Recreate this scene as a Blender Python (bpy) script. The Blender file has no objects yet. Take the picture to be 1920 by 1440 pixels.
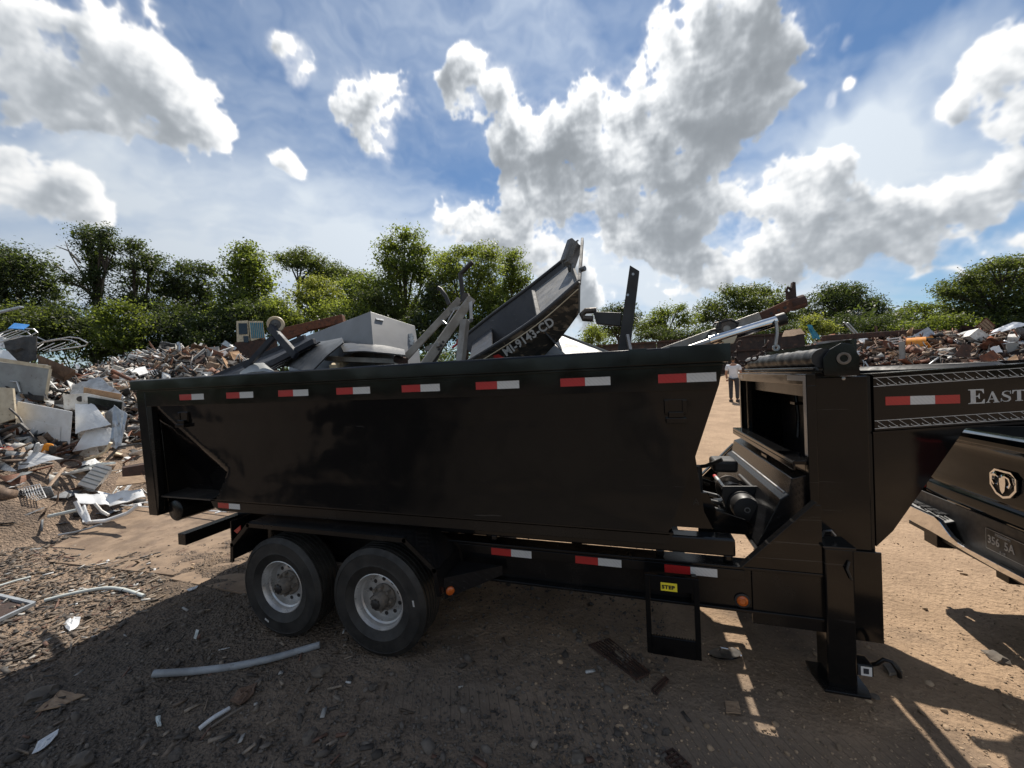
import bpy, bmesh, math, random
import numpy as np
from mathutils import Vector, Matrix, Euler, Quaternion, noise as mnoise

sc = bpy.context.scene
R = math.radians
random.seed(7)

# ------------------------------------------------------------------ camera
YAW, PITCH, ROLL = R(17.5025), R(0.88781), R(-2.52635)
CAM_H, FPX = 2.00858, 722.394                     # focal length in pixels of the 1920 px wide photograph
_f = Vector((-math.sin(YAW) * math.cos(PITCH), math.cos(YAW) * math.cos(PITCH), -math.sin(PITCH)))
_r = Vector((math.cos(YAW), math.sin(YAW), 0.0))
_u = _r.cross(_f)
CR = _r * math.cos(ROLL) + _u * math.sin(ROLL)
CU = -_r * math.sin(ROLL) + _u * math.cos(ROLL)
CF = _f
CAM = Vector((0, 0, CAM_H))
cam_data = bpy.data.cameras.new('camera')
cam_data.sensor_width = 36.0
cam_data.lens = FPX / 1920.0 * 36.0
cam_data.clip_start = 0.05
cam_data.clip_end = 2000.0
cam = bpy.data.objects.new('camera', cam_data)
sc.collection.objects.link(cam)
cam.matrix_world = Matrix(((CR.x, CU.x, -CF.x, CAM.x), (CR.y, CU.y, -CF.y, CAM.y),
                           (CR.z, CU.z, -CF.z, CAM.z), (0, 0, 0, 1)))
sc.camera = cam


def ray(px, py):
    return CR * ((px - 960) / FPX) + CU * ((720 - py) / FPX) + CF


def at_y(px, py, y):
    d = ray(px, py); return CAM + d * (y / d.y)


def at_x(px, py, x):
    d = ray(px, py); return CAM + d * (x / d.x)


def at_z(px, py, z=0.0):
    d = ray(px, py); return CAM + d * ((z - CAM_H) / d.z)


def at_d(px, py, depth):
    return CAM + ray(px, py) * depth


# ------------------------------------------------------------------ light
SUN_EL, SUN_AZ = R(55.0), R(-3.0)                 # azimuth from +Y, positive towards +X
sun_dir = Vector((math.sin(SUN_AZ) * math.cos(SUN_EL), math.cos(SUN_AZ) * math.cos(SUN_EL), math.sin(SUN_EL)))
sun_data = bpy.data.lights.new('sun', 'SUN')
sun_data.energy = 5.0
sun_data.angle = R(0.55)
sun_data.color = (1.0, 0.93, 0.83)
sun = bpy.data.objects.new('sun', sun_data)
sc.collection.objects.link(sun)
sun.rotation_euler = (-sun_dir).to_track_quat('-Z', 'Y').to_euler()

world = bpy.data.worlds.new('World')
sc.world = world
world.use_nodes = True
wt = world.node_tree
wt.nodes.clear()


class NT:
    """small helper to write shader maths"""
    def __init__(self, tree): self.t = tree; self.n = tree.nodes; self.l = tree.links

    def put(self, sock, v):
        if isinstance(v, bpy.types.NodeSocket): self.l.new(v, sock)
        elif v is not None: sock.default_value = v

    def m(self, op, a, b=None, c=None, clamp=False):
        n = self.n.new('ShaderNodeMath'); n.operation = op; n.use_clamp = clamp
        self.put(n.inputs[0], a); self.put(n.inputs[1], b); self.put(n.inputs[2], c)
        return n.outputs[0]

    def v(self, op, a, b=None, scale=None):
        n = self.n.new('ShaderNodeVectorMath'); n.operation = op
        self.put(n.inputs[0], a); self.put(n.inputs[1], b)
        if scale is not None: self.put(n.inputs['Scale'], scale)
        return n.outputs['Value'] if op in ('DISTANCE', 'LENGTH', 'DOT_PRODUCT') else n.outputs[0]

    def noise(self, vec, scale, detail=4, rough=.5, lac=2.0, dist=0.0, dim='3D', out='Fac'):
        n = self.n.new('ShaderNodeTexNoise'); n.noise_dimensions = dim
        self.put(n.inputs['Vector'], vec); n.inputs['Scale'].default_value = scale
        n.inputs['Detail'].default_value = detail; n.inputs['Roughness'].default_value = rough
        n.inputs['Lacunarity'].default_value = lac; n.inputs['Distortion'].default_value = dist
        return n.outputs[out]

    def voronoi(self, vec, scale, feature='F1', detail=0, rough=.5, out='Distance', rand=1.0):
        n = self.n.new('ShaderNodeTexVoronoi'); n.feature = feature
        self.put(n.inputs['Vector'], vec); n.inputs['Scale'].default_value = scale
        if 'Detail' in n.inputs: n.inputs['Detail'].default_value = detail; n.inputs['Roughness'].default_value = rough
        n.inputs['Randomness'].default_value = rand
        return n.outputs[out]

    def smooth(self, x, a, b, lo=0.0, hi=1.0, kind='SMOOTHSTEP'):
        n = self.n.new('ShaderNodeMapRange'); n.interpolation_type = kind
        self.put(n.inputs['Value'], x)
        n.inputs['From Min'].default_value = a; n.inputs['From Max'].default_value = b
        n.inputs['To Min'].default_value = lo; n.inputs['To Max'].default_value = hi
        return n.outputs[0]

    def mix(self, f, a, b, mode='MIX'):
        n = self.n.new('ShaderNodeMix'); n.data_type = 'RGBA'; n.blend_type = mode; n.clamp_factor = True
        self.put(n.inputs[0], f)
        for s, c in ((n.inputs[6], a), (n.inputs[7], b)):
            if isinstance(c, tuple) and len(c) == 3: c = (*c, 1)
            self.put(s, c)
        return n.outputs[2]

    def sep(self, v):
        n = self.n.new('ShaderNodeSeparateXYZ'); self.put(n.inputs[0], v); return n.outputs

    def comb(self, x, y, z):
        n = self.n.new('ShaderNodeCombineXYZ')
        for i, q in enumerate((x, y, z)): self.put(n.inputs[i], q)
        return n.outputs[0]


w = NT(wt)
sky = wt.nodes.new('ShaderNodeTexSky')
sky.sky_type = 'NISHITA'
sky.sun_disc = False
sky.sun_elevation = SUN_EL
sky.sun_rotation = SUN_AZ
sky.altitude = 50
sky.air_density = 1.0
sky.dust_density = 0.15
sky.ozone_density = 2.2
tc = wt.nodes.new('ShaderNodeTexCoord')
D = w.v('NORMALIZE', tc.outputs['Generated'])

# cumulus: directions (given as places in the photograph) with angular radii, plus fair-weather clouds all round
CLOUDS = [
    # upper left bank
    (10, 40, 130), (70, 150, 130), (150, 105, 120), (225, 50, 85), (240, 165, 115), (320, 195, 85), (372, 228, 52), (408, 248, 34), (130, 205, 90),
    # left, lower
    (-20, 330, 110), (65, 350, 85), (135, 372, 66), (178, 388, 40),
    # small ones
    (522, 78, 20), (543, 106, 34), (540, 138, 20), (536, 313, 17), (556, 328, 12), (518, 305, 9),
    (676, 185, 60), (745, 178, 48), (690, 228, 52), (706, 268, 34), (632, 192, 30),
    (878, 128, 44), (902, 168, 56), (862, 182, 42), (944, 165, 32),
    # the great cloud in front of the sun
    (1385, 30, 130), (1285, 70, 85), (1440, 95, 85), (1340, 150, 130), (1235, 195, 115), (1155, 195, 75), (1425, 185, 75), (1275, 250, 110),
    (1105, 262, 90), (1005, 255, 75), (955, 258, 42), (1015, 330, 88), (1095, 335, 90), (1165, 315, 85), (985, 385, 28), (1060, 392, 38),
    # below it
    (1180, 395, 78), (1262, 372, 86), (1335, 352, 76), (1250, 442, 84), (1312, 430, 62), (1160, 442, 44),
    # right band
    (1480, 345, 58), (1560, 335, 54), (1430, 385, 58), (1545, 395, 52), (1625, 385, 50), (1715, 390, 55), (1800, 360, 62), (1885, 320, 70), (1860, 385, 55), (1960, 330, 90),
    (1640, 432, 62), (1705, 436, 58), (1597, 452, 38), (1430, 470, 52), (1490, 482, 52), (1362, 515, 38), (1760, 474, 48), (1850, 480, 46), (1575, 492, 32), (1930, 465, 48),
    # upper right
    (1912, 95, 72), (1858, 160, 66), (1802, 195, 26), (1935, 200, 100),
    # low, middle
    (838, 415, 32), (882, 432, 40), (932, 442, 36), (965, 462, 30), (1040, 478, 40), (1110, 562, 30), (1100, 592, 40), (1062, 520, 34),
    (1586, 74, 15), (1556, 186, 14), (1598, 150, 12),
]
_rng = random.Random(3)
blobs = []
for (x, y, r) in CLOUDS:
    d = ray(x, y)
    blobs.append((np.array(d.normalized()), (r * (.80 if y < 330 and r > 60 and x > 900 else .88 if y < 400 else 1.12) + 9) / FPX / d.length ** 1.5))
for k in range(22):                                # the sky behind and beside the photographer carries the same kind of cloud
    a = R(_rng.uniform(80, 280)); e = R(_rng.uniform(6, 55)); r0 = _rng.uniform(.09, .2)
    for q in range(5):
        aa = a + _rng.uniform(-1.6, 1.6) * r0; ee = e + _rng.uniform(-.5, .6) * r0
        blobs.append((np.array((math.sin(aa) * math.cos(ee), math.cos(aa) * math.cos(ee), math.sin(ee))), r0 * _rng.uniform(.5, .9)))
VEILS = [(330, 440, 200), (470, 450, 190), (620, 480, 170), (120, 500, 190), (1080, 560, 120), (1480, 560, 120), (1250, 580, 150), (740, 500, 140), (1640, 270, 170)]

# cloud cover over the whole sky, worked out on an azimuth/elevation grid (azimuth 0 = +Y, clockwise)
CW, CH, EL0, EL1 = 2816, 640, R(-4.0), R(90.0)
_lat = np.random.RandomState(11).rand(64, 64, 64).astype(np.float32)


def vnoise(p):
    i = np.floor(p).astype(np.int32); f = p - i; f = f * f * f * (f * (f * 6 - 15) + 10)
    i0 = i & 63; i1 = (i + 1) & 63
    x0, y0, z0 = i0[..., 0], i0[..., 1], i0[..., 2]; x1, y1, z1 = i1[..., 0], i1[..., 1], i1[..., 2]
    fx, fy, fz = f[..., 0], f[..., 1], f[..., 2]
    a = _lat[x0, y0, z0]; a = a + (_lat[x1, y0, z0] - a) * fx
    b = _lat[x0, y1, z0]; b = b + (_lat[x1, y1, z0] - b) * fx
    c = _lat[x0, y0, z1]; c = c + (_lat[x1, y0, z1] - c) * fx
    d = _lat[x0, y1, z1]; d = d + (_lat[x1, y1, z1] - d) * fx
    a = a + (b - a) * fy; c = c + (d - c) * fy
    return a + (c - a) * fz


def fbm(p, scale, octs, gain=.5, billow=False):
    s = np.zeros(p.shape[:-1], np.float32); a, t = 1.0, 0.0
    for o in range(octs):
        n = vnoise(p * scale + (17.3 * o + 5.1))
        if billow: n = np.abs(2 * n - 1)
        s += a * n; t += a; a *= gain; scale *= 2.03
    return s / t


az = ((np.arange(CW) + .5) / CW * 2 * np.pi - np.pi).astype(np.float32)
el = (EL0 + (np.arange(CH) + .5) / CH * (EL1 - EL0)).astype(np.float32)
Pd = np.empty((CH, CW, 3), np.float32)
Pd[..., 0] = np.cos(el)[:, None] * np.sin(az); Pd[..., 1] = np.cos(el)[:, None] * np.cos(az); Pd[..., 2] = np.sin(el)[:, None]
wv = np.stack([fbm(Pd + q, 7.0, 4, .55) for q in (0.0, 3.7, 8.1)], -1) - .5
Pw = Pd + wv * .045
Bf = np.zeros((CH, CW), np.float32)
for d, r in blobs:
    rr = r * 1.9
    e0, a0 = math.asin(max(-1, min(1, d[2]))), math.atan2(d[0], d[1])
    j0 = max(0, int((e0 - rr - .05 - EL0) / (EL1 - EL0) * CH)); j1 = min(CH, int((e0 + rr + .05 - EL0) / (EL1 - EL0) * CH) + 1)
    da = min(np.pi, (rr + .05) / max(.12, math.cos(e0)))
    ii = np.nonzero(np.abs((az - a0 + np.pi) % (2 * np.pi) - np.pi) < da)[0]
    if j1 <= j0 or len(ii) == 0: continue
    sub = Pw[j0:j1][:, ii]
    q2 = ((sub - d.astype(np.float32)) ** 2).sum(-1) / (r * r)
    cur = Bf[j0:j1][:, ii]
    val = np.exp(-q2 * q2 * .55 - q2 * .55)
    Bf[j0:j1, ii] = 1 - (1 - cur) * (1 - .88 * val)
bil = fbm(Pw, 17.0, 6, .56, True)
fb = fbm(Pw, 34.0, 5, .57)
big = fbm(Pd + .7, 8.5, 3, .5)
dens = Bf * 1.45 - .74 + (.40 - bil) * 1.75 + (fb - .5) * 1.15 + (big - .5) * 1.55 - np.clip((.22 - Bf) / .22, 0, 1) * .35
low = np.clip((Pd[..., 2] + .02) / .05, 0, 1)
alpha = np.clip((dens + .05) / .36, 0, 1); alpha = alpha * alpha * (3 - 2 * alpha)
fr = np.clip((Bf * 1.3 - .30 + (fb - .5) * 1.3 + (.40 - bil) * .9) / .75, 0, 1)
alpha = np.maximum(alpha, fr * fr * .42) * low
dpos = np.clip(dens, 0, 1.2)
# light reaching each place: the cloud that lies between it and the sun
sd = np.array(sun_dir, np.float32)
tan = sd - Pd * (Pd @ sd)[..., None]
tan /= np.maximum(np.linalg.norm(tan, axis=-1, keepdims=True), 1e-4)
tau = np.zeros_like(dens); emb = 0.0
for k in range(1, 8):
    q = Pd + tan * (.011 * k ** 1.25); q /= np.linalg.norm(q, axis=-1, keepdims=True)
    iu = ((np.arctan2(q[..., 0], q[..., 1]) + np.pi) / (2 * np.pi) * CW).astype(np.int32) % CW
    iv = np.clip(((np.arcsin(np.clip(q[..., 2], -1, 1)) - EL0) / (EL1 - EL0) * CH).astype(np.int32), 0, CH - 1)
    tau += dpos[iv, iu] * (.9 if k < 4 else .6)
    if k < 3: emb = emb + (dens - dens[iv, iu]) * .5
cosun = Pd @ sd
lit = .80 * np.exp(-.66 * tau) + .50 * np.exp(-2.3 * dpos)
lit = lit + (np.clip(emb, -.6, .6) * .42 + (fbm(Pd, 9.0, 5, .6) - .47) * 1.3)
lit = 1 / (1 + np.exp(-(lit - .46) * 5.2))
Vf = np.zeros((CH, CW), np.float32)
for (x, y, r) in VEILS:
    d = ray(x, y); dn = np.array(d.normalized(), np.float32); r = r / FPX / d.length ** 1.3
    e2 = Pd + wv * .16 - dn
    Vf = np.maximum(Vf, np.exp(-((e2[..., 0] ** 2 + e2[..., 1] ** 2) * .6 + e2[..., 2] ** 2 * 1.8) / (r * r)))
flat = np.stack([Pd[..., 0], Pd[..., 1]], -1) / np.maximum(Pd[..., 2:] + .12, .05)
ca, sa = math.cos(.55), math.sin(.55)
st = np.stack([(flat[..., 0] * ca + flat[..., 1] * sa) * .7, (-flat[..., 0] * sa + flat[..., 1] * ca) * 2.2, np.zeros_like(bil)], -1).astype(np.float32)
cir = fbm(st + wv * .8, 1.3, 6, .56); cirb = fbm(np.concatenate([flat, flat[..., :1] * 0], -1).astype(np.float32), .5, 2)
veil = np.clip((cir - .42) / .34, 0, 1) * np.clip((cirb - .44) / .3, 0, 1) * .30
veil = np.maximum(veil, np.clip(Vf * 1.15 + (cir - .5) * 1.3, 0, 1) * .94)
halo = np.exp(-(((np.arccos(np.clip(cosun, -1, 1)) - .0) / .46) ** 2)) * (.16 + (cir - .5) * .9)
hz_ = np.exp(-np.clip(Pd[..., 2], 0, 1) / .13) * (.42 + (cir - .5) * .5)
veil = np.clip(1 - (1 - veil) * (1 - np.clip(halo, 0, .7)) * (1 - np.clip(hz_, 0, .7)), 0, .93) * low
pix = np.empty((CH, CW, 4), np.float32)
pix[..., 0] = alpha; pix[..., 1] = lit; pix[..., 2] = veil; pix[..., 3] = 1
img = bpy.data.images.new('cloud_cover', CW, CH, float_buffer=True, is_data=True)
img.pixels.foreach_set(pix.ravel())
img.update()
del Pw, wv, st, flat, tan, pix, q, iu, iv

sx, sy, sz = w.sep(D)
uu = w.m('ADD', w.m('DIVIDE', w.m('ARCTAN2', sx, sy), 2 * math.pi), .5)
vv = w.m('DIVIDE', w.m('SUBTRACT', w.m('ARCSINE', sz), EL0), EL1 - EL0)
ti = wt.nodes.new('ShaderNodeTexImage'); ti.image = img; ti.interpolation = 'Cubic'; ti.extension = 'EXTEND'
w.put(ti.inputs['Vector'], w.comb(uu, vv, 0.0))
ir, ig, ib = w.sep(ti.outputs['Color'])
alpha, lit, va = ir, ig, ib
toward = w.v('DOT_PRODUCT', D, tuple(sun_dir))
glow = w.smooth(toward, .35, 1.0, kind='LINEAR')
bright = w.m('ADD', .78, w.m('MULTIPLY', glow, .26))
dark = w.m('ADD', .24, w.m('MULTIPLY', w.smooth(toward, .9, .2, kind='LINEAR'), .13))
lum = w.m('ADD', w.m('MULTIPLY', bright, lit), w.m('MULTIPLY', dark, w.m('SUBTRACT', 1.0, lit)))
ccol = w.v('MULTIPLY', w.comb(lum, lum, lum), w.mix(lit, (.90, .985, 1.08), (1.0, .99, .97)))
vl = w.m('ADD', .50, w.m('MULTIPLY', glow, .30))
above = w.smooth(sz, -.02, .04)
SKY_STRENGTH = .066
s_col = w.v('MULTIPLY', w.v('SCALE', sky.outputs[0], scale=SKY_STRENGTH), (.80, .98, 1.10))
c1 = w.mix(w.m('MULTIPLY', va, above), s_col, w.v('MULTIPLY', w.comb(vl, vl, vl), (.90, .98, 1.06)))
c2 = w.mix(w.m('MULTIPLY', alpha, above), c1, ccol)
bg = wt.nodes.new('ShaderNodeBackground')
wt.links.new(c2, bg.inputs['Color'])
bg.inputs['Strength'].default_value = 1.0
wo = wt.nodes.new('ShaderNodeOutputWorld')
wt.links.new(bg.outputs[0], wo.inputs['Surface'])

sc.view_settings.view_transform = 'Standard'
sc.view_settings.look = 'None'
sc.view_settings.exposure = 0.35
sc.view_settings.gamma = 1.0
sc.render.engine = 'CYCLES'
sc.cycles.use_denoising = True
sc.cycles.max_bounces = 6
sc.cycles.transparent_max_bounces = 6
sc.cycles.sample_clamp_indirect = 6.0

# ------------------------------------------------------------------ helpers
COL = sc.collection


class MB:
    """collects shapes; build() links them as ONE mesh object"""
    def __init__(self): self.v = []; self.f = []

    def add(self, vs, fs):
        n = len(self.v)
        self.v += [Vector(p) for p in vs]
        self.f += [tuple(i + n for i in f) for f in fs]
        return self

    def box(self, a, b):
        x0, y0, z0 = (min(a[i], b[i]) for i in range(3)); x1, y1, z1 = (max(a[i], b[i]) for i in range(3))
        return self.add([(x0, y0, z0), (x1, y0, z0), (x1, y1, z0), (x0, y1, z0), (x0, y0, z1), (x1, y0, z1), (x1, y1, z1), (x0, y1, z1)],
                        [(3, 2, 1, 0), (4, 5, 6, 7), (0, 1, 5, 4), (1, 2, 6, 5), (2, 3, 7, 6), (3, 0, 4, 7)])

    def prism(self, pts, off):
        """polygon pts pushed along off"""
        n = len(pts); o = Vector(off)
        p = [Vector(q) for q in pts]
        nrm = Vector((0, 0, 0))
        for i in range(n): nrm += p[i].cross(p[(i + 1) % n])
        if nrm.dot(o) > 0: p.reverse()
        vs = p + [q + o for q in p]
        fs = [tuple(range(n)), tuple(reversed(range(n, 2 * n)))]
        for i in range(n): j = (i + 1) % n; fs.append((i, i + n, j + n, j))
        return self.add(vs, fs)

    def bar(self, a, b, w, h, up=(0, 0, 1)):
        """rectangular bar from a to b"""
        a, b = Vector(a), Vector(b); d = (b - a).normalized(); u = Vector(up)
        s = d.cross(u)
        if s.length < 1e-4: s = d.cross(Vector((0, 1, 0)))
        s.normalize(); u = s.cross(d)
        q = [a + s * (w / 2) * i + u * (h / 2) * j for i, j in ((-1, -1), (1, -1), (1, 1), (-1, 1))]
        return self.prism(q, b - a)

    def tube(self, pts, r, seg=10, cap=True, closed=False):
        pts = [Vector(p) for p in pts]; n = len(pts)
        rs = r if isinstance(r, (list, tuple)) else [r] * n
        vs, fs = [], []
        ref = None
        for i, p in enumerate(pts):
            if closed: d = pts[(i + 1) % n] - pts[i - 1]
            else: d = pts[min(i + 1, n - 1)] - pts[max(i - 1, 0)]
            d.normalize()
            if ref is None:
                ref = d.orthogonal().normalized()
            ref = (ref - d * ref.dot(d)).normalized()
            s = d.cross(ref)
            for k in range(seg):
                t = 2 * math.pi * k / seg
                vs.append(p + (ref * math.cos(t) + s * math.sin(t)) * rs[i])
        m = n if closed else n - 1
        for i in range(m):
            for k in range(seg):
                a = i * seg + k; b = i * seg + (k + 1) % seg
                c = ((i + 1) % n) * seg + (k + 1) % seg; d = ((i + 1) % n) * seg + k
                fs.append((a, b, c, d))
        if cap and not closed:
            fs.append(tuple(reversed(range(seg)))); fs.append(tuple(range((n - 1) * seg, n * seg)))
        return self.add(vs, fs)

    def lathe(self, prof, c, axis, seg=32, arc=None):
        """prof = [(radius, along axis)]"""
        ax = Vector(axis).normalized(); e1 = ax.orthogonal().normalized(); e2 = ax.cross(e1); c = Vector(c)
        vs, fs = [], []
        n = len(prof)
        for k in range(seg):
            t = 2 * math.pi * k / seg
            e = e1 * math.cos(t) + e2 * math.sin(t)
            for r, h in prof: vs.append(c + e * r + ax * h)
        for k in range(seg):
            k2 = (k + 1) % seg
            for i in range(n - 1):
                if prof[i][0] < 1e-6 and prof[i + 1][0] < 1e-6: continue
                fs.append((k * n + i, k2 * n + i, k2 * n + i + 1, k * n + i + 1))
        return self.add(vs, fs)

    def sheet(self, P, nu, nv, thick):
        """grid P(u,v) given thickness along its normals"""
        g = [[Vector(P(i / nu, j / nv)) for j in range(nv + 1)] for i in range(nu + 1)]
        vs, fs = [], []
        for i in range(nu + 1):
            for j in range(nv + 1):
                a = g[min(i + 1, nu)][j] - g[max(i - 1, 0)][j]; b = g[i][min(j + 1, nv)] - g[i][max(j - 1, 0)]
                nn = a.cross(b)
                nn = nn.normalized() if nn.length > 1e-9 else Vector((0, 0, 1))
                vs.append(g[i][j]); vs.append(g[i][j] - nn * thick)
        W = lambda i, j, k: (i * (nv + 1) + j) * 2 + k
        for i in range(nu):
            for j in range(nv):
                fs.append((W(i, j, 0), W(i + 1, j, 0), W(i + 1, j + 1, 0), W(i, j + 1, 0)))
                fs.append((W(i, j, 1), W(i, j + 1, 1), W(i + 1, j + 1, 1), W(i + 1, j, 1)))
        for i in range(nu):
            fs.append((W(i, 0, 0), W(i, 0, 1), W(i + 1, 0, 1), W(i + 1, 0, 0)))
            fs.append((W(i, nv, 0), W(i + 1, nv, 0), W(i + 1, nv, 1), W(i, nv, 1)))
        for j in range(nv):
            fs.append((W(0, j, 0), W(0, j + 1, 0), W(0, j + 1, 1), W(0, j, 1)))
            fs.append((W(nu, j, 0), W(nu, j, 1), W(nu, j + 1, 1), W(nu, j + 1, 0)))
        return self.add(vs, fs)

    def mesh(self, name, origin=(0, 0, 0), smooth=False):
        o = Vector(origin)
        me = bpy.data.meshes.new(name)
        me.from_pydata([tuple(p - o) for p in self.v], [], self.f)
        if smooth: me.polygons.foreach_set('use_smooth', [True] * len(me.polygons))
        me.update()
        return me

    def build(self, name, material, parent=None, smooth=False, bevel=0.0, origin=None, seg=2):
        org = origin if origin is not None else (root_of(parent).location if parent else (0, 0, 0))
        me = self.mesh(name, org, smooth)
        return link(name, me, material, parent, bevel, smooth, org if (parent is None) else None, seg)


def root_of(o):
    while o.parent: o = o.parent
    return o


def link(name, me, material, parent=None, bevel=0.0, smooth=False, loc=None, seg=2):
    o = bpy.data.objects.new(name, me)
    COL.objects.link(o)
    if material is not None and not me.materials: me.materials.append(material)
    if parent: o.parent = parent
    if loc is not None: o.location = loc
    if bevel:
        b = o.modifiers.new('bevel', 'BEVEL'); b.width = bevel; b.segments = seg; b.limit_method = 'ANGLE'; b.angle_limit = R(35)
        b.harden_normals = False
    if smooth:
        try: me.set_sharp_from_angle(angle=R(42))
        except Exception: pass
    return o


def tag(o, label=None, cat=None, group=None, kind=None):
    if label: o['label'] = label
    if cat: o['category'] = cat
    if group: o['group'] = group
    if kind: o['kind'] = kind
    return o


def thing(name, label, cat, loc=(0, 0, 0), group=None):
    o = bpy.data.objects.new(name, None); COL.objects.link(o)
    o.location = loc; o.empty_display_size = .1
    return tag(o, label, cat, group)


def copy_tree(o, parent=None):
    c = o.copy(); COL.objects.link(c); c.parent = parent
    for ch in list(o.children): copy_tree(ch, c)
    return c


def text_mesh(txt, size, depth, bold=0.0, spacing=1.0, align='LEFT'):
    cu = bpy.data.curves.new('lettering', 'FONT')
    cu.body = txt; cu.size = size; cu.extrude = depth; cu.offset = bold; cu.space_character = spacing; cu.align_x = align; cu.resolution_u = 3
    ob = bpy.data.objects.new('lettering', cu); COL.objects.link(ob)
    dg = bpy.context.evaluated_depsgraph_get(); dg.update()
    me = bpy.data.meshes.new_from_object(ob.evaluated_get(dg))
    bpy.data.objects.remove(ob); bpy.data.curves.remove(cu)
    return me


def place_text(name, txt, size, mat_, parent, origin, xdir, ydir, depth=.0008, bold=0.0, spacing=1.0, stretch=1.0):
    me = text_mesh(txt, size, depth, bold, spacing)
    x = Vector(xdir).normalized(); y = Vector(ydir); y = (y - x * y.dot(x)).normalized(); z = x.cross(y)
    org = Vector(origin); base = root_of(parent).location if parent else Vector((0, 0, 0))
    for v in me.vertices:
        c = v.co.copy()
        v.co = org + x * (c.x * stretch) + y * c.y + z * c.z - base
    me.update()
    return link(name, me, mat_, parent)


# ------------------------------------------------------------------ materials
def newmat(name):
    m = bpy.data.materials.new(name); m.use_nodes = True
    t = m.node_tree; t.nodes.clear()
    n = NT(t)
    out = t.nodes.new('ShaderNodeOutputMaterial')
    return m, n, out


def mat(name, c1, c2=None, scale=4.0, lo=.35, hi=.65, rough=.6, rvar=.12, metal=0.0, bump=0.0, bscale=25.0, bdist=.02, detail=6.0,
        spec=.5, c3=None, s3=14.0, lo3=.58, hi3=.68, coat=0.0, island=0.0, dist=0.0, stretch=None):
    m, n, out = newmat(name)
    p = n.n.new('ShaderNodeBsdfPrincipled')
    tcn = n.n.new('ShaderNodeTexCoord')
    vec = tcn.outputs['Object']
    geo = n.n.new('ShaderNodeObjectInfo')
    vec = n.v('ADD', vec, n.v('SCALE', n.comb(geo.outputs['Random'], geo.outputs['Random'], geo.outputs['Random']), scale=37.0))
    if stretch:
        vec = n.v('MULTIPLY', vec, stretch)
    col = (*c1, 1)
    if c2 is not None:
        f = n.smooth(n.noise(vec, scale, detail, .6, dist=dist), lo, hi)
        col = n.mix(f, c1, c2)
    if c3 is not None:
        f3 = n.smooth(n.noise(vec, s3, 8, .65), lo3, hi3)
        col = n.mix(f3, col, c3)
    if island:
        g = n.n.new('ShaderNodeNewGeometry')
        k = n.smooth(g.outputs['Random Per Island'], 0, 1, 1 - island, 1 + island, kind='LINEAR')
        col = n.v('SCALE', col, scale=k)
    n.put(p.inputs['Base Color'], col)
    r = n.smooth(n.noise(vec, scale * 2.3, 5, .6), .3, .7, max(.02, rough - rvar), min(1, rough + rvar), kind='LINEAR')
    n.put(p.inputs['Roughness'], r)
    p.inputs['Metallic'].default_value = metal
    p.inputs['Specular IOR Level'].default_value = spec
    p.inputs['Coat Weight'].default_value = coat
    if bump:
        b = n.n.new('ShaderNodeBump'); b.inputs['Strength'].default_value = bump; b.inputs['Distance'].default_value = bdist
        n.put(b.inputs['Height'], n.noise(vec, bscale, 6, .6))
        n.put(p.inputs['Normal'], b.outputs[0])
    n.l.new(p.outputs[0], out.inputs['Surface'])
    return m


def black_paint(name, rough, dust, dent, base=.005):
    """glossy black trailer paint with a film of dust and shallow waviness"""
    m, n, out = newmat(name)
    p = n.n.new('ShaderNodeBsdfPrincipled')
    g = n.n.new('ShaderNodeNewGeometry'); pos = g.outputs['Position']
    f = n.smooth(n.noise(pos, 3.0, 7, .65), .45, .8)
    fine = n.noise(pos, 55.0, 4, .6)
    scr = n.m('MULTIPLY', n.smooth(n.noise(n.v('MULTIPLY', pos, (1.4, 1.0, 46.0)), 1.0, 3, .6, dist=.6), .66, .70), n.smooth(n.noise(n.v('ADD', pos, (5, 2, 1)), 1.1, 3, .5), .52, .66))
    bc = n.mix(n.m('MULTIPLY', f, dust), (base, base, base * 1.08), (.10, .085, .07))
    n.put(p.inputs['Base Color'], n.mix(n.m('MULTIPLY', scr, .20), bc, (.16, .15, .14)))
    p.inputs['Specular IOR Level'].default_value = .34
    n.put(p.inputs['Roughness'], n.m('ADD', n.m('ADD', rough, n.m('MULTIPLY', f, .07)), n.m('MULTIPLY', fine, .05)))
    b = n.n.new('ShaderNodeBump'); b.inputs['Strength'].default_value = 1.0; b.inputs['Distance'].default_value = dent
    n.put(b.inputs['Height'], n.m('ADD', n.noise(pos, 2.4, 2, .5), n.m('MULTIPLY', fine, .004)))
    n.put(p.inputs['Normal'], b.outputs[0])
    n.l.new(p.outputs[0], out.inputs['Surface'])
    return m


def tread_plate(name):
    m, n, out = newmat(name)
    p = n.n.new('ShaderNodeBsdfPrincipled')
    g = n.n.new('ShaderNodeNewGeometry'); x, y, z = n.sep(g.outputs['Position'])
    a = n.m('MULTIPLY', n.m('ADD', x, n.m('MULTIPLY', z, .7)), 30.0)
    bb = n.m('MULTIPLY', n.m('ADD', y, n.m('MULTIPLY', z, .7)), 30.0)
    s1 = n.m('MULTIPLY', n.m('SINE', n.m('MULTIPLY', n.m('ADD', a, bb), 3.14)), n.m('SINE', n.m('MULTIPLY', n.m('SUBTRACT', a, bb), 6.28)))
    h = n.smooth(s1, .35, .6)
    p.inputs['Base Color'].default_value = (.008, .008, .009, 1)
    p.inputs['Roughness'].default_value = .26
    b = n.n.new('ShaderNodeBump'); b.inputs['Strength'].default_value = 1.0; b.inputs['Distance'].default_value = .0035
    n.put(b.inputs['Height'], h); n.put(p.inputs['Normal'], b.outputs[0])
    n.l.new(p.outputs[0], out.inputs['Surface'])
    return m


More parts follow.
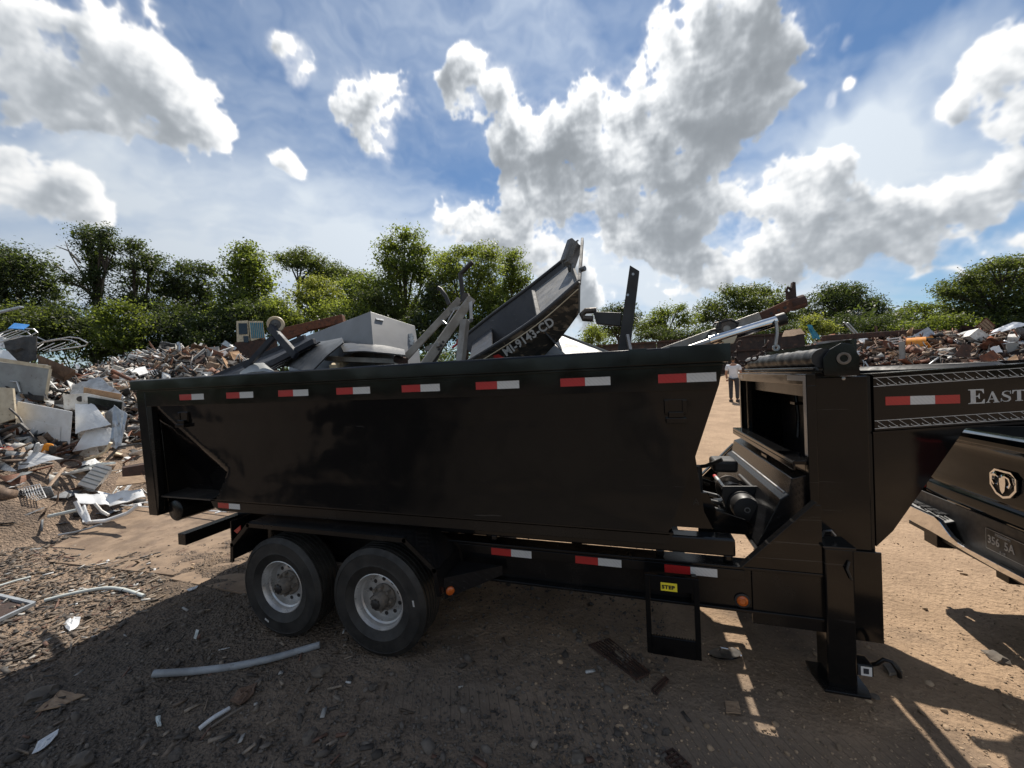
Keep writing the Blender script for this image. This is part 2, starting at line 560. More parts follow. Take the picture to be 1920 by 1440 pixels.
def reflective_tape(name, c, ridge):
    m, n, out = newmat(name)
    p = n.n.new('ShaderNodeBsdfPrincipled')
    g = n.n.new('ShaderNodeNewGeometry'); x, y, z = n.sep(g.outputs['Position'])
    s = n.m('SINE', n.m('MULTIPLY', n.m('ADD', x, z), ridge))
    d = n.noise(g.outputs['Position'], 40, 4, .6)
    n.put(p.inputs['Base Color'], n.mix(n.m('MULTIPLY', n.smooth(s, .2, .9), n.smooth(d, .3, .7, .1, .45)), c, tuple(q * .62 for q in c)))
    p.inputs['Roughness'].default_value = .3
    p.inputs['Coat Weight'].default_value = .4
    n.l.new(p.outputs[0], out.inputs['Surface'])
    return m


def leaf_mat(name, dark, light, trans, mixf=.45):
    m, n, out = newmat(name)
    g = n.n.new('ShaderNodeNewGeometry')
    f = n.smooth(n.noise(g.outputs['Position'], .55, 3, .6), .35, .68)
    col = n.mix(f, dark, light)
    col = n.mix(.16, col, (.06, .06, .05))
    k = n.smooth(g.outputs['Random Per Island'], 0, 1, .6, 1.4, kind='LINEAR')
    col = n.v('SCALE', col, scale=k)
    tcol = n.v('SCALE', n.mix(f, trans, tuple(q * 1.25 for q in trans)), scale=k)
    d = n.n.new('ShaderNodeBsdfPrincipled'); n.put(d.inputs['Base Color'], col); d.inputs['Roughness'].default_value = .5
    d.inputs['Specular IOR Level'].default_value = .35
    t = n.n.new('ShaderNodeBsdfTranslucent'); n.put(t.inputs['Color'], tcol)
    mx = n.n.new('ShaderNodeMixShader'); mx.inputs[0].default_value = mixf
    n.l.new(d.outputs[0], mx.inputs[1]); n.l.new(t.outputs[0], mx.inputs[2])
    n.l.new(mx.outputs[0], out.inputs['Surface'])
    return m


M = {}
M['black'] = black_paint('black gloss paint', .075, .035, .005)
M['black_side'] = black_paint('black gloss side panel', .055, .035, .013)
M['black_dull'] = black_paint('black chassis paint', .22, .09, .003)
M['black_int'] = mat('black plain steel', (.012, .012, .013), (.03, .027, .024), 5, rough=.5)
M['tread'] = tread_plate('black tread plate')
M['red_tape'] = reflective_tape('red reflective tape', (.42, .022, .022), 260)
M['white_tape'] = reflective_tape('white reflective tape', (.56, .57, .57), 260)
M['grey_tape'] = reflective_tape('grey reflective strip', (.22, .22, .215), 400)
M['rubber'] = mat('tyre rubber', (.012, .0118, .0115), (.026, .0245, .0225), 9, rough=.62, bump=.25, bscale=60, bdist=.003)
M['rim'] = mat('silver painted wheel', (.56, .56, .56), (.43, .425, .415), 8, rough=.33, rvar=.1, metal=.55)
M['hub'] = mat('rusty hub', (.10, .09, .08), (.17, .145, .12), 18, rough=.7, bump=.5, bscale=30, bdist=.006)
M['amber'] = mat('amber lens', (.55, .12, .012), (.42, .08, .01), 30, rough=.25, coat=.5)
M['red_lens'] = mat('red lens', (.40, .015, .015), (.30, .01, .01), 30, rough=.25, coat=.5)
M['yellow'] = mat('yellow sticker', (.78, .66, .03), (.70, .60, .04), 20, rough=.45)
M['black_ink'] = mat('black ink', (.01, .01, .01), rough=.5)
M['decal'] = mat('pale grey decal', (.50, .50, .49), (.44, .44, .43), 20, rough=.5)
M['chrome'] = mat('chrome', (.82, .82, .82), (.74, .73, .72), 6, rough=.08, rvar=.05, metal=1.0)
M['steel'] = mat('bare steel', (.42, .42, .42), (.28, .27, .26), 7, rough=.36, metal=.9, bump=.1)
M['dark_steel'] = mat('dark oily steel', (.05, .047, .044), (.11, .09, .075), 8, rough=.5, metal=.5, bump=.2)
M['rust'] = mat('rust', (.17, .062, .030), (.075, .034, .022), 6, rough=.85, bump=.5, bscale=40, c3=(.27, .12, .06), s3=12)
M['rust_dark'] = mat('dark rust', (.075, .038, .027), (.035, .022, .018), 6, rough=.85, bump=.5, bscale=40, c3=(.16, .075, .045), s3=12)
M['rust_wall'] = mat('weathered steel sheet', (.055, .033, .026), (.03, .022, .02), 2.5, rough=.8, c3=(.10, .055, .035), s3=4, bump=.2)
M['white'] = mat('white enamel', (.76, .77, .77), (.66, .66, .65), 5, rough=.35, c3=(.42, .36, .30), s3=9, lo3=.62, hi3=.72, bump=.08, bscale=6, bdist=.02)
M['white_dirty'] = mat('dirty white enamel', (.66, .655, .63), (.48, .46, .42), 4, rough=.5, c3=(.24, .16, .11), s3=8, lo3=.56, hi3=.70, bump=.2)
M['cream'] = mat('cream plastic', (.62, .53, .38), (.50, .41, .28), 6, rough=.5, c3=(.22, .15, .09), s3=10)
M['tan'] = mat('cardboard tan', (.43, .27, .15), (.33, .20, .11), 7, rough=.85, c3=(.20, .12, .07), s3=10)
M['galv'] = mat('galvanised sheet', (.48, .50, .52), (.34, .355, .37), 6, rough=.36, metal=.75, c3=(.22, .17, .13), s3=7, lo3=.6, hi3=.72, bump=.15, bscale=8)
M['alu'] = mat('aluminium', (.66, .66, .65), (.50, .50, .49), 6, rough=.34, metal=.8, bump=.12)
M['grey_panel'] = mat('grey sheet', (.30, .315, .31), (.235, .24, .235), 3, rough=.55, c3=(.14, .12, .10), s3=12, lo3=.62, hi3=.7, bump=.1, bscale=5)
M['grey_cab'] = mat('grey powder coat', (.19, .195, .20), (.16, .163, .166), 2.2, rough=.45, rvar=.08, spec=.4, bump=.05, bscale=4, bdist=.02)
M['dark_plastic'] = mat('dark grey plastic', (.060, .064, .068), (.088, .09, .092), 5, rough=.42, c3=(.13, .12, .105), s3=16, lo3=.62, hi3=.75)
M['navy'] = mat('navy powder coat', (.022, .026, .036), (.035, .038, .046), 5, rough=.6, spec=.3, c3=(.10, .09, .08), s3=18, lo3=.64, hi3=.74)
M['grey_tube'] = mat('worn grey tube', (.30, .285, .26), (.21, .19, .165), 9, rough=.45, metal=.25, c3=(.13, .09, .06), s3=14, lo3=.6, hi3=.72)
M['dull_alu'] = mat('dull oxidised aluminium', (.22, .215, .205), (.15, .147, .14), 6, rough=.8, spec=.2)
M['vinyl'] = mat('black tarp vinyl', (.016, .017, .019), (.026, .026, .028), 7, rough=.42, bump=.25, bscale=18, bdist=.01)
M['olive'] = mat('boat inner paint', (.030, .031, .035), (.05, .049, .05), 4, rough=.45, c3=(.13, .125, .12), s3=22, lo3=.62, hi3=.72, bump=.15)
M['boat_alu'] = mat('scuffed boat aluminium', (.20, .197, .19), (.13, .127, .12), 6, rough=.55, metal=.3, c3=(.10, .085, .07), s3=12, lo3=.6, hi3=.74)
M['dark'] = mat('dark scrap', (.022, .021, .021), (.055, .048, .042), 6, rough=.6, bump=.3)
M['brown'] = mat('brown board', (.155, .095, .062), (.10, .062, .042), 7, rough=.85, bump=.3, stretch=(1, 4, 1))
M['wood'] = mat('weathered wood', (.36, .25, .16), (.24, .16, .10), 6, rough=.85, bump=.3, stretch=(1, 6, 1))
M['blue'] = mat('blue plastic', (.05, .26, .66), (.04, .20, .52), 6, rough=.45)
M['teal'] = mat('teal plastic', (.03, .24, .34), (.02, .16, .25), 6, rough=.5)
M['orange'] = mat('orange plastic', (.78, .30, .02), (.62, .22, .02), 8, rough=.4)
M['red'] = mat('red paint', (.50, .03, .025), (.32, .02, .02), 8, rough=.5)
M['grey_pipe'] = mat('grey conduit', (.30, .325, .35), (.21, .225, .24), 9, rough=.5, c3=(.10, .085, .07), s3=16, lo3=.6, hi3=.75)
M['pvc'] = mat('pale pipe', (.56, .60, .58), (.44, .47, .45), 8, rough=.5, c3=(.22, .17, .12), s3=14)
M['paper'] = mat('crumpled white paper', (.66, .68, .70), (.52, .53, .54), 9, rough=.85, bump=.4, bscale=14)
M['bark'] = mat('bark', (.075, .058, .044), (.038, .03, .024), 5, rough=.9, bump=.8, bscale=14, bdist=.05, stretch=(3, 3, .6))
M['deadwood'] = mat('dead branch', (.20, .17, .14), (.13, .11, .09), 6, rough=.9)
M['glass'] = mat('dark glass', (.012, .014, .016), (.02, .02, .022), 5, rough=.06, rvar=.03)
M['truck'] = mat('dark green truck paint', (.004, .008, .011), (.006, .010, .013), 3, rough=.09, rvar=.04, spec=.25)
M['truck_trim'] = mat('black plastic trim', (.016, .017, .019), (.028, .028, .03), 12, rough=.5)
M['skin'] = mat('skin', (.36, .20, .13), (.32, .17, .11), 10, rough=.55)
M['shirt'] = mat('white cotton', (.70, .73, .78), (.60, .63, .68), 6, rough=.9)
M['trousers'] = mat('dark cotton', (.045, .047, .055), (.03, .032, .04), 9, rough=.9)
M['hair'] = mat('dark hair', (.018, .013, .01), (.03, .022, .017), 30, rough=.6)
M['rock'] = mat('stone', (.15, .125, .10), (.085, .072, .06), 7, rough=.9, bump=.6, bscale=12, bdist=.02, c3=(.24, .21, .17), s3=9)

# ------------------------------------------------------------------ ground
def sstep(a, b, x):
    t = np.clip((x - a) / (b - a), 0, 1); return t * t * (3 - 2 * t)


def gz_np(x, y, fine=True):
    x = np.asarray(x, np.float32); y = np.asarray(y, np.float32)
    P = np.stack([x, y, np.zeros_like(x)], -1) + 40.0
    z = np.clip(.06 * (y - 5.2), 0, 3.9) * sstep(5.0, 9.0, y)
    # heaps: beside the container's tail, behind it, and across the yard
    n = fbm(P, .45, 3) - .5
    m = sstep(.9, 2.6, y) * (1 - sstep(8.5, 12.5, y - .0 * x))
    z = z + np.clip(.44 * (-x - 7.9) + n * .8, 0, 2.5) * m * sstep(7.6, 8.6, -x) * (1 - sstep(15, 22, -x))
    z = z + 1.75 * np.exp(-(((x + 15.5) / 3.8) ** 2 + ((y - 11.3) / 2.6) ** 2)) * (1 + n)
    z = z + 2.4 * np.exp(-(((x + 24.0) / 4.5) ** 2 + ((y - 20.0) / 3.4) ** 2)) * (1 + n)
    d = np.maximum(0, 1 - ((np.maximum(0, 8.6 - x)) / 3.0)) * sstep(15.5, 21.0, y - .12 * (x - 10)) * (1 - sstep(27, 33, y))
    z = z + np.clip(d * (1.62 + .03 * (x - 10) + n * 1.6), 0, 4.5)
    z = z + 1.05 * sstep(-2.2, -4.2, y) * (1 - sstep(-8, -12, y)) * sstep(.8, -.8, x) * sstep(-9.0, -7.4, x) * (1 + .8 * n)  # unseen heap behind the camera, added for its dark reflection in the container
    if fine:
        near = np.exp(-((x + 1) ** 2 + (y - 2.5) ** 2) / 60.0)
        lump = fbm(P, 1.1, 3) - .5; f2 = fbm(P, 7.0, 4, .6) - .5
        rough = .35 + .65 * sstep(1.0, -2.5, x)
        z = z + (lump * .07 + f2 * .085 * rough) * (near * .85 + .15)
        z = z - .02 * near * 0
    return z


def gz(x, y):
    return float(gz_np(np.array([x]), np.array([y]))[0])


def grid_axis(c, lo, hi, n, k):
    a = math.asinh((lo - c) / k); b = math.asinh((hi - c) / k)
    return c + k * np.sinh(np.linspace(a, b, n))


gx = grid_axis(-1.2, -260, 260, 430, 2.6); gy = grid_axis(2.4, -160, 400, 430, 2.2)
GX, GY = np.meshgrid(gx, gy)
GZ = gz_np(GX, GY)
NV = GX.size
me = bpy.data.meshes.new('ground')
me.vertices.add(NV)
me.vertices.foreach_set('co', np.stack([GX, GY, GZ], -1).astype(np.float32).ravel())
ny_, nx_ = GX.shape
idx = np.arange(NV).reshape(ny_, nx_)
qd = np.stack([idx[:-1, :-1], idx[:-1, 1:], idx[1:, 1:], idx[1:, :-1]], -1).reshape(-1, 4)
me.loops.add(qd.size); me.polygons.add(len(qd))
me.loops.foreach_set('vertex_index', qd.ravel())
me.polygons.foreach_set('loop_start', np.arange(0, qd.size, 4)); me.polygons.foreach_set('loop_total', np.full(len(qd), 4))
me.polygons.foreach_set('use_smooth', np.ones(len(qd), bool))
me.update(); me.validate()


def ground_mat():
    m, n, out = newmat('yard dirt')
    p = n.n.new('ShaderNodeBsdfPrincipled')
    g = n.n.new('ShaderNodeNewGeometry'); pos = g.outputs['Position']
    x, y, z = n.sep(pos)
    wob = n.m('MULTIPLY', n.m('SUBTRACT', n.noise(pos, .9, 4, .6), .5), 3.0)
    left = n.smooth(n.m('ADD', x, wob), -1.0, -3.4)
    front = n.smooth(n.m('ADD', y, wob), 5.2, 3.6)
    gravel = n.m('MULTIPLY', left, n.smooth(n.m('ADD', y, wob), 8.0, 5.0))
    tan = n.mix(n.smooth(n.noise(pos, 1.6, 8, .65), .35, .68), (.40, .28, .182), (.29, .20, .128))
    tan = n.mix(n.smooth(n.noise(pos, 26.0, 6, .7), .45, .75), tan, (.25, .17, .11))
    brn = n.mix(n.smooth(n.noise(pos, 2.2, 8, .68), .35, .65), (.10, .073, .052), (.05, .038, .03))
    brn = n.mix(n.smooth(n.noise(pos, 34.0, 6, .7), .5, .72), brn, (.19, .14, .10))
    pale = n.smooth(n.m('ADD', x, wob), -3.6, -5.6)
    brn = n.v('SCALE', brn, scale=n.smooth(pale, 0, 1, 1.0, 2.9, kind='LINEAR'))  # sunlit gravel beyond the trailer's shadow, lightened in its colour
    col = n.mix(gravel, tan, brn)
    rear = n.m('MULTIPLY', n.smooth(y, -1.0, -2.2), n.m('MULTIPLY', n.smooth(n.m('ADD', x, n.m('MULTIPLY', wob, .3)), 1.0, .2), n.smooth(x, -8.6, -7.8)))  # unseen ground behind the camera, blackened for dark reflections in the container side
    rear = n.m('MAXIMUM', rear, n.m('MULTIPLY', n.smooth(n.m('SUBTRACT', x, n.m('MULTIPLY_ADD', y, 1.82, -5.6)), .6, -.4), n.smooth(y, -1.0, -2.0)))  # second unseen dark area, shaped for the black corner of that reflection
    col = n.mix(n.m('MULTIPLY', n.smooth(y, .2, -1.6), .52), col, (.075, .062, .052))  # all unseen ground behind darkened, so the black paint reflects less brown
    col = n.mix(rear, col, (.014, .012, .011))
    trk = n.m('MULTIPLY', n.smooth(n.m('ABSOLUTE', n.m('SUBTRACT', n.m('ADD', y, n.m('MULTIPLY', wob, .05)), n.m('ADD', 2.22, n.m('MULTIPLY', x, .10)))), .20, .10), n.smooth(x, -2.4, -1.0))
    col = n.mix(n.m('MULTIPLY', trk, .55), col, (.30, .21, .14))
    dark_patch = n.m('MULTIPLY', n.smooth(n.noise(n.v('ADD', pos, (3.1, 1.7, 0)), .8, 3, .6), .52, .66), front)  # darker patches at random over the ground in front
    col = n.mix(n.m('MULTIPLY', dark_patch, .55), col, (.075, .06, .05))
    grey = n.m('MULTIPLY', n.smooth(n.m('ADD', x, n.m('MULTIPLY', wob, .5)), 1.5, .2), n.m('MULTIPLY', n.smooth(n.m('ADD', y, n.m('MULTIPLY', wob, .3)), 3.6, 2.6), n.smooth(x, -5.0, -3.5)))
    col = n.mix(n.m('MULTIPLY', grey, .72), col, n.mix(n.noise(pos, 5.0, 6, .65), (.10, .084, .07), (.20, .166, .134)))  # neutral tone of the trailer's shade mixed into the dirt colour
    heap = n.m('MAXIMUM', n.m('MULTIPLY', n.smooth(x, 5.4, 7.4), n.smooth(y, 15.0, 17.5)), n.m('MAXIMUM', n.smooth(n.m('ADD', x, n.m('MULTIPLY', wob, .4)), -9.8, -11.0), 0.0))
    col = n.mix(n.m('MULTIPLY', heap, n.smooth(y, -1.0, 1.2)), col, n.mix(n.smooth(n.noise(pos, 3.0, 6, .7), .35, .65), (.05, .034, .026), (.022, .019, .018)))
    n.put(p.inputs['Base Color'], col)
    p.inputs['Roughness'].default_value = .92
    p.inputs['Specular IOR Level'].default_value = .25
    b = n.n.new('ShaderNodeBump'); b.inputs['Strength'].default_value = 1.0; b.inputs['Distance'].default_value = .03
    h = n.m('ADD', n.noise(pos, 13.0, 10, .68), n.m('MULTIPLY', n.voronoi(pos, 30.0, 'F1', 1.0, .6), n.smooth(gravel, 0, 1, .25, .9)))
    h = n.m('MULTIPLY', h, n.smooth(trk, 0, 1, 1.0, .35, kind='LINEAR'))
    h = n.m('ADD', h, n.m('MULTIPLY', trk, n.m('MULTIPLY', n.smooth(n.m('SINE', n.m('MULTIPLY', n.m('ADD', x, n.m('MULTIPLY', y, .5)), 95.0)), -.2, .6), .16)))
    n.put(b.inputs['Height'], h); n.put(p.inputs['Normal'], b.outputs[0])
    n.l.new(p.outputs[0], out.inputs['Surface'])
    return m


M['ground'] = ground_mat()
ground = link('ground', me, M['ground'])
tag(ground, kind='structure')

# ---- gravel and chips: uncountable, each one a small faceted solid
ICO_V = np.array([(-.5257, 0, .8507), (.5257, 0, .8507), (-.5257, 0, -.8507), (.5257, 0, -.8507), (0, .8507, .5257), (0, .8507, -.5257),
                  (0, -.8507, .5257), (0, -.8507, -.5257), (.8507, .5257, 0), (-.8507, .5257, 0), (.8507, -.5257, 0), (-.8507, -.5257, 0)], np.float32)
ICO_F = np.array([(0, 1, 4), (0, 4, 9), (9, 4, 5), (4, 8, 5), (4, 1, 8), (8, 1, 10), (8, 10, 3), (5, 8, 3), (5, 3, 2), (2, 3, 7), (7, 3, 10), (7, 10, 6),
                  (7, 6, 11), (11, 6, 0), (0, 6, 1), (6, 10, 1), (9, 11, 0), (9, 2, 11), (9, 5, 2), (7, 11, 2)], np.int32)
BOX_V = np.array([(-1, -1, -1), (1, -1, -1), (1, 1, -1), (-1, 1, -1), (-1, -1, 1), (1, -1, 1), (1, 1, 1), (-1, 1, 1)], np.float32) * .5
BOX_F = np.array([(3, 2, 1), (3, 1, 0), (4, 5, 6), (4, 6, 7), (0, 1, 5), (0, 5, 4), (1, 2, 6), (1, 6, 5), (2, 3, 7), (2, 7, 6), (3, 0, 4), (3, 4, 7)], np.int32)


def rot_mats(rs, n, tilt):
    a = rs.uniform(0, 2 * np.pi, n); b = rs.normal(0, tilt, n); c = rs.normal(0, tilt, n)
    ca, sa, cb, sb, cc, s_ = np.cos(a), np.sin(a), np.cos(b), np.sin(b), np.cos(c), np.sin(c)
    Rz = np.zeros((n, 3, 3), np.float32); Rz[:, 0, 0] = ca; Rz[:, 0, 1] = -sa; Rz[:, 1, 0] = sa; Rz[:, 1, 1] = ca; Rz[:, 2, 2] = 1
    Rx = np.zeros((n, 3, 3), np.float32); Rx[:, 0, 0] = 1; Rx[:, 1, 1] = cb; Rx[:, 1, 2] = -sb; Rx[:, 2, 1] = sb; Rx[:, 2, 2] = cb
    Ry = np.zeros((n, 3, 3), np.float32); Ry[:, 1, 1] = 1; Ry[:, 0, 0] = cc; Ry[:, 0, 2] = s_; Ry[:, 2, 0] = -s_; Ry[:, 2, 2] = cc
    return Rz @ Rx @ Ry


def swarm(name, V, F, pos, size, rs, tilt, jitter, material, label, cat):
    n = len(pos)
    v = V[None] * size[:, None, :] * (1 + rs.uniform(-jitter, jitter, (n, len(V), 1)).astype(np.float32))
    v = np.einsum('nij,nkj->nki', rot_mats(rs, n, tilt), v) + pos[:, None, :]
    f = F[None] + (np.arange(n) * len(V))[:, None, None]
    me = bpy.data.meshes.new(name)
    me.vertices.add(n * len(V)); me.vertices.foreach_set('co', v.astype(np.float32).ravel())
    fl = f.reshape(-1, 3).astype(np.int32)
    me.loops.add(fl.size); me.polygons.add(len(fl))
    me.loops.foreach_set('vertex_index', fl.ravel())
    me.polygons.foreach_set('loop_start', np.arange(0, fl.size, 3)); me.polygons.foreach_set('loop_total', np.full(len(fl), 3))
    me.update(); me.validate()
    return tag(link(name, me, material), label, cat, kind='stuff')


def scatter_view(rs, n, px0, px1, py0, py1, zmax=.6, power=1.0):
    """points on the ground spread evenly over part of the view, so that detail follows distance"""
    out = []
    px = rs.uniform(px0, px1, n); py = py0 + (py1 - py0) * rs.uniform(0, 1, n) ** power
    for a, b in zip(px, py):
        q = at_z(a, b, 0.0)
        for _ in range(3): q = at_z(a, b, min(zmax, gz0(q.x, q.y)))
        out.append((q.x, q.y))
    return np.array(out, np.float32)


def gz0(x, y):
    return max(0.0, .44 * (-x - 8.0)) if x < -8 else max(0.0, .06 * (y - 5.2))


rs = np.random.RandomState(5)
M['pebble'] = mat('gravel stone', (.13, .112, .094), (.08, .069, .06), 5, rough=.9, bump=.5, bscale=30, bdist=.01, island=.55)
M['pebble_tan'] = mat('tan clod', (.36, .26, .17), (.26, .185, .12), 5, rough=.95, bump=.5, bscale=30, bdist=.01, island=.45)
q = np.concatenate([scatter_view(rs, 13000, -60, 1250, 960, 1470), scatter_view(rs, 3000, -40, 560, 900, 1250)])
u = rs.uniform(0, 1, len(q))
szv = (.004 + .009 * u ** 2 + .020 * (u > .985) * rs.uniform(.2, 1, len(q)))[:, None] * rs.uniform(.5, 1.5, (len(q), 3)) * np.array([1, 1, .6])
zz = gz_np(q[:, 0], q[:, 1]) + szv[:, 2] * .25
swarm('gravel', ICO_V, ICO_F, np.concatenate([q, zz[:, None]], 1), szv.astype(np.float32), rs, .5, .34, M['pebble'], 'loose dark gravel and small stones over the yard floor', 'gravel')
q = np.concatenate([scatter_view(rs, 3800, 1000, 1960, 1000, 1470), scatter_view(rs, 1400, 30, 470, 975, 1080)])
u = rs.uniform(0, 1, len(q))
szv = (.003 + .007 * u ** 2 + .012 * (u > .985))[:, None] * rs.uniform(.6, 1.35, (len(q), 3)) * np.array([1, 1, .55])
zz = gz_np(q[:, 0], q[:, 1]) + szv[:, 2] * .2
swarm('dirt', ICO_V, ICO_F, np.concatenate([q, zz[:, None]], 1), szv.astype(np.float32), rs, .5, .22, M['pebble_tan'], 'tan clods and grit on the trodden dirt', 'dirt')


def chips_mat(name='mixed litter', pal=None):
    m, n, out = newmat(name)
    p = n.n.new('ShaderNodeBsdfPrincipled'); g = n.n.new('ShaderNodeNewGeometry')
    r = n.n.new('ShaderNodeValToRGB'); cr = r.color_ramp; cr.interpolation = 'CONSTANT'
    pal = pal or [(0, (.14, .082, .055)), (.20, (.065, .04, .03)), (.40, (.20, .105, .06)), (.54, (.03, .028, .027)), (.68, (.27, .19, .13)), (.77, (.21, .075, .038)), (.90, (.38, .37, .35)), (.975, (.58, .58, .57))]
    while len(cr.elements) < len(pal): cr.elements.new(.5)
    for e, (ps, c) in zip(cr.elements, pal): e.position = ps; e.color = (*c, 1)
    n.put(r.inputs[0], g.outputs['Random Per Island'])
    f = n.noise(g.outputs['Position'], 30, 4, .6)
    n.put(p.inputs['Base Color'], n.v('SCALE', r.outputs[0], scale=n.smooth(f, .3, .7, .6, 1.15)))
    p.inputs['Roughness'].default_value = .75
    n.l.new(p.outputs[0], out.inputs['Surface'])
    return m


M['chips'] = chips_mat('ground litter', [(0, (.12, .09, .066)), (.25, (.06, .05, .042)), (.45, (.19, .145, .105)), (.60, (.05, .046, .043)), (.72, (.27, .22, .17)), (.88, (.13, .07, .048)), (.93, (.36, .35, .33)), (.98, (.55, .56, .56))])
q = np.concatenate([scatter_view(rs, 1500, -60, 300, 868, 1130, 1.2), scatter_view(rs, 150, -40, 700, 1100, 1470), scatter_view(rs, 24, 700, 1400, 1150, 1460)])
szv = np.stack([rs.uniform(.02, .10, len(q)) * (1 + 1.2 * (rs.uniform(0, 1, len(q)) > .93)), rs.uniform(.006, .028, len(q)), rs.uniform(.003, .012, len(q))], 1)
zz = gz_np(q[:, 0], q[:, 1]) + .008
swarm('litter', BOX_V, BOX_F, np.concatenate([q, zz[:, None]], 1), szv.astype(np.float32), rs, .22, .12, M['chips'], 'splinters, shreds and small litter trodden into the ground', 'litter')

# ---- the mass of small scrap that the heaps are made of
M['scrap_mass'] = chips_mat('rusty small scrap')
M['scrap_pale'] = chips_mat('pale small scrap', [(0, (.17, .115, .08)), (.15, (.03, .028, .027)), (.32, (.28, .20, .14)), (.44, (.025, .025, .027)), (.58, (.36, .33, .30)), (.66, (.19, .085, .05)), (.76, (.19, .20, .21)), (.84, (.50, .49, .46)), (.93, (.72, .73, .73))])


def heap_points(n, x0, x1, y0, y1, keep):
    x = rs.uniform(x0, x1, n); y = rs.uniform(y0, y1, n); z = gz_np(x, y, False)
    ok = keep(x, y, z)
    return np.stack([x[ok], y[ok], z[ok]], 1)


def scrap_mass(name, pts, lo, hi, label, mm='scrap_mass'):
    n = len(pts)
    kd = rs.choice(3, n, p=[.42, .38, .20]); a_ = rs.uniform(lo, hi, n)
    s = np.stack([a_ * np.choose(kd, [2.3, 1.25, .8]), a_ * np.choose(kd, [.13, .85, .6]), a_ * np.choose(kd, [.11, .05, .5])], 1)
    pts = pts.copy(); pts[:, 2] += rs.uniform(-.02, .14, n) * hi * 2
    return swarm(name, BOX_V, BOX_F, pts.astype(np.float32), s.astype(np.float32), rs, .62, .25, M[mm], label, 'scrap')


scrap_mass('scrap_rubble', heap_points(12000, -16, -8.2, 1.2, 11, lambda x, y, z: (z > .95) | ((z > .1) & (rs.uniform(0, 1, len(z)) < .10))), .05, .30, 'small mixed scrap filling the heap beside the container tail', 'scrap_pale')
scrap_mass('scrap_rubble', heap_points(8000, -26, -11, 8, 19, lambda x, y, z: z > .9 + .06 * (y - 5)), .06, .46, 'small mixed scrap filling the mound beyond the container tail', 'scrap_pale')
scrap_mass('scrap_rubble', heap_points(17000, 5.6, 34, 15.0, 30, lambda x, y, z: z > .06 * (y - 5.2) + .25), .05, .36, 'small mixed scrap filling the long heap across the yard')

# ---- dirt-covered steel road plates beside the container tail
def plate(name, label, corners, thick, lift, material):
    b = MB(); pts = [Vector((x, y, gz_np(np.array([x]), np.array([y]), False)[0] + lift)) for x, y in corners]
    b.prism(pts, (0, 0, -thick))
    o = b.build(name, material, origin=(corners[0][0], corners[0][1], 0), bevel=.003)
    return tag(o, label, 'steel plate')


M['dirt_plate'] = mat('dirt covered steel plate', (.25, .178, .12), (.15, .105, .072), 3.4, rough=.92, c3=(.10, .06, .04), s3=6, lo3=.56, hi3=.7, bump=.5, bscale=40, bdist=.01)
plate('steel_plate', 'large dirt covered steel road plate lying flat behind the trailer tail', [(-7.3, 2.72), (-4.9, 2.86), (-4.7, 4.55), (-8.25, 4.3)], .02, .012, M['dirt_plate'])
plate('steel_plate', 'second dirt covered steel plate under the trailer, beside the rear wheels', [(-4.86, 2.80), (-3.1, 2.75), (-3.0, 4.5), (-4.64, 4.52)], .02, .008, M['dirt_plate'])

# ------------------------------------------------------------------ trees
M['leaf_dark'] = leaf_mat('dark leaves', (.022, .036, .013), (.038, .058, .018), (.10, .135, .025), .42)
M['leaf_mid'] = leaf_mat('mid green leaves', (.038, .063, .015), (.064, .095, .022), (.23, .285, .036), .48)
M['leaf_light'] = leaf_mat('light green leaves', (.062, .092, .022), (.094, .13, .030), (.29, .345, .048), .49)
M['leaf_yellow'] = leaf_mat('yellow green leaves', (.088, .115, .022), (.125, .155, .030), (.34, .37, .055), .49)
M['leaf_olive'] = leaf_mat('olive leaves', (.040, .058, .018), (.062, .084, .025), (.17, .21, .034), .45)
trs = np.random.RandomState(21)


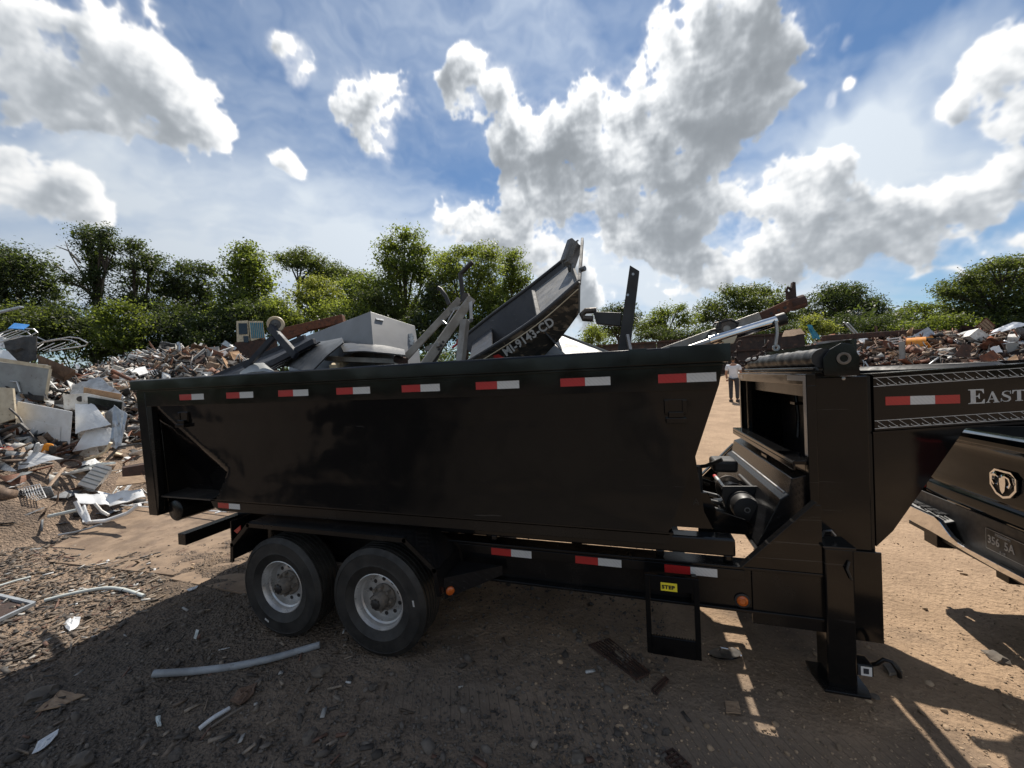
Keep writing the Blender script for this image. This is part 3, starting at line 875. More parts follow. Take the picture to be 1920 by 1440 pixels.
def crown_mesh(name, ells, leaf, material, parent, org, per=1.0, sparse=1.0):
    """ells: (centre Vector, rx, ry, rz); clumps of leaf-sized faces spread through each ellipsoid"""
    allp, alln, alls = [], [], []
    leaf *= .68
    full = []
    for c, rx, ry, rz in ells:                       # uneven outline: smaller lobes round each main one
        full.append((c, rx, ry, rz, 1.0))
        for _ in range(6):
            a_ = trs.uniform(0, 2 * np.pi); e_ = trs.uniform(-.5, 1.3); f_ = trs.uniform(.28, .48)
            full.append((Vector((c.x + rx * .88 * math.cos(a_) * math.cos(e_), c.y + ry * .88 * math.sin(a_) * math.cos(e_), c.z + rz * .92 * math.sin(e_))), rx * f_, ry * f_, max(rz * f_, rx * f_ * .55), .8))
    for c, rx, ry, rz, wt_ in full:
        ncl = max(4, int(.86 * wt_ * per * (rx * rz) / (leaf * leaf)))
        d = trs.normal(size=(ncl, 3)); d /= np.linalg.norm(d, axis=1, keepdims=True)
        rad = trs.uniform(.12, 1.0, (ncl, 1)) ** .5
        cc = d * rad * np.array([rx, ry, rz]) * np.clip(1 + trs.normal(0, .05, (ncl, 1)), .9, 1.08)
        nl = int(17 * sparse)
        sp = np.array([1, 1, .62]) * trs.uniform(.6, 1.3, (ncl, 1)) * leaf * 2.1
        pts = cc[:, None, :] + np.clip(trs.normal(size=(ncl, nl, 3)), -1.5, 1.5) * sp[:, None, :]
        allp.append((pts + np.array(c)).reshape(-1, 3))
        nn = d[:, None, :] * .6 + trs.normal(size=(ncl, nl, 3)) * .7 + np.array([0, 0, .5])
        alln.append(nn.reshape(-1, 3)); alls.append(np.ones(ncl * nl))
        if wt_ == 1.0:                               # the shaded inside of the crown
            m_ = int(ncl * 2.2); q_ = trs.normal(size=(m_, 3)); q_ *= trs.uniform(.1, .80, (m_, 1)) / np.linalg.norm(q_, axis=1, keepdims=True)
            allp.append(q_ * np.array([rx, ry, rz]) + np.array(c)); alln.append(trs.normal(size=(m_, 3))); alls.append(np.full(m_, 2.6))
    sz_ = np.concatenate(alls)[:, None]
    p = np.concatenate(allp); nrm = np.concatenate(alln); nrm /= np.linalg.norm(nrm, axis=1, keepdims=True)
    n = len(p)
    t = np.cross(nrm, trs.normal(size=(n, 3))); t /= np.linalg.norm(t, axis=1, keepdims=True)
    s = np.cross(nrm, t)
    L = leaf * sz_ * trs.uniform(.55, 1.25, (n, 1)); W = L * trs.uniform(.45, .75, (n, 1))
    v = np.stack([p - t * L * .6, p + s * W * .5 + nrm * L * .08, p + t * L * .6 - nrm * L * .12, p - s * W * .5 + nrm * L * .08], 1) - np.array(org)
    me = bpy.data.meshes.new(name)
    me.vertices.add(n * 4); me.vertices.foreach_set('co', v.astype(np.float32).ravel())
    me.loops.add(n * 4); me.polygons.add(n)
    me.loops.foreach_set('vertex_index', np.arange(n * 4))
    me.polygons.foreach_set('loop_start', np.arange(0, n * 4, 4)); me.polygons.foreach_set('loop_total', np.full(n, 4))
    me.update()
    return link(name, me, material, parent)


def tree(name, label, cat, depth, trunk_px, blobs, leafm, leaf=.30, per=1.0, group='trees around the yard', dead=(), trunk_r=.22, sparse=1.0, bole=None):
    """blobs as seen from the yard: (px, py, half width, half height) at the tree's own distance"""
    k = depth / FPX
    cs = []
    for i, (x, y, rx, ry) in enumerate(blobs):
        c = at_d(x, y, depth)
        away = Vector((CF.x, CF.y, 0)).normalized()
        c = c + away * random.uniform(-.5, .5) * rx * k
        cs.append((c, rx * k, (rx * .5 + ry * .5) * k * 1.1, ry * k))
    b = at_d(trunk_px[0], trunk_px[1], depth)
    base = Vector((b.x, b.y, gz(b.x, b.y) - .15))
    t = thing(name, label, cat, base, group)
    mb = MB()
    top = max(cs, key=lambda q: q[0].z)[0]
    mid = sum((q[0] for q in cs), Vector()) / len(cs)
    fork = base.lerp(Vector((mid.x, mid.y, max(mid.z, base.z + 1.0))), .55)
    if bole: fork = at_d(bole[0], bole[1], depth)
    mb.tube([base, base.lerp(fork, .5) + Vector((random.uniform(-.1, .1), 0, 0)), fork], [trunk_r * 1.25, trunk_r, trunk_r * .8], 9)
    for c, rx, ry, rz in cs:
        m_ = fork.lerp(c, .55) + Vector((random.uniform(-.2, .2), random.uniform(-.2, .2), .1)) * min(1.0, rx)
        mb.tube([fork - Vector((0, 0, .1)), m_, c + Vector((0, 0, rz * .3))], [trunk_r * .55, trunk_r * .34, trunk_r * .1], 6)
        for j in range(3):
            e = c + Vector((random.uniform(-.8, .8) * rx, random.uniform(-.8, .8) * ry, random.uniform(-.3, .8) * rz))
            mb.tube([m_, m_.lerp(e, .6) + Vector((0, 0, .05)), e], [trunk_r * .25, trunk_r * .14, .015], 5)
    mb.build('trunk', M['bark'], t, smooth=True)
    for poly in dead:
        pts = [at_d(x, y, depth) for x, y in poly]
        MB().tube(pts, [max(.02, .09 * (1 - i / len(pts))) for i in range(len(pts))], 6).build('dead_branch', M['deadwood'], t, smooth=True)
    crown_mesh('crown', cs, leaf, leafm, t, base, per, sparse)
    return t


G1 = 'trees behind the left heap'
tree('tree', 'dark tree at the left edge of the yard, beyond the blue lounger', 'tree', 34, (40, 690), [(8, 492, 34, 30), (62, 505, 42, 34), (82, 540, 34, 36), (20, 555, 45, 45), (60, 592, 55, 40), (-30, 520, 50, 60)], M['leaf_dark'], .28, 1.1, G1)
tree('tree', 'tall vine-clad forked tree with bare dead branches', 'tree', 33, (181, 690), [(148, 438, 24, 18), (165, 462, 20, 24), (200, 440, 14, 20), (205, 466, 13, 18), (180, 492, 24, 24), (181, 525, 18, 26), (183, 560, 15, 28), (185, 600, 14, 30), (132, 528, 16, 6)], M['leaf_dark'], .24, 1.1, G1,
     dead=[[(180, 580), (158, 520), (132, 478), (122, 452)], [(150, 492), (128, 470), (105, 461)], [(176, 556), (150, 530), (118, 506), (106, 498)], [(190, 560), (198, 500), (208, 470)]], trunk_r=.3, bole=(183, 560))
tree('tree', 'dark layered tree right of the tall vine-clad one', 'tree', 35, (252, 690), [(258, 466, 28, 13), (272, 484, 34, 14), (228, 498, 24, 12), (284, 505, 30, 16), (240, 525, 34, 14), (290, 540, 40, 20), (235, 560, 34, 20), (275, 580, 40, 26)], M['leaf_dark'], .26, .95, G1, trunk_r=.24)
tree('tree', 'slender dark tree between the layered tree and the bright dense one', 'tree', 36, (345, 690), [(342, 502, 20, 14), (328, 528, 28, 26), (388, 508, 26, 18), (372, 540, 32, 28), (338, 570, 40, 36), (385, 585, 34, 40)], M['leaf_dark'], .26, 1.0, G1)
tree('tree', 'bright green dense cone-crowned tree above the white crane cab', 'tree', 34, (455, 690), [(462, 472, 20, 12), (446, 492, 30, 18), (480, 496, 32, 22), (440, 525, 36, 26), (490, 532, 32, 26), (462, 560, 52, 34), (430, 590, 36, 32), (490, 600, 40, 34)], M['leaf_mid'], .32, 1.15, G1)
tree('tree', 'round-topped spreading tree leaning over the rusty boom', 'tree', 46, (556, 680), [(528, 482, 28, 12), (560, 480, 32, 13), (592, 494, 30, 13), (625, 508, 28, 10), (655, 515, 26, 9), (560, 500, 26, 10), (600, 512, 36, 14), (640, 525, 38, 14), (580, 528, 28, 12)], M['leaf_olive'], .30, 1.1, G1, bole=(560, 530))
tree('tree', 'light yellowish green young tree above the rusty boom', 'tree', 34, (600, 680), [(590, 535, 30, 18), (572, 560, 32, 26), (612, 562, 34, 28), (590, 592, 44, 26)], M['leaf_yellow'], .24, 1.1, G1)
tree('tree', 'mid green tree right of the light yellowish one', 'tree', 37, (660, 680), [(650, 530, 30, 18), (690, 540, 34, 26), (660, 565, 40, 28), (700, 585, 40, 30), (636, 596, 34, 26)], M['leaf_mid'], .28, 1.1, G1)
tree('tree', 'tall full-crowned tree behind the grey steel cabinet', 'tree', 36, (760, 690), [(762, 446, 30, 14), (735, 466, 30, 18), (786, 470, 30, 22), (725, 496, 28, 20), (765, 505, 42, 28), (800, 520, 32, 34), (735, 540, 40, 30), (770, 580, 50, 36)], M['leaf_mid'], .28, 1.0, G1, trunk_r=.28)
tree('tree', 'feathery light green tree behind the grey boat trailer frame', 'tree', 33, (872, 690), [(838, 482, 34, 16), (880, 472, 34, 14), (915, 484, 30, 18), (850, 515, 40, 28), (905, 520, 40, 30), (838, 555, 34, 32), (880, 565, 46, 34), (925, 560, 30, 32), (870, 605, 60, 28)], M['leaf_light'], .22, 1.1, G1)
tree('tree', 'dark green tree right of the feathery one, left of the boat bow', 'tree', 36, (962, 690), [(962, 482, 20, 14), (958, 505, 30, 20), (974, 530, 26, 24), (945, 545, 28, 28), (970, 575, 32, 34), (940, 605, 40, 28)], M['leaf_mid'], .26, 1.1, G1)
G2 = 'trees behind the far heap'
tree('tree', 'dark small tree behind the upright black steel post', 'tree', 52, (1160, 660), [(1160, 582, 28, 10), (1138, 596, 34, 14), (1184, 600, 28, 16), (1160, 616, 44, 16)], M['leaf_dark'], .34, 1.1, G2)
tree('tree', 'pale leafy tree left of the hydraulic arm', 'tree', 50, (1245, 660), [(1246, 588, 22, 14), (1226, 605, 26, 15), (1272, 580, 10, 8), (1282, 602, 22, 18), (1250, 622, 40, 12), (1205, 615, 20, 12)], M['leaf_mid'], .30, 1.1, G2)
tree('tree', 'broad mid green tree behind the hydraulic arm', 'tree', 55, (1400, 660), [(1372, 552, 34, 12), (1425, 548, 40, 11), (1340, 572, 30, 13), (1395, 574, 48, 16), (1452, 572, 30, 16), (1330, 596, 30, 16), (1385, 602, 52, 18), (1440, 600, 40, 20)], M['leaf_olive'], .36, 1.15, G2, trunk_r=.35)
tree('tree', 'broad dark domed tree right of the rusty boom tip', 'tree', 54, (1590, 660), [(1575, 545, 40, 11), (1615, 548, 36, 12), (1548, 562, 34, 13), (1600, 570, 50, 16), (1640, 575, 26, 16), (1560, 592, 46, 18), (1620, 598, 44, 18), (1520, 590, 28, 18)], M['leaf_dark'], .36, 1.15, G2, trunk_r=.35)
tree('tree', 'low mid green tree left of the great domed tree', 'tree', 50, (1735, 660), [(1704, 588, 28, 10), (1740, 578, 30, 12), (1768, 592, 34, 14), (1720, 606, 40, 13), (1690, 600, 24, 10)], M['leaf_mid'], .32, 1.0, G2)
tree('tree', 'great domed dark tree at the right edge of the yard', 'tree', 44, (1880, 660), [(1905, 494, 46, 12), (1850, 505, 40, 13), (1812, 526, 36, 13), (1880, 525, 60, 18), (1945, 520, 50, 24), (1780, 548, 30, 13), (1830, 556, 46, 20), (1895, 562, 54, 24), (1955, 565, 50, 28), (1800, 585, 42, 18), (1870, 595, 52, 20), (1940, 600, 50, 22)], M['leaf_olive'], .34, 1.15, G2, trunk_r=.45)
tree('bush', 'bright yellow green bush growing on the far scrap heap', 'bush', 27, (1540, 640), [(1532, 600, 17, 13), (1522, 612, 14, 12), (1556, 613, 18, 11), (1540, 618, 28, 10)], M['leaf_yellow'], .17, 1.1, 'bushes', trunk_r=.06)
tree('bush', 'small light green bush below the upright black steel post', 'bush', 27, (1112, 660), [(1112, 622, 15, 12), (1124, 634, 13, 12), (1104, 640, 14, 12)], M['leaf_light'], .15, 1.1, 'bushes', trunk_r=.05)
G3 = 'undergrowth shrubs at the foot of the trees'
for lab, dp, px, bl, mm in [
        ('broad dark shrub at the left edge below the dark tree', 26, 60, [(30, 605, 50, 30), (90, 612, 40, 30), (60, 640, 60, 24), (-30, 620, 40, 40)], 'leaf_olive'),
        ('shrub filling the gap under the vine-clad tree', 27, 140, [(125, 600, 30, 30), (150, 625, 34, 26), (110, 640, 36, 24)], 'leaf_dark'),
        ('bright leafy shrub right of the vine-clad trunk', 27, 225, [(232, 580, 26, 20), (216, 605, 26, 24), (246, 615, 28, 22), (230, 640, 40, 20)], 'leaf_mid'),
        ('dim shrub under the layered dark tree', 29, 300, [(285, 612, 34, 26), (320, 620, 34, 26), (300, 645, 50, 20)], 'leaf_dark'),
        ('dark shrub left of the white crane cab', 29, 390, [(375, 620, 34, 30), (412, 628, 30, 28), (395, 650, 44, 20)], 'leaf_dark'),
        ('light shrub behind the rusty boom', 30, 530, [(520, 580, 28, 24), (540, 602, 34, 26), (505, 612, 30, 24)], 'leaf_light'),
        ('mid green shrub behind the left corner of the grey cabinet', 30, 655, [(640, 612, 36, 22), (690, 618, 38, 24), (730, 625, 34, 24)], 'leaf_dark'),
        ('dark shrub between the grey cabinet and the boat trailer frame', 30, 800, [(790, 610, 36, 26), (830, 622, 38, 26), (800, 640, 50, 20)], 'leaf_dark'),
        ('dark shrub behind the boat hull', 32, 940, [(920, 625, 40, 20), (970, 628, 40, 22), (1010, 632, 34, 20)], 'leaf_dark'),
        ('dense shrub between the vine-clad trunk and the layered tree', 30, 185, [(165, 618, 34, 30), (200, 632, 36, 28), (180, 660, 50, 24)], 'leaf_dark'),
        ('dense shrub right under the slender dark tree', 31, 345, [(330, 600, 36, 30), (360, 628, 38, 30), (340, 655, 50, 24)], 'leaf_dark'),
        ('dense green shrub below the bright cone-crowned tree', 31, 455, [(430, 612, 36, 28), (470, 600, 40, 30), (505, 590, 34, 28), (460, 645, 50, 26)], 'leaf_dark'),
        ('pale shrub right of the light yellowish tree', 31, 640, [(625, 585, 36, 24), (665, 592, 38, 26), (640, 620, 50, 24)], 'leaf_light'),
        ('tall shrub left of the full-crowned tree', 32, 715, [(705, 560, 34, 30), (730, 590, 36, 32), (700, 606, 36, 28)], 'leaf_olive'),
        ('tall dark shrub right of the full-crowned tree', 32, 815, [(810, 560, 32, 36), (820, 600, 36, 30), (790, 630, 40, 24)], 'leaf_dark'),
        ('leafy shrub between the feathery tree and the dark one', 32, 930, [(925, 575, 34, 30), (950, 600, 38, 28), (905, 615, 40, 26)], 'leaf_mid'),
        ('low hedge shrub below the pale leafy tree', 46, 1245, [(1215, 630, 36, 10), (1265, 632, 40, 10), (1310, 628, 34, 12)], 'leaf_dark'),
        ('low dark shrub under the broad mid green tree', 46, 1410, [(1370, 620, 46, 14), (1430, 620, 46, 14), (1480, 618, 36, 14)], 'leaf_dark'),
        ('low dark shrub under the domed dark tree', 46, 1590, [(1550, 615, 46, 14), (1620, 616, 46, 14), (1670, 618, 34, 12)], 'leaf_dark'),
        ('low shrub left of the great domed tree trunk', 42, 1780, [(1740, 612, 40, 12), (1790, 610, 40, 14), (1700, 616, 30, 10)], 'leaf_mid'),
        ('low dark shrub under the great domed tree', 42, 1890, [(1850, 612, 46, 14), (1910, 615, 46, 16), (1960, 615, 40, 20)], 'leaf_dark')]:
    tree('shrub', lab, 'shrub', dp, (px, 680), bl, M[mm], .26, 1.15, G3, trunk_r=.07)
# a far wood seen through gaps; carried on unseen behind, for dark reflections
ells = []
for k in range(150):
    a = R(k * 2.4 + random.uniform(-.8, .8)); rr = random.uniform(64, 84)
    c = Vector((math.sin(a) * rr, math.cos(a) * rr, 0)); hgt = random.uniform(2.4, 4.4)
    ells.append((Vector((c.x, c.y, gz(c.x, c.y) + hgt * .5)), random.uniform(2.8, 4.2), 2.5, hgt))
wood = crown_mesh('far_wood', ells, .62, M['leaf_dark'], None, (0, 0, 0), .42)
tag(wood, 'far dim wood behind the yard trees', 'wood', kind='stuff')

# ------------------------------------------------------------------ the gooseneck trailer
CY = 3.55                                           # centre line of trailer and truck
BK, BD, TR = M['black'], M['black_dull'], M['tread']


def my(y): return 2 * CY - y


T = thing('gooseneck_trailer', 'black tandem-axle gooseneck trailer carrying the loaded container', 'trailer', (-1, CY, 0))
YF = 2.62
for mir in (False, True):
    f = my if mir else (lambda y: y)
    b = MB()
    b.box((-3.3, f(YF), .782), (1.02, f(YF + .13), .80)).box((-3.3, f(YF), .52), (1.02, f(YF + .13), .538)).box((-3.3, f(YF + .05), .538), (1.02, f(YF + .07), .782))
    b.box((.64, f(YF + .012), .455), (1.03, f(YF + .045), .782))
    b.box((.30, f(YF + .02), .538), (.64, f(YF + .045), .78))
    fr = b.build('frame_rail', BD, T, bevel=.003)
    b = MB().box((-3.1, f(2.635), .848), (.56, f(2.745), .958))
    for x in (-2.9, -1.06, .10, .50): b.box((x, f(2.66), .80), (x + .05, f(2.72), .85))
    b.build('tilt_rail', BK, T, bevel=.012)
    b = MB().box((-3.98, f(2.93), .62), (-3.28, f(3.0), .74)); b.build('rear_rail', BD, T, bevel=.004)
    g = MB().prism([(.59, f(YF), .803), (.954, f(YF), 1.20), (1.0, f(YF), 1.20), (1.0, f(YF), .803)], (0, .012 if not mir else -.012, 0))
    g.bar((.575, f(YF - .012), .81), (.965, f(YF - .012), 1.225), .05, .012, up=(-1, 0, 1))
    g.build('gusset', BK, T, bevel=.002)
for x in (-3.0, -2.3, -1.4, -.5, .22): MB().box((x, YF + .13, .60), (x + .08, my(YF + .13), .72)).build('crossmember', BD, T)
MB().box((-4.05, 2.42, .612), (-3.95, my(2.42), .716)).build('rear_bar', BD, T, bevel=.004)
for x in (-2.77, -1.85):
    MB().tube([(x, 2.55, .40), (x, my(2.55), .40)], .055, 14).build('axle', BD, T, smooth=True)


# wheels ---------------------------------------------------------------
def tyre_profile(Ro, Ri, w):
    h = w / 2; p = [(Ri, -h * .72), (Ri + .02, -h * .86), (Ri + (Ro - Ri) * .36, -h * .97), (Ri + (Ro - Ri) * .38, -h * 1.005), (Ri + (Ro - Ri) * .42, -h * .985), (Ri + (Ro - Ri) * .55, -h), (Ro - .040, -h * .97), (Ro - .038, -h * 1.0), (Ro - .033, -h * .955), (Ro - .012, -h * .86)]
    g = [-.62, -.30, 0, .30, .62]
    x = -h * .80
    p.append((Ro, x))
    for q in g:
        c = q * h
        p += [(Ro, c - .007), (Ro - .011, c - .005), (Ro - .011, c + .005), (Ro, c + .007)]
    p.append((Ro, h * .80))
    p += [(Ro - .012, h * .86), (Ro - .033, h * .955), (Ro - .038, h * 1.0), (Ro - .040, h * .97), (Ri + (Ro - Ri) * .55, h), (Ri + (Ro - Ri) * .42, h * .985), (Ri + (Ro - Ri) * .38, h * 1.005), (Ri + (Ro - Ri) * .36, h * .97), (Ri + .02, h * .86), (Ri, h * .72)]
    return p


def wheel(parent, c, out, name='wheel', Ro=.40, w=.245, holes=10, label=None):
    """out: -1 faces the yard side (-Y), +1 the other side"""
    c = Vector(c); ax = (0, out, 0)
    ty = MB().lathe(tyre_profile(Ro, .198, w), c, ax, 56).build(name, M['rubber'], parent, smooth=True)
    h = w / 2
    rp = [(.200, -h * .7), (.214, -h * .66), (.190, -h * .5), (.188, h * .15), (.196, h * .42), (.206, h * .50), (.209, h * .68), (.222, h * .74), (.227, h * .83), (.221, h * .85), (.214, h * .74),
          (.206, h * .62), (.200, h * .46), (.187, h * .40), (.183, h * .10), (.176, h * .02), (.160, h * .10), (.110, h * .14), (.0, h * .14)]
    rp = [(r_ * .93, h_) for r_, h_ in rp]
    rim = MB().lathe(rp, c, ax, 56).build('rim', M['rim'], ty, smooth=True)
    A = Vector(ax); e1 = A.orthogonal().normalized(); e2 = A.cross(e1)
    for k in range(holes):
        t = 2 * math.pi * (k + .3) / holes
        q = c + (e1 * math.cos(t) + e2 * math.sin(t)) * .130 + A * (h * .12)
        MB().lathe([(0, .0022), (.0150, .0022), (.0165, -.004)], q, A, 12).build('vent_hole', M['black_int'], ty)
    b = MB().lathe([(.098, h * .10), (.098, h * .26), (.086, h * .34), (.060, h * .40), (.056, h * .95), (.044, h * 1.06), (.0, h * 1.06)], c, ax, 26)
    for k in range(8):
        t = 2 * math.pi * k / 8
        q = c + (e1 * math.cos(t) + e2 * math.sin(t)) * .083
        b.tube([q + A * (h * .2), q + A * (h * .62)], .0125, 6)
    b.build('hub', M['hub'], ty, smooth=True)
    b = MB().lathe([(.034, h * 1.0), (.034, h * 1.10), (.024, h * 1.16), (0, h * 1.16)], c, ax, 16)
    for k in range(8):
        t = 2 * math.pi * k / 8; q = c + (e1 * math.cos(t) + e2 * math.sin(t)) * .034
        b.tube([q + A * (h * 1.0), q + A * (h * 1.12)], .007, 6)
    b.build('hub_cap', M['black_int'], ty, smooth=True)
    b = MB()
    t = label if label is not None else 0.0
    q = c + Vector((math.cos(t), 0, math.sin(t))) * .315 + A * (h * 1.0)
    tn = Vector((-math.sin(t), 0, math.cos(t)))
    b.bar(q - tn * .022, q + tn * .022, .013, .004, up=A)
    b.build('tyre_sticker', M['decal'], ty)
    return ty


for (x, lab) in ((-2.77, R(-118)), (-1.85, R(8))):
    wheel(T, (x, 2.34 + .1225, .405), -1, label=lab)
    wheel(T, (x, my(2.34 + .1225), .405), 1, label=lab)

# fenders ----------------------------------------------------------------
for mir in (False, True):
    f = my if mir else (lambda y: y)
    prof = [(-3.235, .60), (-3.225, .74), (-3.03, .925), (-1.56, .925), (-1.325, .73), (-1.30, .56)]
    b = MB()
    for (x0, z0), (x1, z1) in zip(prof[:-1], prof[1:]):
        d = Vector((x1 - x0, 0, z1 - z0)).normalized(); nrm = Vector((-d.z, 0, d.x)) * .006
        b.prism([(x0, f(2.315), z0), (x1, f(2.315), z1), Vector((x1, f(2.315), z1)) + nrm, Vector((x0, f(2.315), z0)) + nrm], (0, (.33 if not mir else -.33), 0))
    fd = b.build('fender', TR, T)
    b = MB()
    for (x0, z0), (x1, z1) in zip(prof[:-1], prof[1:]):
        d = Vector((x1 - x0, 0, z1 - z0)).normalized(); nrm = Vector((-d.z, 0, d.x))
        a0, a1 = Vector((x0, f(2.308), z0)) - nrm * .014, Vector((x1, f(2.308), z1)) - nrm * .014
        b.bar(a0 - d * .008, a1 + d * .008, .013, .032, up=nrm)
    b.build('fender_lip', BD, fd)
    b = MB().box((-3.255, f(2.33), .60), (-3.243, f(2.64), .92)); b.build('mud_plate', BD, fd)
    z = .845
    MB().prism([(-3.175, f(2.300), .855), (-3.10, f(2.300), .905), (-3.10, f(2.300), .87), (-3.14, f(2.300), .835)], (0, .004, 0)).build('tail_reflector', M['red_lens'], fd)
    # toe board in front of the fender
    b = MB().prism([(-1.30, f(2.36), .640), (-1.30, f(2.615), .640), (-.96, f(2.615), .640)], (0, 0, .008))
    b.prism([(-1.30, f(2.36), .50), (-.96, f(2.615), .58), (-.96, f(2.615), .640), (-1.30, f(2.36), .640)], (-.006, .008 if not mir else -.008, 0))
    tb = b.build('toe_board', TR, T)
    q = Vector((-1.265, f(2.378), .555))
    MB().lathe([(.030, .0), (.030, .006), (.026, .011), (.012, .014), (0, .014)], q, (.6, -.8 if not mir else .8, 0), 20).build('marker_light', M['amber'], tb, smooth=True)
    q = Vector((.585, f(YF + .018), .585))
    mk = MB().lathe([(.043, 0), (.043, .008), (.033, .010), (.033, .004)], q, (0, -1 if not mir else 1, 0), 24).build('marker_ring', M['truck_trim'], T, smooth=True)
    MB().lathe([(.033, .004), (.030, .012), (.018, .016), (.016, .013), (0, .013)], q, (0, -1 if not mir else 1, 0), 24).build('marker_light', M['amber'], mk, smooth=True)


def tape(parent, a, xdir, L=.305, h=.0508, z=Vector((0, 0, 1)), nrm=Vector((0, -1, 0)), first='red_tape', second='white_tape', segs=2):
    """strip of reflective tape, red and white halves, starting at the middle of its left end"""
    a = Vector(a); x = Vector(xdir).normalized()
    for k in range(segs):
        p0 = a + x * (L / segs * k); p1 = a + x * (L / segs * (k + 1) - .001)
        m_ = M[first] if k % 2 == 0 else M[second]
        MB().prism([p0 - z * h / 2, p1 - z * h / 2, p1 + z * h / 2, p0 + z * h / 2], nrm * .0012).build('reflective_tape', m_, parent)


for x, zc in ((-1.04, .792), (-.425, .790), (.145, .787)):
    pass
b = MB().box((-1.30, YF - .004, .72), (.60, YF + .050, .781)); b.build('side_channel', BD, T, bevel=.002)
for x in (-1.04, -.425, .145): tape(T, (x, YF - .0045, .748), (1, 0, 0))

# hanging step -------------------------------------------------------------
b = MB()
y0, y1 = 2.485, 2.515
b.box((.02, y0, .27), (.05, y1, .762)).box((.297, y0, .27), (.327, y1, .762)).box((.05, y0 + .001, .672), (.297, y1, .761))
b.box((.05, y0 - .002, .285), (.297, 2.62, .305)).box((.05, y0 - .004, .27), (.297, y0 + .004, .385))
for k in range(15):
    x = .056 + k * .016; b.prism([(x, y0 - .003, .385), (x + .014, y0 - .003, .385), (x + .007, y0 - .003, .400)], (0, .006, 0))
b.box((.02, y1, .70), (.05, YF + .02, .73)).box((.297, y1, .70), (.327, YF + .02, .73))
st = b.build('folding_step', BK, T, bevel=.002)
MB().box((.112, y0 - .0015, .672), (.205, y0 - .0002, .722)).build('sticker', M['yellow'], st)
place_text('lettering', 'STEP', .030, M['black_ink'], st, (.118, y0 - .0022, .686), (1, 0, 0), (0, 0, 1), bold=.0016, spacing=1.12, stretch=1.08)

# front tower ------------------------------------------------------------------
YT = 2.80
for mir in (False, True):
    f = my if mir else (lambda y: y); s = -1 if mir else 1
    b = MB().box((1.055, f(YT), .88), (1.318, f(YT + .16), 1.93))
    b.build('tower_post', BK, T, bevel=.006)
    b = MB().box((1.318, f(YT + .045), .88), (1.352, f(YT + .13), 1.93)).box((1.318, f(YT + .012), .85), (1.336, f(YT + .045), 1.93))
    b.build('tower_channel', BD, T)
    b = MB().box((1.04, f(YT - .018), .345), (1.352, f(YT - .006), .885)); b.build('tower_foot_plate', BK, T, bevel=.002)
    b = MB().box((1.06, f(YT), .36), (1.34, f(YT + .13), .879)); b.build('tower_leg', BD, T)
MB().box((1.06, YT + .16, .50), (1.33, my(YT + .16), .62)).build('tower_beam', BD, T)
MB().box((1.08, YT + .16, 1.80), (1.33, my(YT + .16), 1.90)).build('tower_beam', BD, T)
# jack with its foot and crank
jx = 1.068
b = MB().box((jx - .068, 2.60, .16), (jx + .072, 2.745, .965))
jk = b.build('jack_leg', BK, T, bevel=.008)
MB().box((jx - .076, 2.592, .962), (jx + .080, 2.757, .978)).build('jack_cap', BD, jk, bevel=.003)
b = MB().prism([(jx - .10, 2.565, .150), (jx + .115, 2.565, .150), (jx + .13, 2.62, .150), (jx + .13, 2.80, .150), (jx - .11, 2.80, .150), (jx - .115, 2.7, .150)], (0, 0, .016))
b.build('jack_foot', BD, jk, bevel=.003)
MB().tube([(jx + .045, 2.594, .90), (jx + .03, 2.585, .86), (jx + .052, 2.590, .80)], .007, 8).build('jack_handle', M['black_int'], jk, smooth=True)
b = MB().box((jx + .076, 2.63, .235), (jx + .16, 2.72, .300))
bx_ = b.build('jack_gearbox', BD, jk, bevel=.006)
MB().box((jx + .085, 2.628, .240), (jx + .150, 2.6285, .292)).build('sticker', M['white'], bx_)
MB().box((jx + .085, 2.6265, .240), (jx + .098, 2.6275, .292)).box((jx + .110, 2.6265, .252), (jx + .135, 2.6275, .282)).build('sticker_print', M['navy'], bx_)
MB().tube([(jx + .16, 2.68, .27), (jx + .19, 2.66, .30), (jx + .215, 2.65, .335), (jx + .245, 2.64, .335), (jx + .27, 2.63, .29), (jx + .275, 2.63, .26)], .011, 10).build('crank', BD, jk, smooth=True)
for z in (.815, .52):
    MB().tube([(jx - .12, 2.70, z), (jx - .065, 2.70, z)], .012, 8).tube([(jx - .105, 2.70, z), (jx - .095, 2.70, z)], .026, 8).build('bolt', M['steel'], jk)
b = MB().box((jx - .10, 2.69, .50), (jx - .07, 2.76, .86)); b.build('jack_bracket', BD, jk)
MB().tube([(1.035, 2.72, .985), (1.045, 2.71, 1.02), (1.075, 2.70, 1.03), (1.095, 2.70, 1.00)], .008, 8).build('shackle', M['steel'], jk, smooth=True)

# bulkhead with window frame, tarp roller and tool box ---------------------------
XB = 1.0
yn, yf_ = 2.77, my(2.77)
b = MB().box((XB, yn, 1.885), (XB + .05, yf_, 1.955)).box((XB, yn, .80), (XB + .05, yn + .05, 1.885)).box((XB, yf_ - .05, .80), (XB + .05, yf_, 1.885))
b.box((XB - .075, yn + .02, 1.395), (XB + .05, yf_ - .02, 1.42)).box((XB - .075, yn + .02, 1.36), (XB - .062, yf_ - .02, 1.395)).box((XB, yn + .05, 1.33), (XB + .05, yf_ - .05, 1.395))
b.build('bulkhead_frame', BK, T, bevel=.004)
MB().box((1.30, yn + .32, 1.0), (1.31, yf_, 1.95)).box((1.06, yf_ - .012, 1.0), (1.30, yf_ - .002, 1.93)).build('bulkhead_panel', M['black_int'], T)
b = MB().tube([(1.24, 3.62, 1.92), (1.22, 3.58, 1.76), (1.24, 3.60, 1.60), (1.22, 3.57, 1.44)], .014, 8)
b.box((1.20, 3.55, 1.70), (1.26, 3.64, 1.72))
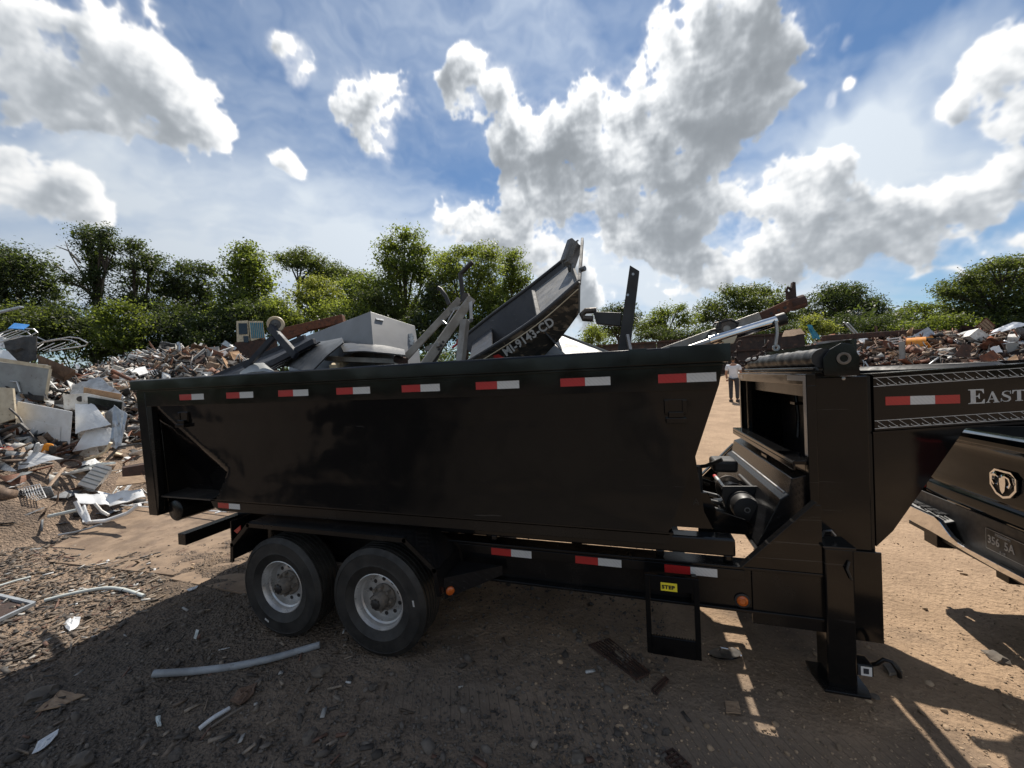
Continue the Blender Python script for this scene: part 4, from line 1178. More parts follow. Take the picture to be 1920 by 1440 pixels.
b.build('strap', BD, T, smooth=True)
b = MB().prism([(XB - .0015, yn + .004, 1.45), (XB - .0015, yn + .046, 1.45), (XB - .0015, yn + .046, 1.91), (XB - .0015, yn + .30, 1.91), (XB - .0015, yn + .30, 1.945), (XB - .0015, yn + .004, 1.945)], (.0012, 0, 0))
b.build('reflective_strip', M['grey_tape'], T)
MB().box((XB - .0015, yf_ - .046, 1.44), (XB - .0003, yf_ - .036, 1.94)).box((XB - .0015, yf_ - .15, 1.905), (XB - .0003, yf_ - .05, 1.94)).build('reflective_strip', M['grey_tape'], T)
b = MB().prism([(1.02, yn + .05, 1.33), (.925, yn + .05, 1.30), (.905, yn + .05, 1.20), (.86, yn + .05, 1.165), (.72, yn + .05, .86), (1.02, yn + .05, .86)], (0, yf_ - yn - .10, 0))
tb = b.build('tool_box', TR, T, bevel=.004)
MB().tube([(.900, yn + .10, 1.192), (.900, yf_ - .1, 1.192)], .009, 8).build('hinge', M['steel'], tb, smooth=True)
MB().box((.94, 3.35, 1.315), (.955, 3.47, 1.335)).build('latch', BD, tb)
MB().box((.70, YF + .14, .842), (1.0, my(YF + .14), .850)).build('deck_plate', TR, T)
# tarp roller
MB().box((1.03, yn, 1.957), (1.27, yf_, 1.966)).box((1.245, yn, 1.966), (1.257, yf_, 2.150)).build('tarp_tray', BK, T)
pl = [at_y(x, y, 2.755) for x, y in ((1545, 704), (1543, 672), (1556, 655), (1577, 643), (1597, 645), (1612, 668), (1612, 704))]
tp = MB().prism(pl, (0, .010, 0)).build('tarp_end_plate', BK, T, bevel=.002)
hc = at_y(1582, 672, 2.752)
MB().lathe([(.036, -.001), (.036, .004), (.026, .007), (.021, .004), (.021, -.01), (0, -.01)], hc, (0, -1, 0), 24).build('bearing', M['hub'], tp, smooth=True)
b = MB()
npt = 40
prf = [(1.10 + .004 * math.sin(i * 1.7), 2.79 + (my(2.79) - 2.79) * i / (npt - 1), 2.045 + .003 * math.sin(i * 2.3)) for i in range(npt)]
b.tube(prf, [.060 + .0016 * math.sin(i * 2.9) + .0012 * math.sin(i * 5.1) for i in range(npt)], 22)
rl = b.build('tarp_roll', M['vinyl'], T, smooth=True)
MB().tube([(1.055, 2.79, 1.985), (1.055, my(2.80), 1.985)], .013, 10).build('tarp_bar', BD, T, smooth=True)
MB().tube([(1.05, 2.79, 1.985), (1.05, 2.765, 1.99), (1.06, 2.76, 1.972)], .008, 8).build('tarp_hook', BD, T, smooth=True)
MB().lathe([(.010, 0), (.010, .004), (0, .006)], (1.20, YT, 1.918), (0, -1, 0), 12).build('bolt', M['steel'], T)

# winch --------------------------------------------------------------------
wx, wz = .735, 1.0
b = MB().lathe([(0, 0), (.045, 0), (.085, .006), (.092, .02), (.092, .10), (.080, .108), (.080, .118), (.095, .124), (.095, .155), (.085, .16), (.085, .30)], (wx, 3.08, wz), (0, 1, 0), 30)
wn = b.build('winch', M['black_int'], T, smooth=True)
MB().lathe([(.0945, .158), (.099, .163), (.099, .195), (.0945, .20)], (wx, 3.08, wz), (0, 1, 0), 30).build('gear_ring', M['steel'], wn, smooth=True)
MB().lathe([(.020, -.004), (.013, -.004), (.013, .002)], (wx, 3.08, wz), (0, 1, 0), 20).build('cap_ring', M['steel'], wn)
b = MB().lathe([(.10, .32), (.10, .335), (.05, .336), (.05, .56), (.10, .561), (.10, .576)], (wx, 3.08, wz), (0, 1, 0), 28); b.build('drum', M['dark_steel'], wn, smooth=True)
for k in range(6):
    MB().lathe([(.050, 0), (.064, .011), (.050, .022)], (wx, 3.43 + k * .032, wz), (0, 1, 0), 22).build('cable_turn', M['steel'], wn, smooth=True)
for dx, dz, mm in ((-.10, .09, 'red'), (.09, .10, 'black_int')):
    MB().tube([(wx + dx, 3.24, wz + dz), (wx + dx, 3.66, wz + dz)], .016, 12).build('tie_rod', M[mm], wn, smooth=True)
MB().tube([(wx - .10, 3.29, wz + .09), (wx - .10, 3.60, wz + .09)], .0175, 12).build('tie_sleeve', M['alu'], wn, smooth=True)
b = MB().prism([(wx - .12, 3.235, wz + .12), (wx + .11, 3.235, wz + .13), (wx + .12, 3.235, wz + .05), (wx + .09, 3.235, wz - .13), (wx - .09, 3.235, wz - .13), (wx - .13, 3.235, wz + .05)], (0, .02, 0)); b.build('side_plate', M['black_int'], wn, bevel=.004)
b = MB().box((wx - .16, 3.36, wz + .19), (wx + .02, 3.56, wz + .29)); b.build('control_box', M['black_int'], wn, bevel=.028, seg=4)
b = MB().box((wx - .12, 3.20, .85), (wx + .12, 3.66, .90)); b.build('winch_mount', BD, wn)
# hook bracket on the tilt frame
b = MB().prism([(.40, 2.98, .86), (.40, 2.98, 1.14), (.47, 2.98, 1.14), (.52, 2.98, 1.02), (.70, 2.98, .965), (.72, 2.98, .86)], (0, .014, 0))
b.build('hook_bracket', BK, T, bevel=.003)
b = MB().prism([(.40, 3.9, .86), (.40, 3.9, 1.14), (.47, 3.9, 1.14), (.52, 3.9, 1.02), (.70, 3.9, .965), (.72, 3.9, .86)], (0, .014, 0))
b.build('hook_bracket', BK, T, bevel=.003)
b = MB()
for y in (3.12, 3.30, 3.5, 3.72): b.bar((.44, y, .95), (.66, y, .90), .03, .03)
b.bar((.46, 3.0, 1.0), (.46, 3.9, 1.0), .04, .05)
b.build('hook_carriage', M['steel'], T, bevel=.003)
MB().tube([(.45, 3.25, 1.26), (.50, 3.22, 1.275), (.60, 3.16, 1.34)], .014, 10).tube([(.45, 3.25, 1.0), (.45, 3.25, 1.27)], .03, 10).build('release_lever', M['black_int'], T, smooth=True)

# neck -----------------------------------------------------------------------
NE = Vector((3.55, CY))
neck_side = None
for mir in (False, True):
    f = my if mir else (lambda y: y)
    a = Vector((1.352, f(2.815), 0)); e = Vector((3.45, f(3.42), 0)); d = (e - a).normalized()
    nrm = Vector((d.y, -d.x, 0)) * (1 if not mir else -1)
    up = Vector((0, 0, 1)); z0a, z1a, z0e, z1e = 1.598, 1.928, 1.66, 1.985

    def Q(s, z, o=0.0, a=a, d=d, nrm=nrm): return a + d * s + nrm * o + Vector((0, 0, z))
    L = (e - a).length
    b = MB().prism([Q(0, z0a), Q(L, z0e), Q(L, z1e), Q(0, z1a)], -nrm * .075)
    nb = b.build('neck_beam', BK, T, bevel=.003)
    b = MB().prism([Q(-.02, z1a + .001, .012), Q(L, z1e + .001, .012), Q(L, z1e + .012, .012), Q(-.02, z1a + .012, .012)], -nrm * .10)
    b.prism([Q(-.02, z0a - .014, .012), Q(L, z0e - .014, .012), Q(L, z0e - .001, .012), Q(-.02, z0a - .001, .012)], -nrm * .10)
    b.build('neck_flange', BK, nb)
    b = MB().prism([Q(0, .905, -.010), Q(.10, .995, -.010), Q(.54, 1.600, -.010), Q(0, 1.583, -.010)], -nrm * .012); b.build('neck_gusset', BK, T, bevel=.002)
    if not mir:
        neck_side = (nb, Q, a, d, nrm)
b = MB().box((1.36, 2.95, 1.63), (1.44, my(2.95), 1.78)).box((2.45, 3.22, 1.70), (2.52, my(3.22), 1.78)).box((1.55, 3.30, 1.70), (2.45, 3.36, 1.735)).box((1.55, 3.74, 1.70), (2.45, 3.80, 1.735))
b.build('neck_crossmember', BD, T)
MB().box((3.40, CY - .16, 1.60), (3.70, CY + .16, 1.99)).tube([(3.55, CY, .98), (3.55, CY, 1.62)], .06, 16).build('coupler', BD, T, bevel=.006)
nb, Q, na, nd, nn = neck_side


def neck_at(px, py):
    """where a line of sight meets the neck's near face"""
    r = ray(px, py); t = (na - CAM).dot(nn) / r.dot(nn); p = CAM + r * t
    return (p - na).dot(nd), p.z


def neck_poly(pts, o=.0012): return [Q(s, z, o) for s, z in pts]


sl = (1.985 - 1.928) / 2.18
# decorative lattice borders along both edges, printed
for z_lo, z_hi in ((1.862, 1.912), (1.612, 1.658)):
    b = MB(); t_ = .0035
    for z in (z_lo, z_hi):
        b.add(neck_poly([(0.0, z), (2.0, z + 2.0 * sl), (2.0, z + 2.0 * sl + t_), (0.0, z + t_)]), [(0, 1, 2, 3)])
    s = .012
    while s < 1.95:
        zz = s * sl; h = z_hi - z_lo
        b.add(neck_poly([(s, z_hi + zz), (s + .005, z_hi + zz), (s + .066, z_lo + zz + t_), (s + .061, z_lo + zz + t_)]), [(0, 3, 2, 1)])
        arc = [(s + .034 + .030 * math.cos(t), z_lo + zz + h * .50 + h * .40 * math.sin(t)) for t in [R(20 + 200 * i / 8) for i in range(9)]]
        arc2 = [(s + .034 + .026 * math.cos(t), z_lo + zz + h * .50 + h * .40 * math.sin(t) - .003) for t in [R(20 + 200 * i / 8) for i in range(9)]]
        arc = [(2 * (s + .034) - x_, 2 * (z_lo + zz + h * .5) - z_) for x_, z_ in arc[:6]]; arc2 = [(2 * (s + .034) - x_, 2 * (z_lo + zz + h * .5) - z_) for x_, z_ in arc2[:6]]
        n0 = len(arc)
        b.add(neck_poly(arc + arc2), [(i, i + 1, n0 + i + 1, n0 + i) for i in range(n0 - 1)])
        s += .0635
    b.build('border_print', M['decal'], nb)
s0, zc = neck_at(1660, 752); s1, zc1 = neck_at(1800, 748)
for k, mm in enumerate(('red_tape', 'white_tape', 'red_tape')):
    e0 = s0 + (s1 - s0) * k / 3; e1_ = s0 + (s1 - s0) * (k + 1) / 3 - .001
    if k == 0: e0 = max(e0, .004)
    zz0 = zc + (zc1 - zc) * k / 3; zz1 = zc + (zc1 - zc) * (k + 1) / 3
    MB().prism([Q(e0, zz0 - .0254, .0002), Q(e1_, zz1 - .0254, .0002), Q(e1_, zz1 + .0254, .0002), Q(e0, zz0 + .0254, .0002)], nn * .0011).build('reflective_tape', M[mm], nb)
# serif lettering EAST- : capital and small capitals, drawn as polygons on a 1 x 1 em
SER = {
    'E': [[(0, 0), (.98, 0), (1.0, .30), (.93, .30), (.80, .09), (.62, .075), (.46, .075), (.46, .475), (.56, .475), (.63, .40), (.65, .33), (.70, .33), (.70, .70), (.65, .70), (.62, .60), (.56, .55), (.46, .55), (.46, .925), (.66, .92), (.82, .88), (.90, .70), (.96, .70), (.94, 1), (0, 1), (0, .955), (.13, .93), (.15, .87), (.15, .12), (.13, .07), (0, .045)]],
    'A': [[(0, 0), (.38, 0), (.38, .045), (.27, .07), (.29, .16), (.335, .29), (.68, .29), (.73, .15), (.74, .08), (.62, .045), (.62, 0), (1.16, 0), (1.16, .045), (1.06, .09), (.64, 1.02), (.52, 1.02), (.17, .15), (.10, .07), (0, .045)], [(.36, .36), (.51, .76), (.65, .36)]],
    'T': [[(.22, 0), (.80, 0), (.80, .045), (.68, .07), (.66, .13), (.66, .93), (.78, .92), (.88, .87), (.96, .68), (1.02, .68), (1.0, 1), (.02, 1), (0, .68), (.06, .68), (.14, .87), (.24, .92), (.36, .93), (.36, .13), (.34, .07), (.22, .045)]],
    '-': [[(0, .30), (.55, .30), (.55, .44), (0, .44)]],
}


def fill_letter(polys):
    bm = bmesh.new()
    for poly in polys:
        vs = [bm.verts.new((x, y, 0)) for x, y in poly]
        for i in range(len(vs)): bm.edges.new((vs[i], vs[(i + 1) % len(vs)]))
    bmesh.ops.triangle_fill(bm, use_beauty=True, edges=bm.edges[:])
    bm.verts.index_update()
    out = [tuple(v.co) for v in bm.verts], [tuple(v.index for v in f.verts) for f in bm.faces]
    bm.free(); return out


def letter_S():
    """an S swept with thick and thin strokes"""
    ctr = [(.74, .76), (.70, .90), (.54, .97), (.36, .95), (.22, .85), (.20, .70), (.32, .58), (.50, .48), (.66, .38), (.70, .22), (.60, .08), (.42, .03), (.24, .06), (.12, .20), (.10, .28)]
    wd = [.05, .05, .055, .07, .12, .17, .20, .21, .20, .17, .12, .07, .055, .05, .05]
    vs, fs = [], []
    for i, (x, y) in enumerate(ctr):
        a = Vector(ctr[max(0, i - 1)]); b_ = Vector(ctr[min(len(ctr) - 1, i + 1)]); d = (b_ - a).normalized(); nr = Vector((-d.y, d.x)) * wd[i] * .5
        vs += [(x + nr.x, y + nr.y, 0), (x - nr.x, y - nr.y, 0)]
    for i in range(len(ctr) - 1): fs.append((2 * i, 2 * i + 1, 2 * i + 3, 2 * i + 2))
    n = len(vs); vs += [(.70, .70, 0), (.78, .70, 0), (.77, .99, 0), (.71, .99, 0), (.04, .02, 0), (.09, .02, 0), (.13, .33, 0), (.05, .33, 0)]
    fs += [(n, n + 1, n + 2, n + 3), (n + 4, n + 5, n + 6, n + 7)]
    return vs, fs


sE, zE = neck_at(1815, 757.5); sE2, zE2 = neck_at(1845, 722)
hE = .085; kx = (sE2 - sE) / .98
x = sE
for ch, hs, ws, adv in (('E', 1.0, 1.0, 1.04), ('A', .76, .72, .86), ('S', .76, .84, .72), ('T', .76, .80, .80), ('-', .8, .8, .6)):
    vs, fs = letter_S() if ch == 'S' else fill_letter(SER[ch])
    b = MB()
    b.add([Q(x + vx * kx * ws, zE + (x - sE) * sl * 1.0 + vy * hE * hs, .0013) for vx, vy, _ in vs], fs)
    b.build('lettering', M['decal'], nb)
    x += adv * kx

# spare wheel lying between the neck beams
spare = MB().lathe(tyre_profile(.395, .212, .24), (1.98, CY, 1.855), (0, 0, 1), 56).build('spare_tyre', M['rubber'], None, smooth=True, origin=(1.98, CY, 1.735))
tag(spare, 'spare tyre lying flat between the two neck beams', 'tyre')
sp_rim = MB().lathe([(.200, -.08), (.214, -.075), (.19, -.05), (.188, .02), (.20, .05), (.214, .075), (.224, .09), (.214, .085), (.18, .02), (.17, .0), (0, .01)], (1.98, CY, 1.855), (0, 0, 1), 40).build('rim', M['rim'], spare, smooth=True)

# ------------------------------------------------------------------ the roll-off container
BN = thing('roll_off_container', 'long glossy black roll-off container loaded with scrap on the trailer', 'container', (-2, CY, 1.0))
SD = M['black_side']
YS, YS2 = 2.40, my(2.40)


def xfront(z): return .17 + (z - 1.06) * (.455 - .17) / (1.92 - 1.06)


for mir in (False, True):
    f = my if mir else (lambda y: y); s = -1 if mir else 1
    # side panel: a sheet with slight dents
    def P(u, v, f=f, s=s):
        z = 1.06 + v * (1.90 - 1.06); x0, x1 = -4.34, xfront(z); x = x0 + (x1 - x0) * u
        w_ = .006 * (mnoise.noise(Vector((x * 1.3, z * 2.2, 3.1))) + .5 * mnoise.noise(Vector((x * 3.1, z * 4.0, 9.1))))
        edge = min(1.0, 6 * min(u, 1 - u), 5 * min(v, 1 - v))
        dl = (-3.38 + 4.15) * (z - 1.85) - (1.32 - 1.85) * (x + 4.15)          # below the crease from the post to the chamfer tip
        ins = 0.0
        if dl < 0 and x < -3.38 - (1.32 - z) * .52: ins = min(.26, -dl / .935 * .52)
        return (x, f(YS) + s * (w_ * edge + .012 * edge + ins), z)
    b = MB()
    if not mir: b.sheet(P, 150, 28, .006)
    else: b.sheet(lambda u, v: P(1 - u, v), 150, 28, .006)
    b.build('side_panel', SD, BN, smooth=True)
    b = MB().prism([(-4.34, f(YS - .006), 1.893), (xfront(1.893), f(YS - .006), 1.893), (.478, f(YS - .006), 2.045), (-4.34, f(YS - .006), 2.045)], (0, s * .020, 0))
    b.build('side_band', BK, BN, bevel=.002)
    rail = [(0, 2.046), (0, 2.132), (.010, 2.142), (.108, 2.142), (.108, 2.046)]
    b = MB()
    pts = [(-4.455, f(2.345 + o), z) for o, z in rail]
    b.prism(pts, (4.455 + .505, 0, 0))
    b.prism([(-4.455, f(2.365), 2.030), (-4.455, f(2.44), 2.030), (-4.455, f(2.44), 2.0455), (-4.455, f(2.365), 2.0455)], (4.455 + .48, 0, 0))
    rl = b.build('top_rail', BK, BN, bevel=.003)
    b = MB().box((.20, f(2.338), 2.050), (.506, f(2.344), 2.146)).box((-.02, f(2.3385), 2.050), (.08, f(2.344), 2.1455)); b.build('rail_patch', BK, rl, bevel=.002)
    b = MB().prism([(-3.60, f(2.412), 1.058), (-3.56, f(2.412), .995), (-3.48, f(2.412), .960), (.165, f(2.412), .985), (.19, f(2.412), 1.058)], (0, s * .08, 0))
    b.build('bottom_rail', BD, BN, bevel=.003)
    MB().box((-3.52, f(2.398), 1.056), (.19, f(2.43), 1.066)).build('bottom_lip', BK, BN)
    b = MB().prism([(-4.465, f(2.39), 2.046), (-4.345, f(2.39), 2.046), (-4.255, f(2.39), .875), (-4.375, f(2.39), .875)], (0, s * .10, 0))
    b.build('rear_post', BK, BN, bevel=.006)
    b = MB().prism([(-4.345, f(2.395), 2.03), (-4.27, f(2.395), 1.90), (-4.235, f(2.395), 1.06), (-4.245, f(2.395), .95), (-4.255, f(2.395), .90)], (0, s * .05, 0))
    b.build('rear_web', BD, BN, bevel=.003)
    b = MB().prism([(-4.25, f(2.66), 1.10), (-3.60, f(2.66), 1.10), (-3.55, f(2.66), .985), (-4.15, f(2.66), .90)], (0, s * .012, 0)); b.build('rear_skirt', BD, BN)
    rc = (-4.10, f(2.44), .915)
    b = MB().lathe([(0, 0), (.088, 0), (.096, .007), (.096, .31), (.088, .317), (0, .317)], rc, (0, s, 0), 30)
    b.build('ground_roller', M['black_dull'], BN, smooth=True)
    b = MB().lathe([(0, .317), (.022, .318), (.022, .36)], rc, (0, s, 0), 12).box((-4.17, f(2.785), .90), (-4.05, f(2.80), 1.06)); b.build('roller_bracket', BD, BN)
    for x, z in ((.225, 1.785), (-3.85, 1.775)):
        b = MB().box((x - .055, f(YS - .040), z - .075), (x + .055, f(YS + .01), z - .045)).box((x - .06, f(YS - .012), z - .02), (x - .035, f(YS + .01), z + .055)).box((x + .035, f(YS - .012), z - .02), (x + .06, f(YS + .01), z + .055))
        b.box((x - .04, f(YS - .030), z - .045), (x + .04, f(YS - .012), z - .012)).box((x - .062, f(YS - .006), z - .03), (x + .062, f(YS + .01), z + .06))
        b.build('tarp_pocket', BK, BN, bevel=.003)
    # skid plate at the front corner
    b = MB().prism([(.185, f(2.70), .99), (.20, f(2.70), 1.28), (.30, f(2.70), 1.46), (.36, f(2.70), 1.46), (.40, f(2.70), 1.10), (.45, f(2.70), .99)], (0, s * .012, 0)); sk = b.build('skid_plate', BK, BN, bevel=.002)
    if not mir: place_text('lettering', 'A', .06, M['black_ink'], sk, (.335, 2.699, 1.14), (1, 0, 0), (0, 0, 1), bold=.0005)
# front wall, floor, tail gate
b = MB().prism([(xfront(1.06), YS, 1.06), (.455, YS, 1.92), (.48, YS, 2.045), (.47, YS, 2.045), (.445, YS, 1.92), (xfront(1.06) - .01, YS, 1.06)], (0, YS2 - YS, 0)); b.build('front_wall', BK, BN)
MB().box((-4.30, YS + .012, 1.045), (xfront(1.06), YS2 - .012, 1.058)).build('floor_plate', M['black_int'], BN)
MB().prism([(-4.455, 2.50, 2.05), (-4.36, 2.50, 2.05), (-4.27, 2.50, .93), (-4.365, 2.50, .93)], (0, my(2.50) - 2.50, 0)).build('tail_gate', BK, BN, bevel=.004)
MB().box((-4.462, 2.455, 2.046), (-4.36, my(2.455), 2.14)).build('rear_rail', BK, BN, bevel=.003)
MB().box((.405, 2.455, 2.046), (.505, my(2.455), 2.14)).build('front_rail', BK, BN, bevel=.003)
MB().box((-3.5, 2.95, .985), (.3, 3.05, 1.044)).box((-3.5, my(2.95), .985), (.3, my(3.05), 1.044)).build('skid_rail', BD, BN)
for k in range(8): tape(BN, (-3.876 + .5733 * k, YS - .0072, 1.966), (1, 0, 0))
tape(BN, (-3.50, 2.411, 1.012), (1, 0, 0), L=.26, h=.045)

# ------------------------------------------------------------------ the load in it
def Y_(pts, y): return [at_y(a, b, y) for a, b in pts]


def plate_px(b, pts, y, thick): return b.prism(Y_(pts, y), (0, thick, 0))


# grey steel cabinet standing on a corner
P0 = at_y(694, 584, 3.30); va = at_y(545, 641, 4.15) - P0; vb = at_y(778, 611, 3.72) - P0
vc = Vector((.36, -.44, -.82)) * .85
t = thing('steel_cabinet', 'big plain grey steel cabinet tipped on its corner in the container', 'cabinet', P0 + vc)
c = [P0, P0 + va, P0 + va + vb, P0 + vb]
MB().prism(c, vc).build('cabinet_body', M['grey_cab'], t, bevel=.004)
n_b = vb.cross(vc).normalized()
if n_b.y > 0: n_b = -n_b
def on_b(u, v, o): return P0 + vb * u + vc * v + n_b * o
b = MB().prism([on_b(.10, .09, .001), on_b(.26, .075, .001), on_b(.26, .10, .001), on_b(.10, .115, .001)], n_b * .012); b.build('latch', M['alu'], t)
b = MB()
for k in range(5): b.box(tuple(on_b(.84 + .02 * (k % 2), .20 + .035 * k, .0) - Vector((.014, .014, .008))), tuple(on_b(.84 + .02 * (k % 2), .20 + .035 * k, .02) + Vector((.014, .014, .008))))
b.build('hinge', M['alu'], t)
MB().prism([on_b(.0, 0, .0015), on_b(.02, 0, .0015), on_b(.02, 1, .0015), on_b(0, 1, .0015)], n_b * .006).build('seam', M['grey_cab'], t)

# white box panel to the right of the boat
t = thing('appliance_shell', 'pale grey white appliance shell lying right of the boat hull', 'appliance', at_y(1100, 660, 3.9))
b = MB(); q0 = at_y(1046, 622, 3.9); q1 = at_y(1152, 662, 3.5); q2 = at_y(1010, 668, 3.4)
b.prism([q0, q1, q1 + Vector((-.1, .5, -.25)), q0 + Vector((-.05, .6, -.1))], (0, 0, -.012))
b.build('shell_top', M['white'], t, bevel=.003)
b = MB(); b.prism([q0 + Vector((0, 0, -.013)), q1 + Vector((0, 0, -.013)), q1 + Vector((-.08, 0, -.30)), q2 + Vector((0, 0, -.2)), q2], (0, .012, 0)); b.build('shell_side', M['grey_panel'], t)

# navy deck with a caster on a folded arm
t = thing('folding_deck', 'dark navy steel deck with folded arm and pale caster wheel', 'equipment frame', at_y(480, 700, 3.0))
a0, a1 = at_y(398, 706, 3.1), at_y(540, 634, 3.1)
b0, b1 = at_y(470, 706, 2.95), at_y(596, 632, 2.95)
b = MB().prism([at_y(392, 712, 3.35), at_y(575, 634, 3.35), at_y(600, 640, 3.0), at_y(470, 712, 3.0)], (.01, 0, -.012)); b.build('deck', M['navy'], t, bevel=.003)
b = MB().bar(at_y(452, 712, 2.97), at_y(590, 640, 2.97), .04, .055).bar(at_y(390, 712, 3.37), at_y(572, 632, 3.37), .04, .05); b.build('deck_rail', M['navy'], t, bevel=.004)
b = MB().bar(at_y(506, 612, 3.0), at_y(556, 668, 2.95), .05, .075, up=(.6, 0, .8)); b.build('arm', M['navy'], t, bevel=.008)
b = MB().bar(at_y(513, 632, 2.98), at_y(460, 690, 2.9), .045, .05); b.build('brace', M['navy'], t, bevel=.006)
hc = at_y(517, 608, 3.02); ax = Vector((.55, -.72, -.12)).normalized()
w_ = MB().lathe([(.050, -.012), (.056, -.014), (.074, -.013), (.080, -.006), (.080, .006), (.074, .013), (.056, .014), (.050, .012), (.050, -.012)], hc, ax, 32).build('caster_wheel', M['cream'], t, smooth=True)
b = MB().lathe([(0, -.009), (.014, -.012), (.018, -.009), (.051, -.007), (.051, .007), (.018, .009), (.014, .012), (0, .009)], hc, ax, 24); b.build('caster_hub', M['dark_plastic'], w_, smooth=True)
b = MB().bar(hc - ax * .018, at_y(508, 622, 3.0), .02, .03); b.build('caster_fork', M['navy'], w_)
b = MB().lathe([(.0, .001), (.008, .001), (.008, .004), (0, .005)], at_y(522, 626, 2.955), (0, -1, 0), 12); b.build('bolt', M['steel'], t)

# moulded grey plastic covers
def cover(name, label, edge_a, edge_b, ya, yb, sag, material, thick=.012, dz=0.0):
    """a bowed panel between two edges seen in the load"""
    A = [at_y(x, y, ya) for x, y in edge_a]; Bv = [at_y(x, y, yb) for x, y in edge_b]
    def pl(L, u):
        f_ = u * (len(L) - 1); i = min(int(f_), len(L) - 2); return L[i].lerp(L[i + 1], f_ - i)
    b = MB().sheet(lambda u, v: pl(A, u).lerp(pl(Bv, u), v) + Vector((0, 0, sag * math.sin(math.pi * v) * (1 - .3 * u))), 14, 8, thick)
    o = b.build(name, material, None, smooth=True, origin=A[0])
    return o


o = cover('plastic_cover', '', [(512, 694), (530, 672), (575, 646), (640, 640)], [(575, 700), (590, 694), (615, 668), (645, 644)], 3.45, 2.72, .05, M['dark_plastic'])
tag(o, 'broad bowed grey plastic cover scuffed by dust, below the caster arm', 'cover')
MB().bar(at_y(552, 666, 3.05) + Vector((0, 0, .035)), at_y(582, 661, 3.05) + Vector((0, 0, .035)), .012, .012).build('scrape', M['decal'], o)
o = cover('plastic_cover', '', [(632, 648), (660, 644), (720, 650), (757, 658)], [(645, 662), (680, 660), (725, 664), (760, 668)], 3.3, 2.85, .03, M['dark_plastic'])
tag(o, 'long low grey plastic cover in front of the grey cabinet', 'cover')
o = cover('plastic_cover', '', [(455, 700), (470, 684), (495, 682), (512, 696)], [(450, 706), (470, 700), (495, 698), (514, 702)], 3.0, 2.75, .02, M['grey_panel'])
tag(o, 'small grey plastic hood at the lower left of the load', 'cover')
t = thing('channel_bar', 'grey channel bar lying under the long plastic cover', 'bar', at_y(700, 675, 3.0))
b = MB().bar(at_y(612, 672, 2.9), at_y(760, 678, 3.0), .05, .045); b.build('channel', M['grey_tube'], t, bevel=.003)
b = MB().bar(at_y(625, 690, 2.8), at_y(665, 664, 3.3), .07, .06); b.build('end_block', M['cream'], t, bevel=.004)
t = thing('rusty_joint', 'small rusty clamp joint at the end of the grey channel bar', 'clamp', at_y(752, 676, 2.95))
b = MB().tube([at_y(742, 672, 2.95), at_y(760, 678, 2.95)], .035, 10).box(tuple(at_y(756, 678, 2.95) - Vector((.03, .03, .03))), tuple(at_y(756, 678, 2.95) + Vector((.03, .03, .03)))); b.build('clamp_body', M['rust_dark'], t)

# boat trailer frame of grey square tube
t = thing('boat_trailer_frame', 'worn grey square-tube boat trailer frame leaning out of the container', 'trailer frame', at_y(800, 690, 3.2))
S = .062
b = MB().bar(at_y(752, 680, 3.05), at_y(862, 562, 3.35), S, S); b.build('side_tube', M['grey_tube'], t, bevel=.005)
b = MB().bar(at_y(785, 700, 2.9), at_y(884, 560, 3.2), S * 1.15, S * 1.25); b.build('side_tube', M['grey_tube'], t, bevel=.005)
b = MB().bar(at_y(862, 690, 2.85), at_y(872, 600, 2.95), S, S * .9); b.build('post', M['grey_tube'], t, bevel=.005)
b = MB().bar(at_y(838, 585, 3.3), at_y(880, 572, 3.2), .03, .03); b.build('cross_tube', M['grey_tube'], t, bevel=.003)
b = MB().bar(at_y(800, 655, 3.1), at_y(826, 645, 2.95), .04, .04); b.build('cross_tube', M['grey_tube'], t, bevel=.003)
b = MB().bar(at_y(882, 563, 3.18), at_y(884, 600, 3.12), .03, .03).bar(at_y(884, 600, 3.12), at_y(872, 606, 3.05), .03, .03); b.build('bracket', M['steel'], t, bevel=.003)
b = MB().tube([at_y(868, 566, 3.2), at_y(866, 540, 3.2), at_y(863, 514, 3.2), at_y(872, 505, 3.2), at_y(886, 491, 3.2)], .021, 10); b.build('winch_handle', M['black_int'], t, smooth=True)
b = MB().prism(Y_([(862, 566), (868, 549), (876, 549), (882, 562)], 3.18), (0, .04, 0)); b.build('winch_plate', M['dark_steel'], t)
b = MB().tube([at_y(842, 571, 3.3), at_y(836, 556, 3.3), at_y(826, 542, 3.3), at_y(821, 540, 3.3)], .020, 10); b.build('bow_roller', M['black_int'], t, smooth=True)
b = MB().tube([at_y(832, 608, 3.15), at_y(829, 600, 3.15), at_y(838, 608, 3.12), at_y(842, 598, 3.12), at_y(852, 582, 3.2)], .007, 6); b.build('wire', M['steel'], t)
b = MB().prism(Y_([(790, 690), (832, 622), (838, 640), (806, 700)], 3.02), (0, .01, 0)); b.build('mount_plate', M['boat_alu'], t)
for k in range(3):
    MB().lathe([(0, .002), (.012, .002), (.012, -.004)], at_y(823 + k * 4, 655 - k * 7, 2.92), (0, -1, 0), 10).build('bolt_hole', M['black_int'], t)
b = MB().tube([at_y(848, 652, 2.95), at_y(856, 646, 2.95), at_y(860, 636, 2.95)], .010, 8); b.build('cable', M['red'], t, smooth=True)

